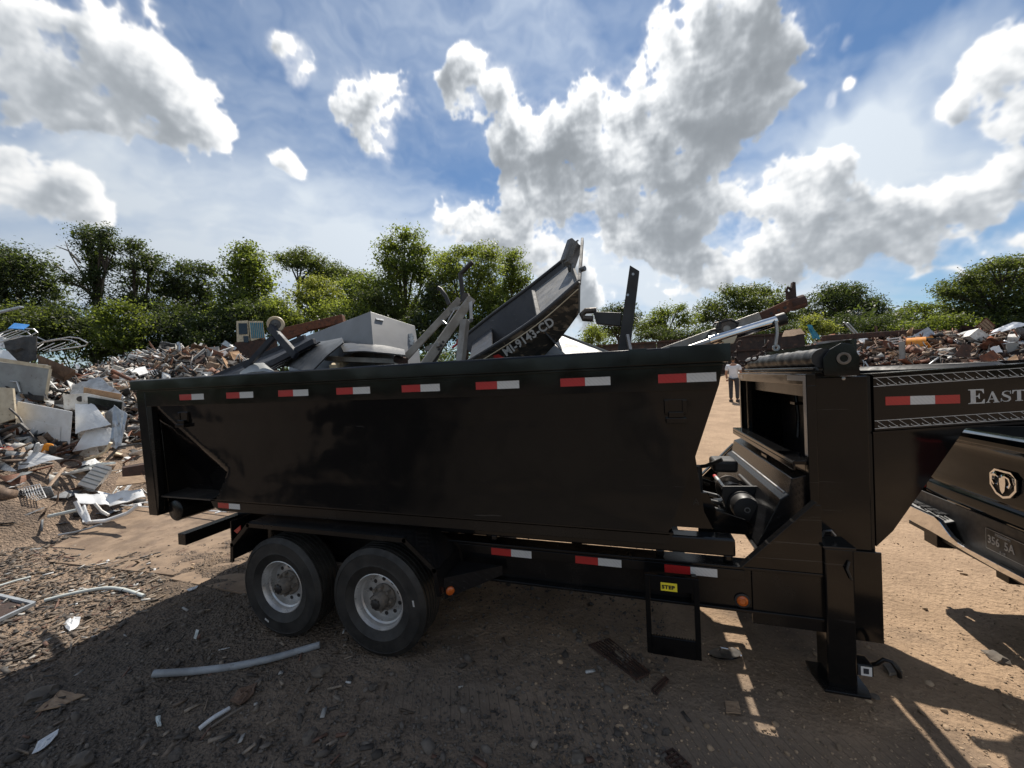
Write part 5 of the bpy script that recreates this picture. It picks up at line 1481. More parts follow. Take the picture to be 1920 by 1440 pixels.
# flat-bottomed camouflage boat, bow up -----------------------------------------
yn_, yf2 = 3.02, 4.12
gn = [at_y(832, 706, yn_), at_y(915, 658, yn_), at_y(1005, 599, yn_), at_y(1084, 531, yn_ + .06)]
gf = [at_y(862, 640, yf2), at_y(915, 597, yf2), at_y(990, 541, yf2), at_y(1066, 481, yf2 - .05)]
cn = [at_y(900, 760, yn_ + .12), at_y(975, 706, yn_ + .12), at_y(1040, 644, yn_ + .12), at_y(1083, 588, yn_ + .14)]
cf = [cn[i] + (gf[i] - gn[i]) * .80 for i in range(4)]


def cr(L, u):
    f_ = u * (len(L) - 1); i = min(int(f_), len(L) - 2); t_ = f_ - i
    p0, p1, p2, p3 = L[max(i - 1, 0)], L[i], L[i + 1], L[min(i + 2, len(L) - 1)]
    return .5 * ((2 * p1) + (p2 - p0) * t_ + (2 * p0 - 5 * p1 + 4 * p2 - p3) * t_ * t_ + (3 * p1 - p0 - 3 * p2 + p3) * t_ ** 3)


BT = thing('jon_boat', 'flat camouflage boat hull with MI registration lettering, bow tilted to the sky', 'boat', cn[0])


def camo():
    m, n, out = newmat('camouflage paint')
    p = n.n.new('ShaderNodeBsdfPrincipled'); g = n.n.new('ShaderNodeNewGeometry'); ps = g.outputs['Position']
    st_ = n.v('MULTIPLY', ps, (5.0, 5.0, 11.0))
    c_ = n.mix(n.smooth(n.noise(st_, .9, 3, .6, dist=1.2), .50, .53), (.022, .020, .017), (.075, .058, .042))
    c_ = n.mix(n.smooth(n.noise(n.v('ADD', st_, (7, 3, 1)), 1.0, 3, .6, dist=1.5), .57, .60), c_, (.15, .115, .08))
    c_ = n.mix(n.smooth(n.noise(n.v('ADD', st_, (1, 13, 4)), 1.3, 3, .6, dist=1.5), .60, .63), c_, (.010, .011, .010))
    n.put(p.inputs['Base Color'], c_); p.inputs['Roughness'].default_value = .42
    n.l.new(p.outputs[0], out.inputs['Surface']); return m


M['camo'] = camo()
th = .012
MB().sheet(lambda u, v: cr(gn, u).lerp(cr(cn, u), v), 16, 4, th).build('hull_side', M['camo'], BT, smooth=True)
MB().sheet(lambda u, v: cr(cf, u).lerp(cr(gf, u), v), 16, 4, th).build('hull_side', M['olive'], BT, smooth=True)
MB().sheet(lambda u, v: cr(cn, u).lerp(cr(cf, u), v) + Vector((0, 0, .004)), 16, 4, th).build('hull_bottom', M['olive'], BT, smooth=True)
MB().prism([gn[3], gf[3], cf[3], cn[3]], (CR.x * .02, CR.y * .02, .004)).build('bow_plate', M['dull_alu'], BT, bevel=.003)
for L in (gn, gf):
    MB().tube([cr(L, i / 18) + Vector((0, 0, .008)) for i in range(19)], .019, 8).build('gunwale', M['olive'], BT, smooth=True)
MB().tube([cr(gn, i / 18) + Vector((.001, -.012, -.048)) for i in range(2, 19)], .0045, 6).build('pinstripe', M['cream'], BT, smooth=True)
# bow deck with its lit edge, a cross seat
dk0, dk1 = .70, .985
b = MB().sheet(lambda u, v: cr(gn, dk0 + (dk1 - dk0) * u).lerp(cr(gf, dk0 + (dk1 - dk0) * u), .05 + .9 * v) - Vector((-.010, 0, .055)), 6, 3, .012); b.build('bow_deck', M['boat_alu'], BT)
e0, e1 = cr(gn, dk0 - .01).lerp(cr(gf, dk0), .04), cr(gn, dk0).lerp(cr(gf, dk0), .96)
b = MB().bar(e0 - Vector((-.005, 0, .06)), e1 - Vector((-.005, 0, .06)), .035, .05); b.build('deck_edge', M['dull_alu'], BT, bevel=.004)
b = MB().prism([e0 - Vector((0, 0, .09)), e1 - Vector((0, 0, .09)), e1 + Vector((.17, 0, -.30)), e0 + Vector((.17, 0, -.30))], (.01, 0, 0)); b.build('deck_face', M['olive'], BT)
b = MB().sheet(lambda u, v: cr(gn, .18 + .18 * u).lerp(cr(gf, .18 + .18 * u), .04 + .92 * v) - Vector((0, 0, .12)), 3, 3, .015); b.build('bench', M['olive'], BT)
# bow bracket and ridged step pad
sb0 = at_y(1064, 497, 3.75); sb1 = at_y(1078, 456, 3.85)
b = MB().bar(sb0, sb1, .16, .07, up=(1, -.6, .3)); sp = b.build('bow_pad', M['boat_alu'], BT, bevel=.012)
dd = sb1 - sb0
for k in range(9):
    q = sb0 + dd * (.1 + .1 * k); MB().bar(q + Vector((-.05, -.062, -.02)), q + Vector((.05, -.055, .025)), .012, .012).build('ridge', M['boat_alu'], sp)
MB().tube([at_y(1058, 500, 3.7), at_y(1056, 490, 3.7), at_y(1070, 458, 3.8)], .010, 8).tube([at_y(1066, 498, 3.6), at_y(1068, 510, 3.6)], .012, 8).build('cable', M['black_int'], BT, smooth=True)
b = MB().bar(at_y(1086, 530, 3.15), at_y(1092, 450, 3.95), .025, .05, up=(0, 0, 1)); b.build('bow_rail', M['dull_alu'], BT, bevel=.004)
b = MB().tube([at_y(1088, 506, 3.3), at_y(1097, 503, 3.28)], .022, 10).tube([at_y(1086, 512, 3.3), at_y(1090, 500, 3.3)], .009, 8); b.build('bow_light', M['dark_plastic'], BT, smooth=True)
# registration lettering on the near side
lp0 = cr(gn, .40).lerp(cr(cn, .40), .62); 
def hull_frame(u, v):
    p = cr(gn, u).lerp(cr(cn, u), v); dx = (cr(gn, min(1, u + .05)).lerp(cr(cn, min(1, u + .05)), v) - p).normalized(); dy = (cr(gn, u) - cr(cn, u)).normalized(); return p, dx, dy
u_ = .415; v_ = .60
xd = (at_y(1042, 603, yn_ + .05) - at_y(950, 664, yn_ + .07)).normalized()
org = at_y(951, 668, yn_ + .055)
yd = (gn[1] - cn[1]).normalized()
nrm_ = xd.cross(yd).normalized()
if nrm_.y > 0: nrm_ = -nrm_
# sit just outside the hull sheet
def onto_hull(p):
    best = None
    for i in range(61):
        a, c_ = cr(gn, i / 60), cr(cn, i / 60)
        nn_ = (c_ - a); 
        # nearest by in-plane distance
        t_ = max(0, min(1, (p - a).dot(nn_) / nn_.length_squared)); q = a + nn_ * t_
        d_ = (q - p).length
        if best is None or d_ < best[0]: best = (d_, q)
    return best[1]
lo = onto_hull(org)
place_text('lettering', 'MI-9143-CD', .098, M['decal'], BT, lo + Vector((0, -.026, 0)), xd, yd, bold=.0028, spacing=1.06, stretch=.92)
MB().prism([lo + xd * -.10 + Vector((0, -.024, 0)), lo + xd * -.02 + Vector((0, -.024, 0)), lo + xd * -.03 + yd * .055 + Vector((0, -.024, 0)), lo + xd * -.07 + yd * .07 + Vector((0, -.024, 0))], (0, .003, 0)).build('registration_sticker', M['red'], BT)

# upright black steel post with a side arm ----------------------------------------
t = thing('steel_post', 'upright black square steel post with a hooked side arm, leaning', 'post', at_y(1160, 690, 3.1))
b = MB().prism(Y_([(1152, 700), (1181, 497), (1199, 508), (1176, 700)], 3.05), (0, .085, 0)); po = b.build('upright', M['black_int'], t, bevel=.004)
b = MB().prism(Y_([(1112, 584), (1166, 586), (1164, 612), (1118, 607)], 3.07), (0, .06, 0)); b.build('side_arm', M['black_int'], t, bevel=.006)
b = MB().tube(Y_([(1118, 582), (1098, 583), (1091, 590), (1094, 597), (1112, 598)], 3.10), .024, 10); b.build('hook', M['dark_steel'], t, smooth=True)
b = MB().lathe([(0, .002), (.010, .002), (.010, -.004)], at_y(1187, 514, 3.05), (0, -1, 0), 10).lathe([(0, .002), (.010, .002), (.010, -.004)], at_y(1177, 553, 3.05), (0, -1, 0), 10); b.build('bolt_hole', M['steel'], t)
MB().bar(at_y(1176, 628, 3.0), at_y(1182, 656, 2.95), .02, .02).build('pin', M['steel'], t)

# hydraulic hoist arm with rusty boom ------------------------------------------------
t = thing('hoist_arm', 'rusty hoist boom with chrome hydraulic cylinder jutting over the front rail', 'hoist', at_y(1300, 690, 4.0))
yh = 3.75
b = MB().bar(at_y(1236, 662, yh) * 2.0 - at_y(1425, 593, yh) * 1.0, at_y(1425, 593, yh), .035, .075); b.build('boom_rail', M['grey_tube'], t, bevel=.005)
b = MB().prism(Y_([(1424, 586), (1482, 560), (1500, 557), (1514, 562), (1513, 573), (1490, 580), (1440, 603), (1426, 600)], yh), (0, .11, 0)); b.build('boom', M['rust'], t, bevel=.01)
b = MB().tube([at_y(1482, 572, yh + .05), at_y(1508, 564, yh + .05)], .055, 16); b.build('boom_tip', M['rust_dark'], t, smooth=True)
b = MB().prism(Y_([(1478, 563), (1476, 548), (1484, 545), (1487, 528), (1492, 529), (1494, 562)], yh + .03), (0, .05, 0)); b.tube(Y_([(1480, 552), (1474, 546), (1477, 539), (1484, 543)], yh + .04), .013, 8); b.build('latch_hook', M['rust_dark'], t, bevel=.003)
for x, y in ((1446, 584), (1460, 578), (1472, 573)): MB().lathe([(0, .003), (.012, .003), (.012, -.003)], at_y(x, y + 4, yh), (0, -1, 0), 8).build('slot', M['black_int'], t)
b = MB().tube([at_y(1330, 640, yh - .06), at_y(1462, 600, yh - .06)], .045, 22); b.build('cylinder', M['chrome'], t, smooth=True)
b = MB().tube([at_y(1456, 602, yh - .06), at_y(1472, 597, yh - .06)], .052, 18); b.build('cylinder_gland', M['black_int'], t, smooth=True)
b = MB().tube([at_y(1262, 664, yh - .06) * 3.0 - at_y(1332, 640, yh - .06) * 2.0, at_y(1332, 640, yh - .06)], .030, 16); b.build('piston_rod', M['steel'], t, smooth=True)
b = MB().tube([at_y(1446, 604, yh - .06), at_y(1450, 607, yh - .06)], .047, 18); b.build('band', M['black_int'], t, smooth=True)
b = MB().tube(Y_([(1455, 602), (1457, 625), (1454, 648)], yh - .12), .013, 8).lathe([(.012, -.01), (.026, -.01), (.026, .01), (.012, .01), (.012, -.01)], at_y(1455, 652, yh - .12), (0, 1, 0), 16); b.build('hanger', M['steel'], t, smooth=True)
b = MB().tube(Y_([(1345, 622), (1352, 604), (1370, 599), (1384, 606), (1380, 618), (1430, 600)], yh - .02), .010, 8); b.build('hose', M['black_int'], t, smooth=True)
b = MB().tube(Y_([(1336, 614), (1340, 606), (1346, 604), (1346, 614)], yh - .02), .008, 6).tube(Y_([(1325, 634), (1334, 620), (1352, 616)], yh - .02), .012, 8); b.build('fitting', M['dark_steel'], t, smooth=True)
b = MB().lathe([(.03, -.02), (.09, -.02), (.09, .02), (.03, .02)], at_y(1362, 617, yh), (0, 1, 0), 22); b.build('pulley', M['dark_steel'], t, smooth=True)
b = MB().prism(Y_([(1352, 638), (1384, 626), (1376, 644), (1360, 646)], yh - .1), (0, .03, 0)); b.build('lug', M['cream'], t, bevel=.004)

# chain draped from the hoist to the bulkhead
ct = thing('chain', 'rusty steel chain draped from the hoist arm to the bulkhead', 'chain', at_y(1400, 690, 4.0))
path = [at_y(x, y, 3.45) for x, y in ((1440, 640), (1432, 655), (1420, 668), (1408, 676), (1394, 681), (1383, 678), (1378, 668), (1384, 652), (1388, 640))]
lens = [0]
for a_, b_ in zip(path[:-1], path[1:]): lens.append(lens[-1] + (b_ - a_).length)
nlk = int(lens[-1] / .042)
for k in range(nlk):
    d_ = lens[-1] * (k + .5) / nlk; i = max(j for j in range(len(lens)) if lens[j] <= d_); i = min(i, len(path) - 2)
    c_ = path[i].lerp(path[i + 1], (d_ - lens[i]) / max(1e-6, lens[i + 1] - lens[i])); dr = (path[i + 1] - path[i]).normalized()
    sd_ = dr.cross(Vector((0, 1, 0))).normalized() if k % 2 else Vector((0, 1, 0))
    ring = [c_ + dr * (.028 * math.cos(q)) + sd_ * (.017 * math.sin(q)) for q in [2 * math.pi * j / 10 for j in range(10)]]
    MB().tube(ring, .0065, 6, closed=True).build('chain_link', M['rust_dark'], ct, smooth=True)

# ------------------------------------------------------------------ pickup truck
TY = 3.43
TK = thing('pickup_truck', 'dark glossy pickup truck hitched under the trailer neck', 'truck', (4.5, TY, 0))
TP = M['truck']
XT = 2.38


def ty(o): return TY + o


# tail gate with a lip, a hollow and a lower crease
prof = [(.86, 0), (.885, -.018), (.97, -.022), (.995, -.006), (1.02, -.016), (1.20, -.010), (1.33, -.016), (1.37, -.040), (1.40, -.075), (1.43, -.080), (1.455, -.055), (1.46, .02), (1.46, .09)]
b = MB().sheet(lambda u, v: (lambda f_: (XT + prof[int(f_)][1] * (1 - (f_ - int(f_))) + prof[min(int(f_) + 1, 12)][1] * (f_ - int(f_)) + .02 * (abs(2 * u - 1) ** 4), ty(.80 - 1.60 * u), prof[int(f_)][0] * (1 - (f_ - int(f_))) + prof[min(int(f_) + 1, 12)][0] * (f_ - int(f_))))(v * 12), 16, 36, .01)
tg = b.build('tailgate', TP, TK, smooth=True)
MB().box((XT + .012, ty(-.79), .87), (XT + .07, ty(.79), 1.44)).build('tailgate_core', M['truck_trim'], tg)
# shield-shaped ram's head badge
ec = at_x(1884, 908, XT - .018); es = .098
def E_(u, v, o=0.0): return Vector((ec.x - o, ec.y - u * es, ec.z + v * es))
shield = [(-1.0, .55), (-.62, .95), (.62, .95), (1.0, .55), (1.0, -.25), (.55, -.80), (.0, -1.0), (-.55, -.80), (-1.0, -.25)]
inner = [(x * .86, y * .86 + .01) for x, y in shield]
b = MB(); n = len(shield)
b.add([E_(x, y, .002) for x, y in shield] + [E_(x, y, .012) for x, y in shield] + [E_(x, y, .012) for x, y in inner] + [E_(x, y, .002) for x, y in inner],
      [(i, (i + 1) % n, n + (i + 1) % n, n + i) for i in range(n)] + [(n + i, n + (i + 1) % n, 2 * n + (i + 1) % n, 2 * n + i) for i in range(n)] + [(2 * n + i, 2 * n + (i + 1) % n, 3 * n + (i + 1) % n, 3 * n + i) for i in range(n)])
em = b.build('emblem', M['chrome'], tg)
MB().prism([E_(x, y, .003) for x, y in inner], (-.001, 0, 0)).build('emblem_field', M['black_int'], em)
b = MB()
for s in (-1, 1):
    hp = [(.10 * s, .52), (.38 * s, .66), (.66 * s, .52), (.72 * s, .18), (.56 * s, -.12), (.40 * s, -.10), (.36 * s, .06)]
    b.tube([E_(x, y, .010) for x, y in hp], [.017, .019, .018, .015, .012, .008, .003], 8)
b.prism([E_(-.20, .60, .004), E_(.20, .60, .004), E_(.24, .10, .004), E_(.16, -.45, .004), E_(0, -.68, .004), E_(-.16, -.45, .004), E_(-.24, .10, .004)], (-.010, 0, 0))
b.build('emblem_head', M['chrome'], em, smooth=True)
# bumper: chrome ends, dropped middle with black recess
XBm = 2.27


def tilt(b):
    for p in b.v: p.x += max(0.0, .80 - p.z) * .40 - .055


def by(px, py, x=XBm):
    q = at_x(px, py, x); return (q.y - TY, q.z)


def to_mid(p, q):                                  # carry an edge on to the truck's middle
    t_ = p[0] / (p[0] - q[0]); return (0.0, p[1] + (q[1] - p[1]) * t_)


lo_ = [by(1702, 977), by(1740, 998), by(1800, 1036)]; hi_ = [by(1800, 1025), by(1788, 1017)]
outl = lo_ + [to_mid(lo_[0], lo_[2]), to_mid(hi_[1], by(1815, 1032))] + hi_ + [by(1779, 1006), by(1774, 992), by(1770, 979), by(1763, 970), by(1702, 943)]
zt_, zb_ = outl[-1][1], outl[0][1]
outl = [(.93, zb_ + .01)] + outl + [(.93, zt_)]
for s in (-1, 1):
    b = MB().prism([(XBm, ty(s * u_), v_) for u_, v_ in outl], (.035, 0, 0)); tilt(b)
    b.prism([(XBm + .03, ty(s * .932), zb_ + .01), (XBm + .03, ty(s * .932), zt_), (XBm + .20, ty(s * 1.01), zt_), (XBm + .20, ty(s * 1.01), zb_ + .03)], (.02, 0, 0))
    b.build('bumper_chrome', M['chrome'], TK, bevel=.006)
    b = MB().prism([(XBm + .004, ty(s * .44), zt_ - .05), (XBm + .004, ty(s * .94), zt_ + .002), (XBm + .10, ty(s * .94), zt_ + .012), (XBm + .10, ty(s * .44), zt_ - .02)], (0, 0, .016))
    pad = b.build('step_pad', M['truck_trim'], TK, bevel=.003)
    for i in range(5):
        b = MB()
        for j in range(4): b.box((XBm + .02 + .018 * j, ty(s * (.50 + .085 * i)), zt_ + .008), (XBm + .032 + .018 * j, ty(s * (.56 + .085 * i)), zt_ + .022))
        tag(b.build('pad_grip', M['truck_trim'], pad), kind='stuff')
MB().box((XT - .034, ty(-.95), .58), (XT - .02, ty(.95), .875)).build('bumper_recess', M['truck_trim'], TK)
MB().box((XBm + .06, ty(-.94), zb_ - .05), (XT - .02, ty(.94), zb_ - .02)).build('bumper_underside', M['truck_trim'], TK)
# licence plate
px_ = XT - .040
PZ = -.017
pl = MB().box((px_, ty(-.155), .672 + PZ), (px_ + .004, ty(.155), .824 + PZ)).build('licence_plate', M['black_ink'], TK)
b = MB()
for a_, c_ in (((-.152, .676), (.152, .679)), ((-.152, .817), (.152, .820)), ((-.152, .676), (-.149, .820)), ((.149, .676), (.152, .820))): b.box((px_ - .001, ty(a_[0]), a_[1] + PZ), (px_ - .0002, ty(c_[0]), c_[1] + PZ))
b.build('plate_border', M['decal'], pl)
place_text('lettering', '356', .078, M['decal'], pl, (px_ - .001, ty(.138), .722 + PZ), (0, -1, 0), (0, 0, 1), bold=.0012, spacing=1.0, stretch=.80)
place_text('lettering', '5A', .078, M['decal'], pl, (px_ - .001, ty(.010), .722 + PZ), (0, -1, 0), (0, 0, 1), bold=.0012, spacing=1.0, stretch=.80)
place_text('lettering', 'MISSISSIPPI', .026, M['decal'], pl, (px_ - .001, ty(.078), .790 + PZ), (0, -1, 0), (0, 0, 1), stretch=.95)
place_text('lettering', '8-10', .022, M['decal'], pl, (px_ - .001, ty(.045), .686 + PZ), (0, -1, 0), (0, 0, 1), stretch=1.1)
MB().box((XBm + .05, ty(-.05), .50), (XBm + .34, ty(.05), .60)).box((2.3, ty(-.7), .48), (4.6, ty(-.55), .62)).box((2.3, ty(.55), .48), (4.6, ty(.7), .62)).build('hitch_receiver', BD, TK, bevel=.004)
# bed sides with flared arches, lamps, floor
for s in (-1, 1):
    arch = [(3.02 + .46 * (1 - math.cos(math.pi * i / 10)), .62 + .40 * math.sin(math.pi * i / 10)) for i in range(11)]
    side = [(XT, .66)] + arch + [(4.40, .62), (4.40, 1.44), (XT, 1.44)]
    b = MB().prism([(x, ty(s * .99), z) for x, z in side], (0, -s * .04, 0)); b.build('bed_side', TP, TK, bevel=.010)
    b = MB().prism([(XT + .02, ty(s * .83), 1.441), (4.38, ty(s * .83), 1.441), (4.38, ty(s * 1.0), 1.441), (XT, ty(s * 1.0), 1.441)], (0, 0, .035)); b.build('bed_cap', M['truck_trim'], TK, bevel=.010)
    MB().box((XT + .05, ty(s * .80), .85), (4.38, ty(s * .83), 1.43)).build('bed_liner', M['truck_trim'], TK)
    b = MB().box((XT - .012, ty(s * .805), .90), (XT + .05, ty(s * .985), 1.42)); lamp = b.build('tail_lamp', M['red_lens'], TK, bevel=.015)
    MB().box((XT - .014, ty(s * .83), 1.05), (XT - .011, ty(s * .96), 1.14)).build('reverse_lens', M['white'], lamp)
MB().box((XT + .08, ty(-.80), .84), (4.38, ty(.80), .87)).box((4.36, ty(-.80), .87), (4.40, ty(.80), 1.46)).build('bed_floor', M['truck_trim'], TK)
for x in (3.48, 7.15):
    for s in (-1, 1): wheel(TK, (x, ty(s * .86), .40), s, Ro=.40, w=.25, holes=8)
# cab and front end
cabp = [(4.42, .55), (6.62, .55), (6.62, 1.30), (6.05, 1.92), (4.62, 1.93), (4.44, 1.35)]
b = MB().prism([(x, ty(-.98), z) for x, z in cabp], (0, 1.96, 0)); b.build('cab', TP, TK, bevel=.05, seg=3)
MB().prism([(4.438, ty(-.70), 1.45), (4.438, ty(.70), 1.45), (4.575, ty(.62), 1.85), (4.575, ty(-.62), 1.85)], (-.012, 0, .004)).build('rear_window', M['glass'], TK)
for s in (-1, 1):
    MB().prism([(4.75, ty(s * .982), 1.36), (6.40, ty(s * .982), 1.36), (5.98, ty(s * .982), 1.82), (4.80, ty(s * .982), 1.82)], (0, s * .006, 0)).build('side_window', M['glass'], TK)
    MB().prism([(6.63, ty(s * .985), .62), (6.75, ty(s * .985), .62), (6.85, ty(s * .985), .90), (7.15, ty(s * .985), 1.02), (7.5, ty(s * .985), .90), (7.6, ty(s * .985), .62), (8.1, ty(s * .985), .62), (8.15, ty(s * .985), 1.22), (6.63, ty(s * .985), 1.29)], (0, -s * .04, 0)).build('fender_side', TP, TK, bevel=.012)
MB().prism([(6.60, ty(-.95), 1.28), (8.12, ty(-.95), 1.20), (8.20, ty(-.95), .70), (8.10, ty(-.95), .60), (7.9, ty(-.95), .9), (6.6, ty(-.95), .9)], (0, 1.90, 0)).build('hood', TP, TK, bevel=.04, seg=3)
MB().prism([(6.625, ty(-.80), 1.33), (6.625, ty(.80), 1.33), (6.10, ty(.72), 1.90), (6.10, ty(-.72), 1.90)], (.012, 0, .01)).build('windscreen', M['glass'], TK)
MB().box((8.12, ty(-.95), .55), (8.26, ty(.95), .78)).build('front_bumper', M['chrome'], TK, bevel=.03)

# ------------------------------------------------------------------ scrap heaps: the pieces one can tell apart
def away_at(px):
    r = ray(px, 720); return Vector((r.x, r.y, 0)).normalized()


def D_(pts, d): return [at_d(a, b, d) for a, b in pts]


def slab(b, pts, d, thick, drop=0.0):
    """outline seen at distance d, given real thickness away from the viewer"""
    a = away_at(sum(p[0] for p in pts) / len(pts))
    return b.prism(D_(pts, d), a * thick + Vector((0, 0, -drop)))


# --- left heap, hand-built
DL = 7.1
t = thing('tumble_dryer', 'battered white tumble dryer lying on its side with inset panel', 'dryer', at_d(90, 850, DL))
b = MB(); slab(b, [(33, 752), (136, 772), (130, 852), (25, 836)], DL, .10); b.build('front_panel', M['white'], t, bevel=.01)
b = MB(); slab(b, [(40, 784), (114, 799), (112, 848), (34, 834)], DL - .012, .012); b.build('inset_door', M['white'], t, bevel=.006)
b = MB(); a_ = away_at(90); q = D_([(38, 757), (133, 775), (128, 848), (31, 832)], DL + .1); b.prism(q, a_ * .5); b.build('cabinet_shell', M['white_dirty'], t, bevel=.01)
MB().lathe([(.10, 0), (.13, .02), (.13, .16), (.09, .17)], at_d(146, 812, DL + .15), a_.cross(Vector((0, 0, 1))), 22).build('drum_ring', M['white_dirty'], t, smooth=True)


def crumple(name, label, cat, outline, d, material, amp=.05, nu=7, nv=6, depth_tilt=.3, seed=0, thick=.006):
    """bent sheet: a quadrilateral seen at distance d, leaning back and creased"""
    q = D_(outline, d); aw = away_at(sum(p[0] for p in outline) / 4)
    q = [q[0] + aw * depth_tilt, q[1] + aw * depth_tilt, q[2], q[3]]
    def Pf(u, v):
        p = q[0].lerp(q[1], u).lerp(q[3].lerp(q[2], u), v)
        n_ = mnoise.noise(Vector((u * 2.7 + seed * 3.1, v * 2.3, seed))) + .6 * abs(mnoise.noise(Vector((u * 5.1, v * 4.7 + seed, 2.0))))
        return p + (aw * .7 + Vector((0, 0, .5))) * (n_ * amp)
    o = MB().sheet(Pf, nu, nv, thick).build(name, material, None, origin=q[3])
    return tag(o, label, cat)


crumple('crumpled_panel', 'crushed white panel torn from the tumble dryer, right side', 'panel', [(140, 758), (178, 762), (208, 795), (142, 812)], DL, M['white'], .10, 6, 5, .5, 1)
crumple('crumpled_panel', 'long white folded casing below the crushed dryer panel', 'panel', [(168, 800), (213, 806), (206, 832), (136, 848)], DL - .05, M['white'], .06, 6, 4, .3, 2)
crumple('crumpled_panel', 'bent white lid on top of the tumble dryer', 'panel', [(80, 752), (140, 752), (172, 776), (130, 770)], DL + .5, M['white_dirty'], .05, 6, 4, .5, 3)
crumple('bent_panel', 'bent galvanised panel standing beside the container tail', 'panel', [(214, 760), (240, 778), (226, 842), (206, 838)], DL, M['galv'], .07, 5, 6, .25, 4)
crumple('bent_panel', 'curled galvanised strip right of the crushed dryer', 'panel', [(196, 776), (216, 762), (212, 800), (204, 810)], DL + .2, M['galv'], .05, 4, 5, .2, 5)
t = thing('refrigerator', 'dented grey refrigerator lying on its back with cream edges', 'refrigerator', at_d(40, 750, 8.0))
b = MB(); slab(b, [(-20, 676), (94, 690), (84, 752), (-26, 742)], 8.0, .65, -.10); b.build('cabinet_shell', M['grey_panel'], t, bevel=.012)
b = MB(); slab(b, [(-20, 668), (96, 686), (95, 692), (-20, 675)], 7.985, .02); slab(b, [(92, 690), (98, 692), (88, 754), (82, 752)], 7.985, .02); b.build('door_gasket', M['cream'], t)
b = MB(); slab(b, [(38, 738), (80, 742), (80, 752), (36, 748)], 7.98, .03); b.build('kick_grille', M['dark'], t)
b = MB(); b.tube(D_([(20, 715), (32, 716), (38, 735)], 7.97), .02, 8); b.build('crease_rim', M['alu'], t, smooth=True)
crumple('round_back_panel', 'olive tan rounded seat back leaning at the left edge', 'seat back', [(-12, 726), (28, 728), (33, 785), (-12, 800)], 6.9, M['cream'], .02, 6, 6, .15, 6, .03)
crumple('rubber_sheet', 'black curved rubber sheet standing above the refrigerator', 'sheet', [(8, 640), (70, 628), (70, 675), (22, 682)], 8.6, M['dark'], .10, 6, 5, .1, 7, .02)
t = tag(MB().prism(D_([(70, 664), (142, 694), (120, 708), (72, 684)], 8.5), away_at(100) * .35 + Vector((0, 0, -.1))).build('board', M['brown'], None, origin=at_d(100, 700, 8.5), bevel=.006), 'brown chipboard sheet sloping right of the black rubber sheet', 'board')
crumple('plastic_sheet', 'crumpled grey plastic sheet behind the tan tray', 'sheet', [(135, 722), (185, 706), (232, 742), (130, 748)], 8.0, M['galv'], .14, 9, 7, .5, 8)
b = MB(); slab(b, [(157, 726), (229, 739), (226, 750), (156, 738)], 7.6, .45, .0); tag(b.build('tray', M['tan'], None, origin=at_d(190, 750, 7.6), bevel=.008), 'tan cardboard tray lying on the microwave oven', 'tray')
t = thing('microwave_oven', 'white microwave oven with dark door, under the tan tray', 'microwave', at_d(180, 770, 7.5))
b = MB(); slab(b, [(118, 740), (162, 737), (232, 752), (230, 772), (164, 770), (120, 768)], 7.5, .4); b.build('case', M['white_dirty'], t, bevel=.006)
b = MB(); slab(b, [(164, 744), (229, 754), (227, 771), (165, 768)], 7.485, .012); b.build('door_glass', M['glass'], t)
MB().lathe([(0, .004), (.05, .004), (.055, -.002)], at_d(151, 748, 7.49), -away_at(150), 18).build('dial', M['dark'], t)
# white tubular loungers stacked on top
for k, (lab, pts, dd) in enumerate([
        ('uppermost white tubular lounger frame on the left heap', [(-8, 628), (30, 615), (64, 617), (70, 623), (58, 629), (0, 640)], 8.9),
        ('long white tubular lounger frame pointing right over the left heap', [(60, 650), (82, 640), (130, 632), (148, 634), (165, 643), (160, 648), (95, 658)], 8.7),
        ('low white tubular lounger frame under the long one', [(-6, 644), (35, 630), (70, 632), (88, 640), (40, 650)], 8.8)]):
    t = thing('lounge_chair', lab, 'lounger', at_d(pts[0][0], pts[0][1] + 20, dd), 'white tubular lounger frames')
    MB().tube(D_(pts, dd), .014, 8).build('outer_rail', M['alu'], t, smooth=True)
    ip = [(x + (5 if x < 60 else -14), y + 4) for x, y in pts[:-1]]
    MB().tube(D_(ip, dd + .25), .012, 8).build('inner_rail', M['alu'], t, smooth=True)
    for j in range(4):
        f_ = .2 + .2 * j; a_, c_ = Vector(pts[0]).lerp(Vector(pts[-3]), f_), Vector(pts[0]).lerp(Vector(pts[-1]), f_)
        MB().tube([at_d(a_.x, a_.y - 4, dd + .2), at_d(c_.x, c_.y + 3, dd)], .009, 6).build('cross_rail', M['alu'], t, smooth=True)
crumple('blue_seat_slab', 'blue plastic lounger seat on top of the left heap', 'seat', [(28, 604), (56, 607), (44, 618), (16, 617)], 8.85, M['blue'], .02, 5, 3, .3, 9, .02)
crumple('crumpled_panel', 'glossy white panel under the tubular loungers', 'panel', [(-20, 618), (30, 640), (20, 652), (-20, 655)], 8.8, M['white'], .06, 6, 4, .3, 11)
crumple('crumpled_panel', 'white siding sheet below the black rubber sheet', 'panel', [(-15, 650), (15, 656), (40, 684), (-15, 676)], 8.3, M['white'], .05, 6, 4, .3, 12)
b = MB().bar(at_d(-30, 592, 8.2), at_d(41, 575, 8.2), .07, .03); tag(b.build('angle_bar', M['galv'], None, origin=at_d(-30, 600, 8.2)), 'grey angle bar poking up at the left edge against the trees', 'bar')
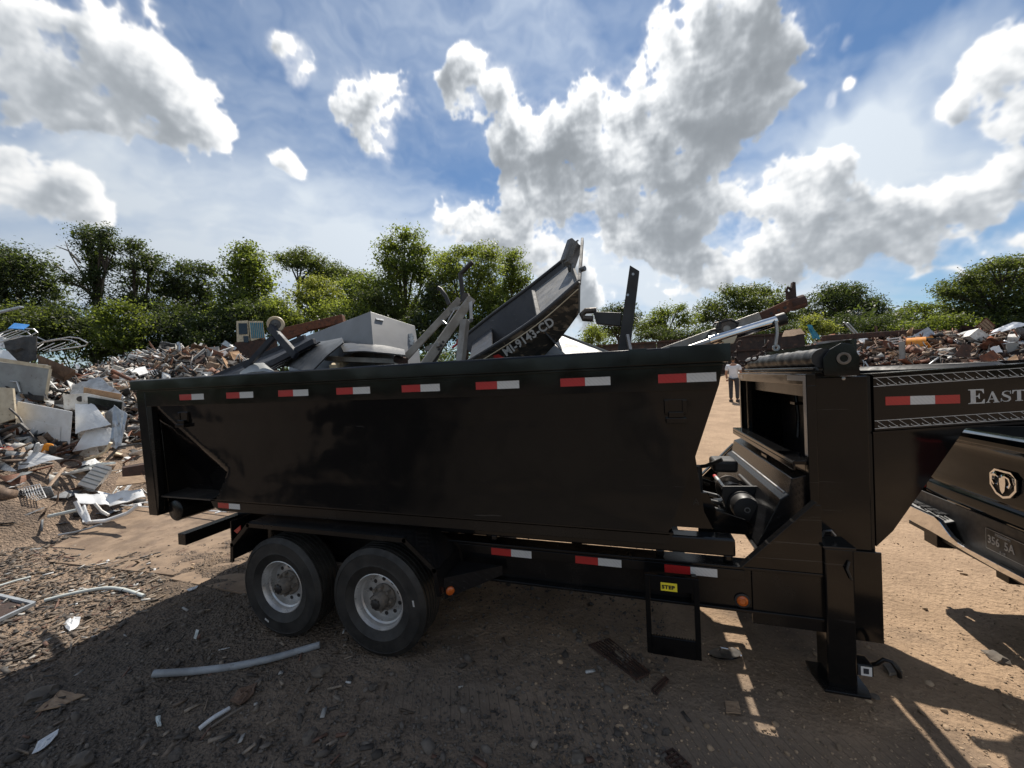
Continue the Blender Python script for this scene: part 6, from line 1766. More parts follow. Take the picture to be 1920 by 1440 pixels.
# string trimmer
t = thing('string_trimmer', 'black string trimmer with orange motor head on the dryer', 'string trimmer', at_d(90, 855, 6.8))
MB().tube(D_([(18, 766), (36, 782), (50, 805), (76, 836)], 6.8), .016, 8).build('shaft', M['dark'], t, smooth=True)
MB().tube(D_([(-5, 812), (20, 802), (40, 796), (52, 808)], 6.75), .035, 8).build('handle', M['dark'], t, smooth=True)
b = MB(); slab(b, [(74, 838), (86, 831), (100, 833), (104, 842), (94, 853), (78, 851)], 6.75, .12); hd = b.build('motor_head', M['orange'], t, bevel=.02, seg=3)
b = MB(); slab(b, [(92, 836), (107, 836), (105, 850), (90, 856)], 6.73, .14); b.build('guard', M['dark'], hd, bevel=.02)
b = MB().tube(D_([(-6, 838), (6, 842), (14, 838), (12, 848), (0, 856), (-8, 850)], 6.5), .022, 8); tag(b.build('red_hose', M['red'], None, smooth=True, origin=at_d(0, 858, 6.5)), 'coil of red hose at the left edge below the trimmer', 'hose')
crumple('crumpled_panel', 'flattened white sheet lying in front of the dryer', 'panel', [(10, 858), (60, 850), (120, 860), (20, 884)], 6.3, M['white'], .06, 8, 4, .5, 13)
crumple('slat_bundle', 'bundle of thin blue-grey slats left of the flattened white sheet', 'slat', [(-30, 862), (2, 865), (32, 884), (-30, 880)], 6.1, M['galv'], .05, 6, 3, .2, 14)
t = thing('foam_block', 'white ribbed foam block lying in the dirt', 'foam block', at_d(180, 915, 6.4))
b = MB(); slab(b, [(182, 868), (210, 876), (177, 918), (145, 908)], 6.4, .22, .10); b.build('block', M['white'], t, bevel=.004)
for k in range(5):
    f_ = .15 + .17 * k; a_ = Vector((182, 868)).lerp(Vector((145, 908)), f_); c_ = Vector((210, 876)).lerp(Vector((177, 918)), f_)
    MB().bar(at_d(a_.x, a_.y, 6.39), at_d(c_.x, c_.y, 6.39), .012, .012).build('groove', M['grey_panel'], t)
b = MB(); slab(b, [(228, 878), (276, 870), (278, 890), (230, 898)], 6.5, .25); tag(b.build('crate', M['rust_dark'], None, origin=at_d(250, 898, 6.5), bevel=.006), 'dark brown metal box beside the container tail', 'box')
crumple('board', 'rust brown board lying below the dark metal box', 'board', [(222, 902), (270, 898), (275, 906), (218, 912)], 6.1, M['wood'], .02, 4, 2, .3, 15, .02)
# wire rack
t = thing('wire_rack', 'white wire dish rack bent on the dirt', 'wire rack', at_d(55, 945, 5.9))
ro = [(24, 918), (74, 908), (86, 932), (42, 948)]
MB().tube(D_(ro, 5.9), .008, 6, closed=True).build('rim_wire', M['white'], t, smooth=True)
for k in range(9):
    f_ = (k + 1) / 10; a_, c_ = Vector(ro[0]).lerp(Vector(ro[1]), f_), Vector(ro[3]).lerp(Vector(ro[2]), f_)
    MB().tube([at_d(a_.x, a_.y, 5.9), at_d((a_.x + c_.x) / 2, (a_.y + c_.y) / 2 + 5, 5.86), at_d(c_.x, c_.y, 5.9)], .0055, 5).build('wire', M['white'], t, smooth=True)
for k in range(4):
    f_ = (k + 1) / 5; a_, c_ = Vector(ro[0]).lerp(Vector(ro[3]), f_), Vector(ro[1]).lerp(Vector(ro[2]), f_)
    MB().tube([at_d(a_.x, a_.y + 1, 5.9), at_d(c_.x, c_.y + 1, 5.9)], .0055, 5).build('wire', M['white'], t, smooth=True)
# broken white tub
t = thing('broken_tub', 'broken white plastic tub with torn rim beside the container tail', 'tub', at_d(205, 975, 5.7))
def shard(pts, d, nm, amp, seed, mm='white'):
    q = D_(pts, d); aw = away_at(pts[0][0]); q[0] += aw * .3; q[1] += aw * .3
    MB().sheet(lambda u, v: q[0].lerp(q[1], u).lerp(q[3].lerp(q[2], u), v) + Vector((0, 0, amp * mnoise.noise(Vector((u * 3 + seed, v * 2, seed))))), 8, 3, .012).build(nm, M[mm], t, smooth=True)
shard([(140, 932), (200, 934), (205, 948), (148, 944)], 5.9, 'shell', .05, 1)
shard([(196, 934), (268, 924), (274, 932), (206, 950)], 5.9, 'shell', .06, 2)
shard([(150, 962), (160, 955), (172, 978), (156, 980)], 5.5, 'shell', .03, 3)
MB().tube(D_([(142, 940), (152, 962), (164, 979), (200, 976), (240, 962), (262, 946)], 5.6), .028, 8).build('rim', M['white'], t, smooth=True)
MB().tube(D_([(178, 944), (190, 958), (204, 966)], 5.7), .02, 8).build('rim', M['white_dirty'], t, smooth=True)
# pipes and conduits
for lab, nm, pts, dd, r, mm in [
        ('long white pipe running along the foot of the left heap', 'pipe', [(-20, 892), (60, 889), (130, 888), (170, 878)], 6.5, .022, 'white_dirty'),
        ('pale pipe crossing behind the foam block', 'pipe', [(90, 900), (140, 884), (185, 870), (215, 868)], 6.6, .02, 'pvc'),
        ('thin pale pipe in front of the broken tub', 'pipe', [(92, 968), (120, 962), (146, 956)], 5.6, .025, 'pvc'),
        ('thin wire rod curving below the broken tub', 'rod', [(110, 1003), (140, 998), (170, 990), (190, 983)], 5.2, .012, 'grey_pipe'),
        ('arched pale pipe right of the crushed dryer', 'pipe', [(160, 862), (180, 856), (198, 846), (208, 830)], 6.9, .026, 'cream'),
        ('black bent tube beside the container tail', 'pipe', [(200, 862), (224, 838), (262, 832), (272, 834)], 6.7, .02, 'dark'),
        ('curved brown tube leaning on the container tail', 'pipe', [(210, 695), (232, 706), (250, 714), (257, 740)], 7.4, .035, 'rust')]:
    tag(MB().tube([at_d(x, y, dd) for x, y in pts], r, 8).build(nm, M[mm], None, smooth=True, origin=at_d(pts[0][0], pts[0][1], dd)), lab, 'pipe')
b = MB()
for k in range(3): b.tube([at_d(133 + (20 - k * 2) * math.cos(q), 870 + (8 - k) * math.sin(q), 6.5 + .01 * k) for q in [2 * math.pi * j / 20 for j in range(20)]], .008, 6, closed=True)
tag(b.build('wire_coil', M['rust_dark'], None, smooth=True, origin=at_d(133, 880, 6.5)), 'loose coil of rusty wire in front of the dryer', 'wire coil')
# white mesh panel lying behind the roller
t = thing('mesh_panel', 'white wire mesh panel lying on the plate behind the container roller', 'mesh panel', (-7.6, 4.6, .1))
for k in range(6): MB().tube([(-8.3 + .12 * k, 4.15 + .17 * k, .16), (-6.0 + .05 * k, 4.25 + .17 * k, .16)], .012, 6).build('wire', M['white'], t, smooth=True)
for k in range(3): MB().tube([(-8.1 + 1.0 * k, 4.15, .165), (-7.7 + .9 * k, 5.05, .165)], .012, 6).build('wire', M['white'], t, smooth=True)
# rusted bin on the mound behind, and far crane
t = thing('rusty_tub', 'rusty grey metal tub on the mound behind the container tail', 'tub', at_d(425, 660, 14))
b = MB(); slab(b, [(411, 656), (422, 638), (444, 652), (434, 668)], 14, .5); b.build('tub_shell', M['rust'], t, bevel=.02)
b = MB(); slab(b, [(415, 645), (422, 638), (444, 652), (440, 657)], 13.98, .04); b.build('tub_rim', M['galv'], t)
t = thing('old_crane', 'old white crane cab with long rusty boom among the trees', 'crane', at_d(475, 650, 26))
dc = 26
b = MB(); slab(b, [(443, 602), (465, 601), (468, 640), (444, 642)], dc, 1.4); b.build('cab_frame', M['cream'], t, bevel=.03)
b = MB(); slab(b, [(447, 606), (463, 606), (464, 626), (448, 627)], dc - .05, .06); b.build('cab_window', M['glass'], t)
b = MB(); slab(b, [(456, 630), (466, 630), (466, 642), (457, 642)], dc - .05, .06); b.build('lower_window', M['glass'], t)
b = MB(); slab(b, [(466, 602), (493, 602), (497, 632), (470, 640)], dc + .02, 1.4); b.build('engine_house', M['cream'], t, bevel=.02)
for k in range(7):
    b = MB(); slab(b, [(469 + k * 3.6, 605), (471 + k * 3.6, 605), (473.5 + k * 3.6, 634), (471.5 + k * 3.6, 634)], dc - .02, .05); b.build('louvre', M['teal'], t)
b = MB().bar(at_d(525, 625, dc), at_d(645, 598, dc), .5, .55); b.build('boom', M['rust'], t, bevel=.03)
b = MB().bar(at_d(535, 634, dc - .3), at_d(575, 618, dc - .3), .25, .35); b.build('boom_link', M['rust'], t, bevel=.03)
b = MB(); slab(b, [(440, 642), (520, 634), (520, 720), (440, 724)], dc, 2.0); b.build('undercarriage', M['rust_dark'], t)

# --- random pieces ----------------------------------------------------------------
def variant_sheet(seed, nu=5, nv=4):
    return MB().sheet(lambda u, v: ((u - .5) * 1.0, (v - .5) * .7, .16 * mnoise.noise(Vector((u * 2.5 + seed, v * 2.5, seed * 1.7))) + .10 * abs(mnoise.noise(Vector((u * 5, v * 4 + seed, 3))))), nu, nv, .012)


def variant_pipe(seed):
    rr = random.Random(seed); return MB().tube([(x - .5, .10 * rr.uniform(-1, 1), .07 * rr.uniform(-1, 1)) for x in (0, .3, .6, 1.0)], .03, 6)


def variant_angle(seed):
    return MB().prism([(-.5, 0, 0), (-.5, .09, 0), (-.5, .09, .012), (-.5, .012, .012), (-.5, .012, .09), (-.5, 0, .09)], (1, .06 * math.sin(seed), .04))


def variant_shell(seed):
    rr = random.Random(seed); b = MB().box((-.4, -.3, -.25), (.4, .3, .25))
    b.f = [f for i, f in enumerate(b.f) if i != seed % 6]
    b.v = [p + Vector((rr.uniform(-.09, .09), rr.uniform(-.09, .09), rr.uniform(-.08, .08))) for p in b.v]
    # inner faces give the shell its thickness
    n = len(b.v); c = sum(b.v, Vector()) / n; b.v += [c + (p - c) * .95 for p in b.v]; b.f += [tuple(i + n for i in reversed(f)) for f in b.f]
    return b


def variant_drum(seed):
    rr = random.Random(seed); b = MB().lathe([(0, -.3), (.22, -.3), (.23, -.1), (.22, 0), (.23, .1), (.22, .3), (.16, .29), (.15, .1)], (0, 0, 0), (1, .2, 0), 12)
    b.v = [p + Vector((0, 0, -.12 * math.exp(-((p.x - .1) / .15) ** 2))) + Vector((rr.uniform(-.02, .02),) * 3) for p in b.v]; return b


def variant_ring(seed): return MB().lathe([(.20, -.09), (.30, -.10), (.36, -.06), (.36, .06), (.30, .10), (.20, .09), (.20, -.09)], (0, 0, 0), (.1, .2, 1), 16)


def variant_rack(seed):
    b = MB()
    for k in range(6): b.bar((-.45, -.3 + k * .12, 0), (.45, -.3 + k * .12, .02 * k), .05, .02)
    for x in (-.42, .42): b.bar((x, -.32, -.02), (x, .32, .06), .05, .03)
    return b


def variant_coil(seed):
    rr = random.Random(seed); return MB().tube([((.18 + .1 * math.sin(q * .37 + seed)) * math.cos(q) * 1.6, (.18 + .08 * math.cos(q * .5)) * math.sin(q) * 1.6, .05 * math.sin(q * .7 + seed)) for q in [i * .55 for i in range(34)]], .012, 5)


def variant_block(seed):
    rr = random.Random(seed); b = MB().box((-.3, -.2, -.15), (.3, .2, .15)); b.v = [p * rr.uniform(.75, 1.2) for p in b.v]; return b


def variant_beam(seed):
    b = MB().box((-.6, -.06, .05), (.6, .06, .065)).box((-.6, -.06, -.065), (.6, .06, -.05)).box((-.6, -.007, -.05), (.6, .007, .05)); return b


KIND = {'sheet': (variant_sheet, 5, 'crumpled sheet'), 'pipe': (variant_pipe, 4, 'bent pipe'), 'angle': (variant_angle, 3, 'angle iron'), 'shell': (variant_shell, 5, 'crushed casing'),
        'drum': (variant_drum, 2, 'dented drum'), 'ring': (variant_ring, 1, 'ring'), 'rack': (variant_rack, 1, 'slatted rack'), 'coil': (variant_coil, 3, 'wire tangle'),
        'block': (variant_block, 4, 'broken block'), 'beam': (variant_beam, 1, 'short beam')}
VM = {k: [KIND[k][0](s).mesh(k + '_scrap') for s in range(KIND[k][1])] for k in KIND}
for k, L in VM.items():
    for me_ in L:
        me_.materials.append(M['rust'])
        if k in ('pipe', 'drum', 'ring', 'coil'): me_.polygons.foreach_set('use_smooth', [True] * len(me_.polygons))
CW_ = {'rust': 'rusty', 'rust_dark': 'dark rusty', 'white': 'white', 'white_dirty': 'dirty white', 'galv': 'galvanised', 'alu': 'bright metal', 'dark': 'black', 'brown': 'brown', 'cream': 'cream', 'tan': 'tan',
       'grey_panel': 'grey', 'wood': 'weathered wooden', 'red': 'red', 'blue': 'blue', 'teal': 'teal', 'orange': 'orange', 'grey_pipe': 'blue grey', 'dark_steel': 'dark steel'}
SNAME = {'sheet': 'scrap_sheet', 'pipe': 'scrap_pipe', 'angle': 'angle_iron', 'shell': 'crushed_casing', 'drum': 'metal_drum', 'ring': 'metal_ring', 'rack': 'slatted_rack', 'coil': 'wire_tangle', 'block': 'scrap_block', 'beam': 'steel_beam'}
hr = random.Random(99)
VIEW_OK = lambda p: True


LANDMARKS = {
    'L': [('the tumble dryer', 80, 800), ('the refrigerator', 40, 710), ('the microwave oven', 190, 758), ('the foam block', 178, 892), ('the wire rack', 55, 928), ('the broken tub', 205, 955),
          ('the container tail', 250, 820), ('the rubber sheet', 40, 655), ('the brown board', 105, 686), ('the galvanised panel', 225, 800), ('the trimmer', 60, 835), ('the white pipe', 60, 890), ('the crushed panels', 170, 800)],
    'M': [('the rusty tub', 425, 652), ('the vine-clad trunk', 185, 650), ('the navy deck', 420, 690), ('the container corner', 270, 705), ('the layered tree', 255, 660), ('the slender tree', 345, 660), ('the crane cab', 450, 645), ('the brown tube', 232, 700)],
    'R': [('the yellow bush', 1540, 625), ('the bucket', 1716, 648), ('the wooden crate', 1846, 615), ('the grey trough', 1775, 640), ('the rusty boom', 1640, 628), ('the slatted rack', 1678, 645), ('the hoist tip', 1490, 600), ('the far heap end', 1990, 640), ('the great domed tree', 1890, 625), ('the far end post', 2090, 640), ('the far end sheet', 2220, 650),
          ('the white plastic', 1868, 656), ('the pale hood', 1890, 615), ('the brown sheet', 1805, 658), ('the tarp plate', 1625, 660), ('the spare tyre', 1760, 675), ('the teal tarpaulin', 1525, 622)]}
HEAPN = {'L': 'left heap', 'M': 'rear mound', 'R': 'far heap'}


def scrap(kind, mm, pos, size, rot, where, grp):
    o = bpy.data.objects.new(SNAME[kind], hr.choice(VM[kind])); COL.objects.link(o)
    o.location = pos; o.rotation_euler = rot; o.scale = size
    o.material_slots[0].link = 'OBJECT'; o.material_slots[0].material = M[mm]
    v = Vector(pos) - CAM; zc_ = max(.1, v.dot(CF)); px_ = 960 + FPX * v.dot(CR) / zc_; py_ = 720 - FPX * v.dot(CU) / zc_
    lm = min(LANDMARKS[where], key=lambda q: (q[1] - px_) ** 2 + 2 * (q[2] - py_) ** 2)
    side = ('above' if lm[2] - py_ > abs(px_ - lm[1]) * .5 else 'below' if py_ - lm[2] > abs(px_ - lm[1]) * .5 else 'left of' if px_ < lm[1] else 'right of')
    big = 'big' if size[0] > {'L': .48, 'M': .8, 'R': .95}[where] else 'small' if size[0] < {'L': .32, 'M': .55, 'R': .65}[where] else ''
    lab = ('%s %s %s on the %s, %s %s' % (big, CW_[mm], KIND[kind][2], HEAPN[where], side, lm[0])).strip()
    return tag(o, lab, 'scrap', grp)


def strew(n, sampler, palette, kinds, lo, hi, where, grp, lift=.6, tilt=.65):
    for _ in range(n):
        x, y = sampler(); k = hr.choices([q[0] for q in kinds], [q[1] for q in kinds])[0]; mm = hr.choices([q[0] for q in palette], [q[1] for q in palette])[0]
        s = hr.uniform(lo, hi) * (.7 if k in ('shell', 'block', 'drum', 'ring') else 1.0)
        z = float(gz_np(np.array([x]), np.array([y]), False)[0]) + s * hr.uniform(.02, .22) * lift
        scrap(k, mm, (x, y, z), (s, s * hr.uniform(.7, 1.2), s * hr.uniform(.7, 1.3)), (hr.gauss(0, tilt), hr.gauss(0, tilt), hr.uniform(0, 6.28)), where, grp)


KL = [('sheet', 6), ('pipe', 4), ('angle', 3), ('shell', 4), ('drum', .8), ('ring', .4), ('rack', .7), ('coil', 1), ('block', 2), ('beam', .8)]
PL = [('white', 5), ('white_dirty', 4), ('galv', 4), ('grey_panel', 3), ('dark', 3), ('rust_dark', 2.5), ('brown', 2), ('cream', 1.5), ('tan', 1), ('alu', 2), ('grey_pipe', 1), ('wood', 1.3), ('red', .25), ('teal', .2)]
PR = [('rust', 5), ('rust_dark', 5), ('dark', 3), ('brown', 3), ('galv', 2), ('white_dirty', 1.6), ('grey_panel', 1.5), ('alu', 1.2), ('wood', 1.6), ('tan', 1), ('red', .4), ('blue', .25), ('orange', .3), ('dark_steel', 2)]


def s_left():
    while True:
        x, y = hr.uniform(-14.5, -8.6), hr.uniform(2.2, 9.5)
        if gz_np(np.array([x]), np.array([y]), False)[0] > (.95 if hr.random() < .85 else .3): return x, y


def s_mid():
    while True:
        x, y = hr.uniform(-24, -11.5), hr.uniform(8.5, 17)
        if gz_np(np.array([x]), np.array([y]), False)[0] > 1.2 + .06 * (y - 5): return x, y


def s_right():
    while True:
        x, y = hr.uniform(6.0, 23), hr.uniform(15.8, 27)
        if x > .76 * y + .6: continue
        if gz_np(np.array([x]), np.array([y]), False)[0] > .06 * (y - 5.2) + .3: return x, y


strew(230, s_left, PL, KL, .24, .80, 'L', 'loose scrap in the heap beside the container tail')
strew(170, s_mid, PL, KL, .32, 1.0, 'M', 'loose scrap on the mound beyond the container tail')
strew(290, s_right, PR, [('sheet', 5), ('pipe', 5), ('angle', 4), ('shell', 4), ('drum', 1), ('ring', .6), ('rack', .6), ('coil', 1.5), ('block', 3), ('beam', 2)], .35, 1.15, 'R', 'loose scrap on the long heap across the yard')


def s_mound_front():
    while True:
        x, y = hr.uniform(-10.2, -7.6), hr.uniform(2.6, 5.2)
        return x, y


strew(34, s_mound_front, PL, [('pipe', 4), ('angle', 2), ('sheet', 3), ('block', 3), ('coil', .6)], .10, .30, 'L', 'small scrap strewn before the left heap', tilt=.25)

# --- pieces on the far heap that stand out
def far(nm, lab, cat, pts, d, thick, mm, bevel=.0):
    b = MB(); slab(b, pts, d, thick); return tag(b.build(nm, M[mm], None, origin=at_d(pts[-1][0], pts[-1][1], d), bevel=bevel), lab, cat)


t = thing('wooden_crate', 'slatted tan crate tilted on top of the far heap', 'crate', at_d(1845, 628, 19))
for k in range(5):
    f_ = k / 5; a_ = Vector((1828, 615)).lerp(Vector((1850, 597)), f_); c_ = Vector((1842, 626)).lerp(Vector((1866, 613)), f_)
    b = MB(); slab(b, [(a_.x, a_.y), (a_.x + 3.4, a_.y - 2.8), (c_.x + 3.6, c_.y - 2), (c_.x, c_.y)], 19, .35); b.build('slat', M['wood'], t)
b = MB(); slab(b, [(1826, 614), (1850, 595), (1867, 611), (1845, 628)], 19.36, .05); b.build('back_board', M['rust'], t)
tag(MB().bar(at_d(1722, 655, 17), at_d(1818, 622, 17), .30, .10).build('steel_beam', M['grey_panel'], None, origin=at_d(1722, 660, 17), bevel=.02), 'long grey steel trough lying across the far heap', 'beam')
tag(MB().bar(at_d(1545, 634, 19), at_d(1730, 622, 19), .30, .26).build('rusty_boom', M['rust_dark'], None, origin=at_d(1545, 640, 19), bevel=.03), 'long rusty boom lying along the top of the far heap', 'boom')
t = thing('excavator_bucket', 'yellow excavator bucket half buried on the far heap', 'bucket', at_d(1715, 660, 17))
b = MB().lathe([(.28, -.3), (.36, -.3), (.36, .3), (.28, .3)], at_d(1718, 648, 17), away_at(1718).cross(Vector((0, 0, 1))), 14); b.build('bucket_shell', M['orange'], t, smooth=True)
b = MB(); slab(b, [(1722, 634), (1748, 630), (1756, 640), (1728, 644)], 17.1, .4); b.build('bucket_lip', M['orange'], t)
for k in range(2):
    tag(MB().bar(at_d(1582 + k * 7, 604 + k, 20), at_d(1608 + k * 7, 632 + k, 20), .07, .05).build('steel_channel', M['galv'], None, origin=at_d(1608, 632, 20)), ('pale steel channel sticking up beside the yellow bush', 'second pale steel channel sticking up, right of its twin')[k], 'channel')
t = thing('ladder_rack', 'white slatted rack on the far heap below the pale channels', 'rack', at_d(1675, 650, 17.5))
for k in range(4): MB().bar(at_d(1664 + k * 1.5, 636 + k * 4.6, 17.5), at_d(1688 + k * 1.5, 633 + k * 4.6, 17.5), .04, .05).build('slat', M['white'], t)
MB().bar(at_d(1664, 634, 17.5), at_d(1671, 655, 17.5), .05, .05).bar(at_d(1687, 632, 17.5), at_d(1693, 650, 17.5), .05, .05).build('side_rail', M['white'], t)
crumple('tarpaulin', 'teal blue tarpaulin scrap beside the yellow bush', 'tarpaulin', [(1512, 608), (1522, 609), (1538, 634), (1524, 636)], 18, M['teal'], .15, 5, 5, .2, 30, .01)
crumple('crumpled_panel', 'pale crumpled hood panel on top of the far heap, right edge', 'panel', [(1862, 618), (1900, 602), (1935, 606), (1850, 632)], 16, M['galv'], .15, 8, 5, .8, 31)
crumple('crumpled_panel', 'pale sheet folded over the dark mound below the yellow bush', 'panel', [(1470, 620), (1500, 614), (1510, 626), (1466, 632)], 18, M['wood'], .12, 6, 4, .4, 32)
crumple('crumpled_panel', 'rust brown folded sheet low on the far heap', 'panel', [(1836, 668), (1862, 656), (1876, 672), (1840, 684)], 12, M['rust'], .10, 5, 4, .2, 33)
crumple('crumpled_panel', 'brown bent sheet standing on the far heap', 'panel', [(1806, 642), (1822, 648), (1818, 672), (1788, 668)], 13.5, M['rust_dark'], .08, 5, 4, .2, 34)
crumple('white_rag', 'crumpled white plastic on the far heap, right', 'plastic', [(1856, 652), (1872, 648), (1880, 660), (1860, 662)], 14, M['white'], .10, 6, 5, .2, 35)

# --- long dark steel wall at the end of the yard
t = thing('sheet_wall', 'long dark rusty sheet steel wall closing the far end of the yard', 'wall', (4, 31.5, 1.5))
x = -3.0; k = 0
while x < 11.4:
    w_ = 2.4; zt = 4.28 + .03 * math.sin(k * 1.7)
    MB().box((x, 31.5 + .02 * (k % 2), 1.2), (x + w_ - .03, 31.56 + .02 * (k % 2), zt)).build('sheet', M['rust_wall'], t)
    x += w_; k += 1
for z in (1.9, 3.2, 4.22): MB().box((-3.0, 31.38 if z < 4 else 31.40, z), (11.4, 31.49, z + .12)).build('wall_rail', M['rust_dark'], t)

# ------------------------------------------------------------------ person across the yard
def skin_mesh(name, verts, edges, radii, material, parent, root, sub=2):
    me = bpy.data.meshes.new(name); me.from_pydata(verts, edges, []); me.update()
    o = link(name, me, material, parent)
    m = o.modifiers.new('skin', 'SKIN'); m.use_smooth_shade = True
    for i, r in enumerate(radii): me.skin_vertices[0].data[i].radius = r if isinstance(r, tuple) else (r, r)
    me.skin_vertices[0].data[root].use_root = True
    s = o.modifiers.new('sub', 'SUBSURF'); s.levels = sub; s.render_levels = sub
    dg = bpy.context.evaluated_depsgraph_get(); dg.update()
    nm = bpy.data.meshes.new_from_object(o.evaluated_get(dg)); bpy.data.objects.remove(o)
    nm.materials.clear(); nm.polygons.foreach_set('use_smooth', [True] * len(nm.polygons))
    return link(name, nm, material, parent)


pf = at_d(1377, 752, 15.0)
PE = thing('person', 'person in white t-shirt and dark trousers standing beyond the bulkhead', 'person', (pf.x, pf.y, gz(pf.x, pf.y)))
PE.rotation_euler = (0, 0, R(160))
bv = [(0, 0, .95), (0, .0, 1.15), (0, .0, 1.38), (0, .005, 1.46), (0, .01, 1.54), (.19, 0, 1.40), (.25, .03, 1.12), (.24, -.08, .90), (-.19, 0, 1.40), (-.25, .03, 1.12), (-.24, -.08, .90), (.095, 0, .88), (.105, -.01, .50), (.11, .02, .09), (.115, -.12, .04), (-.095, 0, .88), (-.105, -.01, .50), (-.11, .02, .09), (-.115, -.12, .04)]
be = [(0, 1), (1, 2), (2, 3), (3, 4), (2, 5), (5, 6), (6, 7), (2, 8), (8, 9), (9, 10), (0, 11), (11, 12), (12, 13), (13, 14), (0, 15), (15, 16), (16, 17), (17, 18)]
br = [(.115, .08), (.11, .08), (.13, .085), .06, .055, .06, .045, .036, .06, .045, .036, .085, .06, .042, .04, .085, .06, .042, .04]
skin_mesh('body', bv, be, br, M['skin'], PE, 0)
sv = [(0, 0, .80), (0, 0, 1.08), (0, 0, 1.38), (.19, 0, 1.40), (.235, .02, 1.20), (-.19, 0, 1.40), (-.235, .02, 1.20)]
skin_mesh('shirt', sv, [(0, 1), (1, 2), (2, 3), (3, 4), (2, 5), (5, 6)], [(.175, .13), (.165, .12), (.18, .125), .078, .072, .078, .072], M['shirt'], PE, 0)
tv = [(0, 0, 1.04), (.098, 0, .86), (.106, -.01, .50), (.11, .02, .10), (-.098, 0, .86), (-.106, -.01, .50), (-.11, .02, .10)]
skin_mesh('trousers', tv, [(0, 1), (1, 2), (2, 3), (0, 4), (4, 5), (5, 6)], [(.165, .125), .10, .078, .068, .10, .078, .068], M['trousers'], PE, 0)
b = MB()
def head_p(u, v):
    th_, ph = 2 * math.pi * u, math.pi * v
    r = Vector((.073 * math.sin(ph) * math.cos(th_), .092 * math.sin(ph) * math.sin(th_), .115 * math.cos(ph)))
    if r.z < 0: r.x *= 1 + r.z * 2.2; r.y *= 1 + r.z * 1.2
    f_ = math.exp(-((r.x / .018) ** 2 + ((r.z + .005) / .03) ** 2)) if r.y < 0 else 0
    r.y -= .022 * f_
    return r + Vector((0, -.012, 1.655))
vs, fs = [], []
for i in range(20):
    for j in range(13): vs.append(head_p(i / 20, j / 12))
for i in range(20):
    for j in range(12): fs.append((i * 13 + j, i * 13 + j + 1, ((i + 1) % 20) * 13 + j + 1, ((i + 1) % 20) * 13 + j))
me_ = bpy.data.meshes.new('head'); me_.from_pydata(vs, [], fs); me_.polygons.foreach_set('use_smooth', [True] * len(fs)); link('head', me_, M['skin'], PE)
hv = [p + (p - Vector((0, -.012, 1.655))) * .10 + Vector((0, .012, .006)) for p in vs]
hf = [f for f in fs if sum(vs[q].z for q in f) / 4 > 1.69 or (sum(vs[q].y for q in f) / 4 > .02 and sum(vs[q].z for q in f) / 4 > 1.60)]
me_ = bpy.data.meshes.new('hair'); me_.from_pydata(hv, [], hf); me_.polygons.foreach_set('use_smooth', [True] * len(hf)); link('hair', me_, M['hair'], PE)
for s in (-1, 1):
    e = MB().lathe([(0, -.006), (.012, -.005), (.020, 0), (.012, .008), (0, .009)], (s * .075, .0, 1.65), (s, .3, 0), 10); e.v = [p - Vector((0, 0, 0)) for p in e.v]
    link('ear', e.mesh('ear', (0, 0, 0), True), M['skin'], PE)
    link('eye', MB().lathe([(0, -.008), (.010, -.004), (.010, .004), (0, .008)], (s * .030, -.090, 1.665), (0, 1, 0), 8).mesh('eye', (0, 0, 0), True), M['black_ink'], PE)
    link('shoe', MB().prism([(s * .115 - .05, -.20, 0), (s * .115 + .05, -.20, 0), (s * .115 + .055, .08, 0), (s * .115 - .055, .08, 0)], (0, 0, .09)).mesh('shoe'), M['dark'], PE)
    for k in range(5):
        bx0 = Vector((s * (.235 + .004), -.095 + (.0 if k else -.012), .87)); off = Vector(((k - 2) * .016 * s if k else -.03 * s, -.004 * k, 0))
        ln = (.045, .07, .078, .072, .058)[k]
        link('finger', MB().tube([bx0 + off, bx0 + off + Vector((0, -.01, -ln * .5)), bx0 + off + Vector((0, .005, -ln))], [.010, .009, .007], 6).mesh('finger', (0, 0, 0), True), M['skin'], PE)

# ------------------------------------------------------------------ small things lying in the foreground
def g3(px, py, lift=0.0):
    q = at_z(px, py, 0.0)
    for _ in range(4): q = at_z(px, py, gz(q.x, q.y))
    return Vector((q.x, q.y, gz(q.x, q.y) + lift))


def ground_pipe(nm, lab, pts, r, mm, lift=.0, hollow=False):
    P_ = [g3(x, y, r * .75 + lift) for x, y in pts]
    # smooth the path so that it bridges the bumps
    Q_ = []
    for i in range(len(P_) * 4 - 3):
        f_ = i / 4; j = min(int(f_), len(P_) - 2); Q_.append(P_[j].lerp(P_[j + 1], f_ - j))
    for _ in range(3): Q_ = [Q_[0]] + [(Q_[i - 1] + Q_[i] * 2 + Q_[i + 1]) / 4 for i in range(1, len(Q_) - 1)] + [Q_[-1]]
    o = MB().tube(Q_, r, 14, cap=not hollow).build(nm, M[mm], None, smooth=True, origin=P_[0])
    tag(o, lab, 'pipe')
    if hollow: MB().tube([Q_[0], Q_[1]], r * .86, 14).build('bore', M['black_int'], o)
    return o


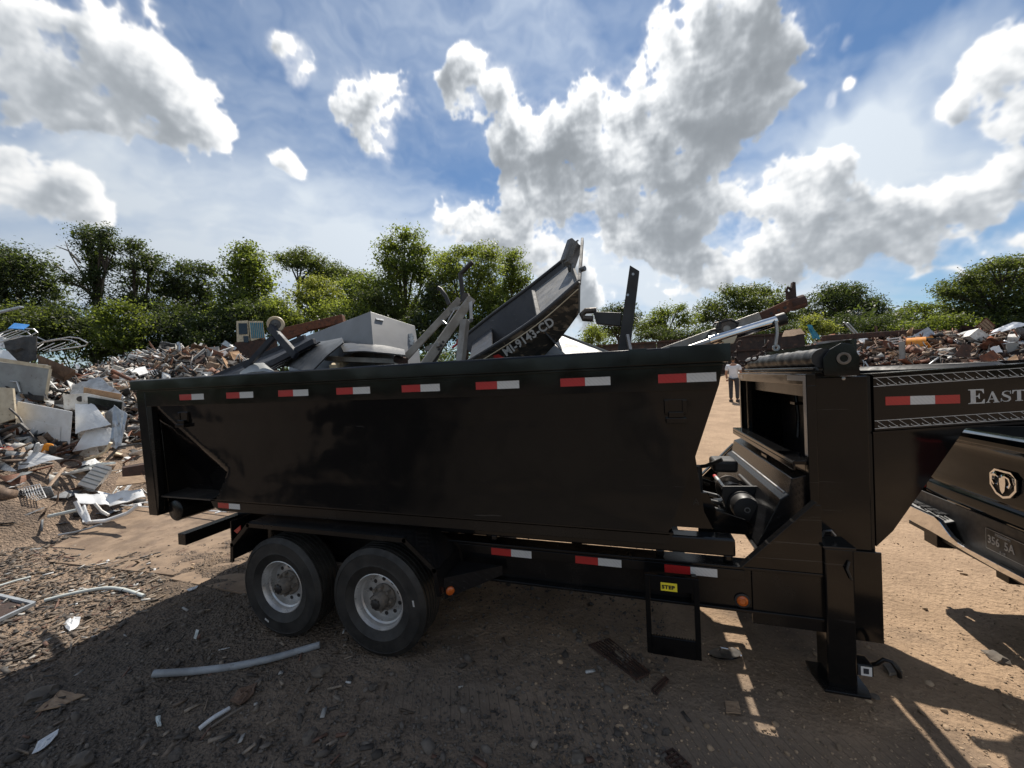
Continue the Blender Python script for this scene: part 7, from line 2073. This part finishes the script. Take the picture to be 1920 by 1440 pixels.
ground_pipe('conduit', 'bowed grey conduit lying on dark gravel before the rear wheel', [(288, 1271), (360, 1267), (440, 1258), (520, 1240), (600, 1216)], .024, 'grey_pipe', .012)
ground_pipe('conduit', 'bent pale green conduit lying across the edge of the shadow', [(84, 1130), (140, 1116), (200, 1105), (235, 1110), (270, 1122)], .016, 'pvc', .012)
ground_pipe('steel_rod', 'straight pale rod at the left edge of the gravel', [(-20, 1108), (30, 1092), (58, 1085)], .012, 'pvc', .01)
ground_pipe('stick', 'white painted stick lying on the gravel in the foreground', [(374, 1369), (400, 1352), (430, 1335)], .013, 'paper', .012)
ground_pipe('stick', 'thin grey stick beside the white painted stick', [(396, 1368), (430, 1345), (456, 1330)], .007, 'deadwood', .01)
t = thing('angle_iron_corner', 'corner of a rusty angle iron frame holding grey sheet, left edge', 'frame', g3(30, 1145))
q_ = [g3(-40, 1112, .02), g3(64, 1136, .02), g3(-30, 1180, .02)]
MB().bar(q_[0], q_[1], .03, .03).bar(q_[1], q_[2], .03, .03).build('angle_bar', M['grey_pipe'], t)
MB().prism([q_[0] + Vector((0, 0, -.01)), q_[1] + Vector((-.02, 0, -.01)), q_[2] + Vector((0, 0, -.01))], (0, 0, -.006)).build('sheet', M['rust_dark'], t)


def flat_scrap(nm, lab, cat, outline, mm, amp=.012, thick=.004, lift=.012, seed=0):
    c = [g3(x, y, lift) for x, y in outline]; ctr = sum(c, Vector()) / len(c)
    n = len(c); vs = [ctr + Vector((0, 0, amp))]; rings = 3
    for k in range(1, rings + 1):
        for i in range(n * 2):
            p = c[i // 2] if i % 2 == 0 else (c[i // 2] + c[(i // 2 + 1) % n]) / 2
            q = ctr.lerp(p, k / rings * (1 + (.10 * mnoise.noise(Vector((i * 1.9, k, seed))) if k == rings else 0)))
            vs.append(q + Vector((0, 0, amp * (mnoise.noise(Vector((i * 1.3, k * 1.1, seed + 5))) + .4))))
    m = n * 2; fs = [(0, 1 + i, 1 + (i + 1) % m) for i in range(m)]
    for k in range(rings - 1):
        for i in range(m): fs.append((1 + k * m + i, 1 + (k + 1) * m + i, 1 + (k + 1) * m + (i + 1) % m, 1 + k * m + (i + 1) % m))
    b = MB().add(vs, fs); o = b.build(nm, M[mm], None, origin=ctr)
    s = o.modifiers.new('thick', 'SOLIDIFY'); s.thickness = thick
    return tag(o, lab, cat)


flat_scrap('paper_scrap', 'crumpled white paper at the edge of the shadow', 'paper', [(119, 1172), (135, 1161), (152, 1163), (148, 1176), (130, 1188)], 'paper', .02, .003, .01, 1)
flat_scrap('paper_scrap', 'torn white paper in the lower left corner', 'paper', [(60, 1418), (72, 1394), (110, 1374), (104, 1388), (84, 1408)], 'paper', .015, .003, .01, 2)
flat_scrap('bark_piece', 'torn tan bark strip lying on dark gravel', 'bark', [(66, 1340), (100, 1312), (112, 1300), (158, 1308), (110, 1330)], 'wood', .012, .006, .01, 3)
flat_scrap('bark_piece', 'ragged brown cardboard piece near the white stick', 'bark', [(432, 1320), (448, 1298), (482, 1288), (476, 1306), (450, 1328)], 'brown', .02, .006, .01, 4)
flat_scrap('glass_shard', 'small greenish glass shard before the rear wheel', 'shard', [(363, 1200), (368, 1184), (373, 1186), (368, 1202)], 'pvc', .004, .006, .012, 5)
flat_scrap('glass_shard', 'green bottle neck lying below the bowed conduit', 'shard', [(293, 1350), (300, 1348), (302, 1366), (295, 1367)], 'pvc', .006, .010, .012, 6)
flat_scrap('white_chip', 'white plastic chip left of the front wheel rut', 'chip', [(350, 1108), (372, 1100), (368, 1106), (355, 1112)], 'paper', .01, .004, .01, 7)
flat_scrap('brick_shard', 'flat stone shard beside the jack foot', 'stone', [(1655, 1255), (1680, 1252), (1692, 1270), (1668, 1272)], 'rock', .008, .02, .015, 8)
flat_scrap('board_scrap', 'pale chip of board lying in the sun patch under the step', 'board', [(1360, 1320), (1385, 1322), (1390, 1345), (1362, 1342)], 'wood', .006, .006, .012, 9)


def rock(lab, px, py, size, seed, mm='rock'):
    c = g3(px, py, size * .22); bm = bmesh.new(); bmesh.ops.create_icosphere(bm, subdivisions=2, radius=1.0)
    for v in bm.verts:
        n_ = 1 + .42 * mnoise.noise(v.co * 1.5 + Vector((seed, 0, 0))) + .22 * mnoise.noise(v.co * 3.3 + Vector((0, seed, 0)))
        v.co = Vector((v.co.x * n_ * size, v.co.y * n_ * size * .8, v.co.z * n_ * size * .45))
    me = bpy.data.meshes.new('rock'); bm.to_mesh(me); bm.free()
    o = link('rock', me, M[mm]); o.location = c; o.rotation_euler = (0, 0, seed)
    return tag(o, lab, 'rock')


rock('large dark rock below the right end of the bowed conduit', 600, 1262, .062, 1)
rock('rounded dark rock near the bottom edge right of the white stick', 582, 1385, .050, 2)
rock('pale stone near the bottom edge under the sun patch', 1218, 1388, .035, 3)
rock('round stone at the bottom edge, lower right of centre', 1084, 1425, .040, 4)
rock('grey stone in the truck shadow at the right', 1868, 1236, .060, 5)
rock('flat grey slab stone in the lower left corner', 155, 1428, .06, 6)
rock('brown half buried rock left of the bark strip', 80, 1306, .085, 7)
rock('stone left of the jack foot', 1524, 1258, .035, 8)
rock('pale stone right of the jack foot', 1640, 1308, .028, 9, 'rock')
rock('small stone in the middle of the shaded gravel', 960, 1300, .030, 10)
rock('dark stone below the front wheel', 700, 1290, .034, 11)
rock('brown stone at the lower edge left of the conduit', 330, 1420, .045, 12)


def grate(lab, corners, nb, rungs):
    c = [g3(x, y, .012) for x, y in corners]
    t = thing('rusty_grate', lab, 'grate', c[0])
    for k in range(nb):
        f_ = k / (nb - 1); a_, b_ = c[0].lerp(c[3], f_), c[1].lerp(c[2], f_)
        MB().bar(a_, b_, .0045, .012).build('bar', M['rust_dark'], t)
    for k in range(rungs):
        f_ = k / (rungs - 1); a_, b_ = c[0].lerp(c[1], f_), c[3].lerp(c[2], f_)
        MB().bar(a_ + Vector((0, 0, -.006)), b_ + Vector((0, 0, -.006)), .010, .012).build('rung', M['rust_dark'], t)
    return t


grate('rusty fan shaped grate lying in the trailer shade', [(1104, 1212), (1192, 1276), (1218, 1264), (1142, 1200)], 8, 4)
grate('small broken rusty grate below the hanging step', [(1222, 1296), (1248, 1272), (1254, 1278), (1232, 1304)], 3, 2)
grate('rusty grate at the bottom edge in the trailer shade', [(1242, 1418), (1262, 1408), (1296, 1440), (1270, 1452)], 5, 3)
# bright pan lid half sunk in the dirt
c = g3(1358, 1228, .01)
t = thing('pan_lid', 'shiny metal pan lid half sunk in dirt behind the step', 'pan lid', c)
MB().lathe([(.104, .0), (.112, .004), (.108, .010), (.096, .006), (.06, .016), (0, .02)], c, (-.15, .25, 1), 34).build('lid_disc', M['dark_steel'], t, smooth=True)
MB().lathe([(.106, .002), (.113, .006), (.108, .012)], c, (-.15, .25, 1), 34).build('lid_rim', M['chrome'], t, smooth=True)
MB().tube([c + Vector((-.03, 0, .02)), c + Vector((-.02, -.01, .045)), c + Vector((.02, -.01, .045)), c + Vector((.03, 0, .02))], .006, 8).build('lid_handle', M['chrome'], t, smooth=True)
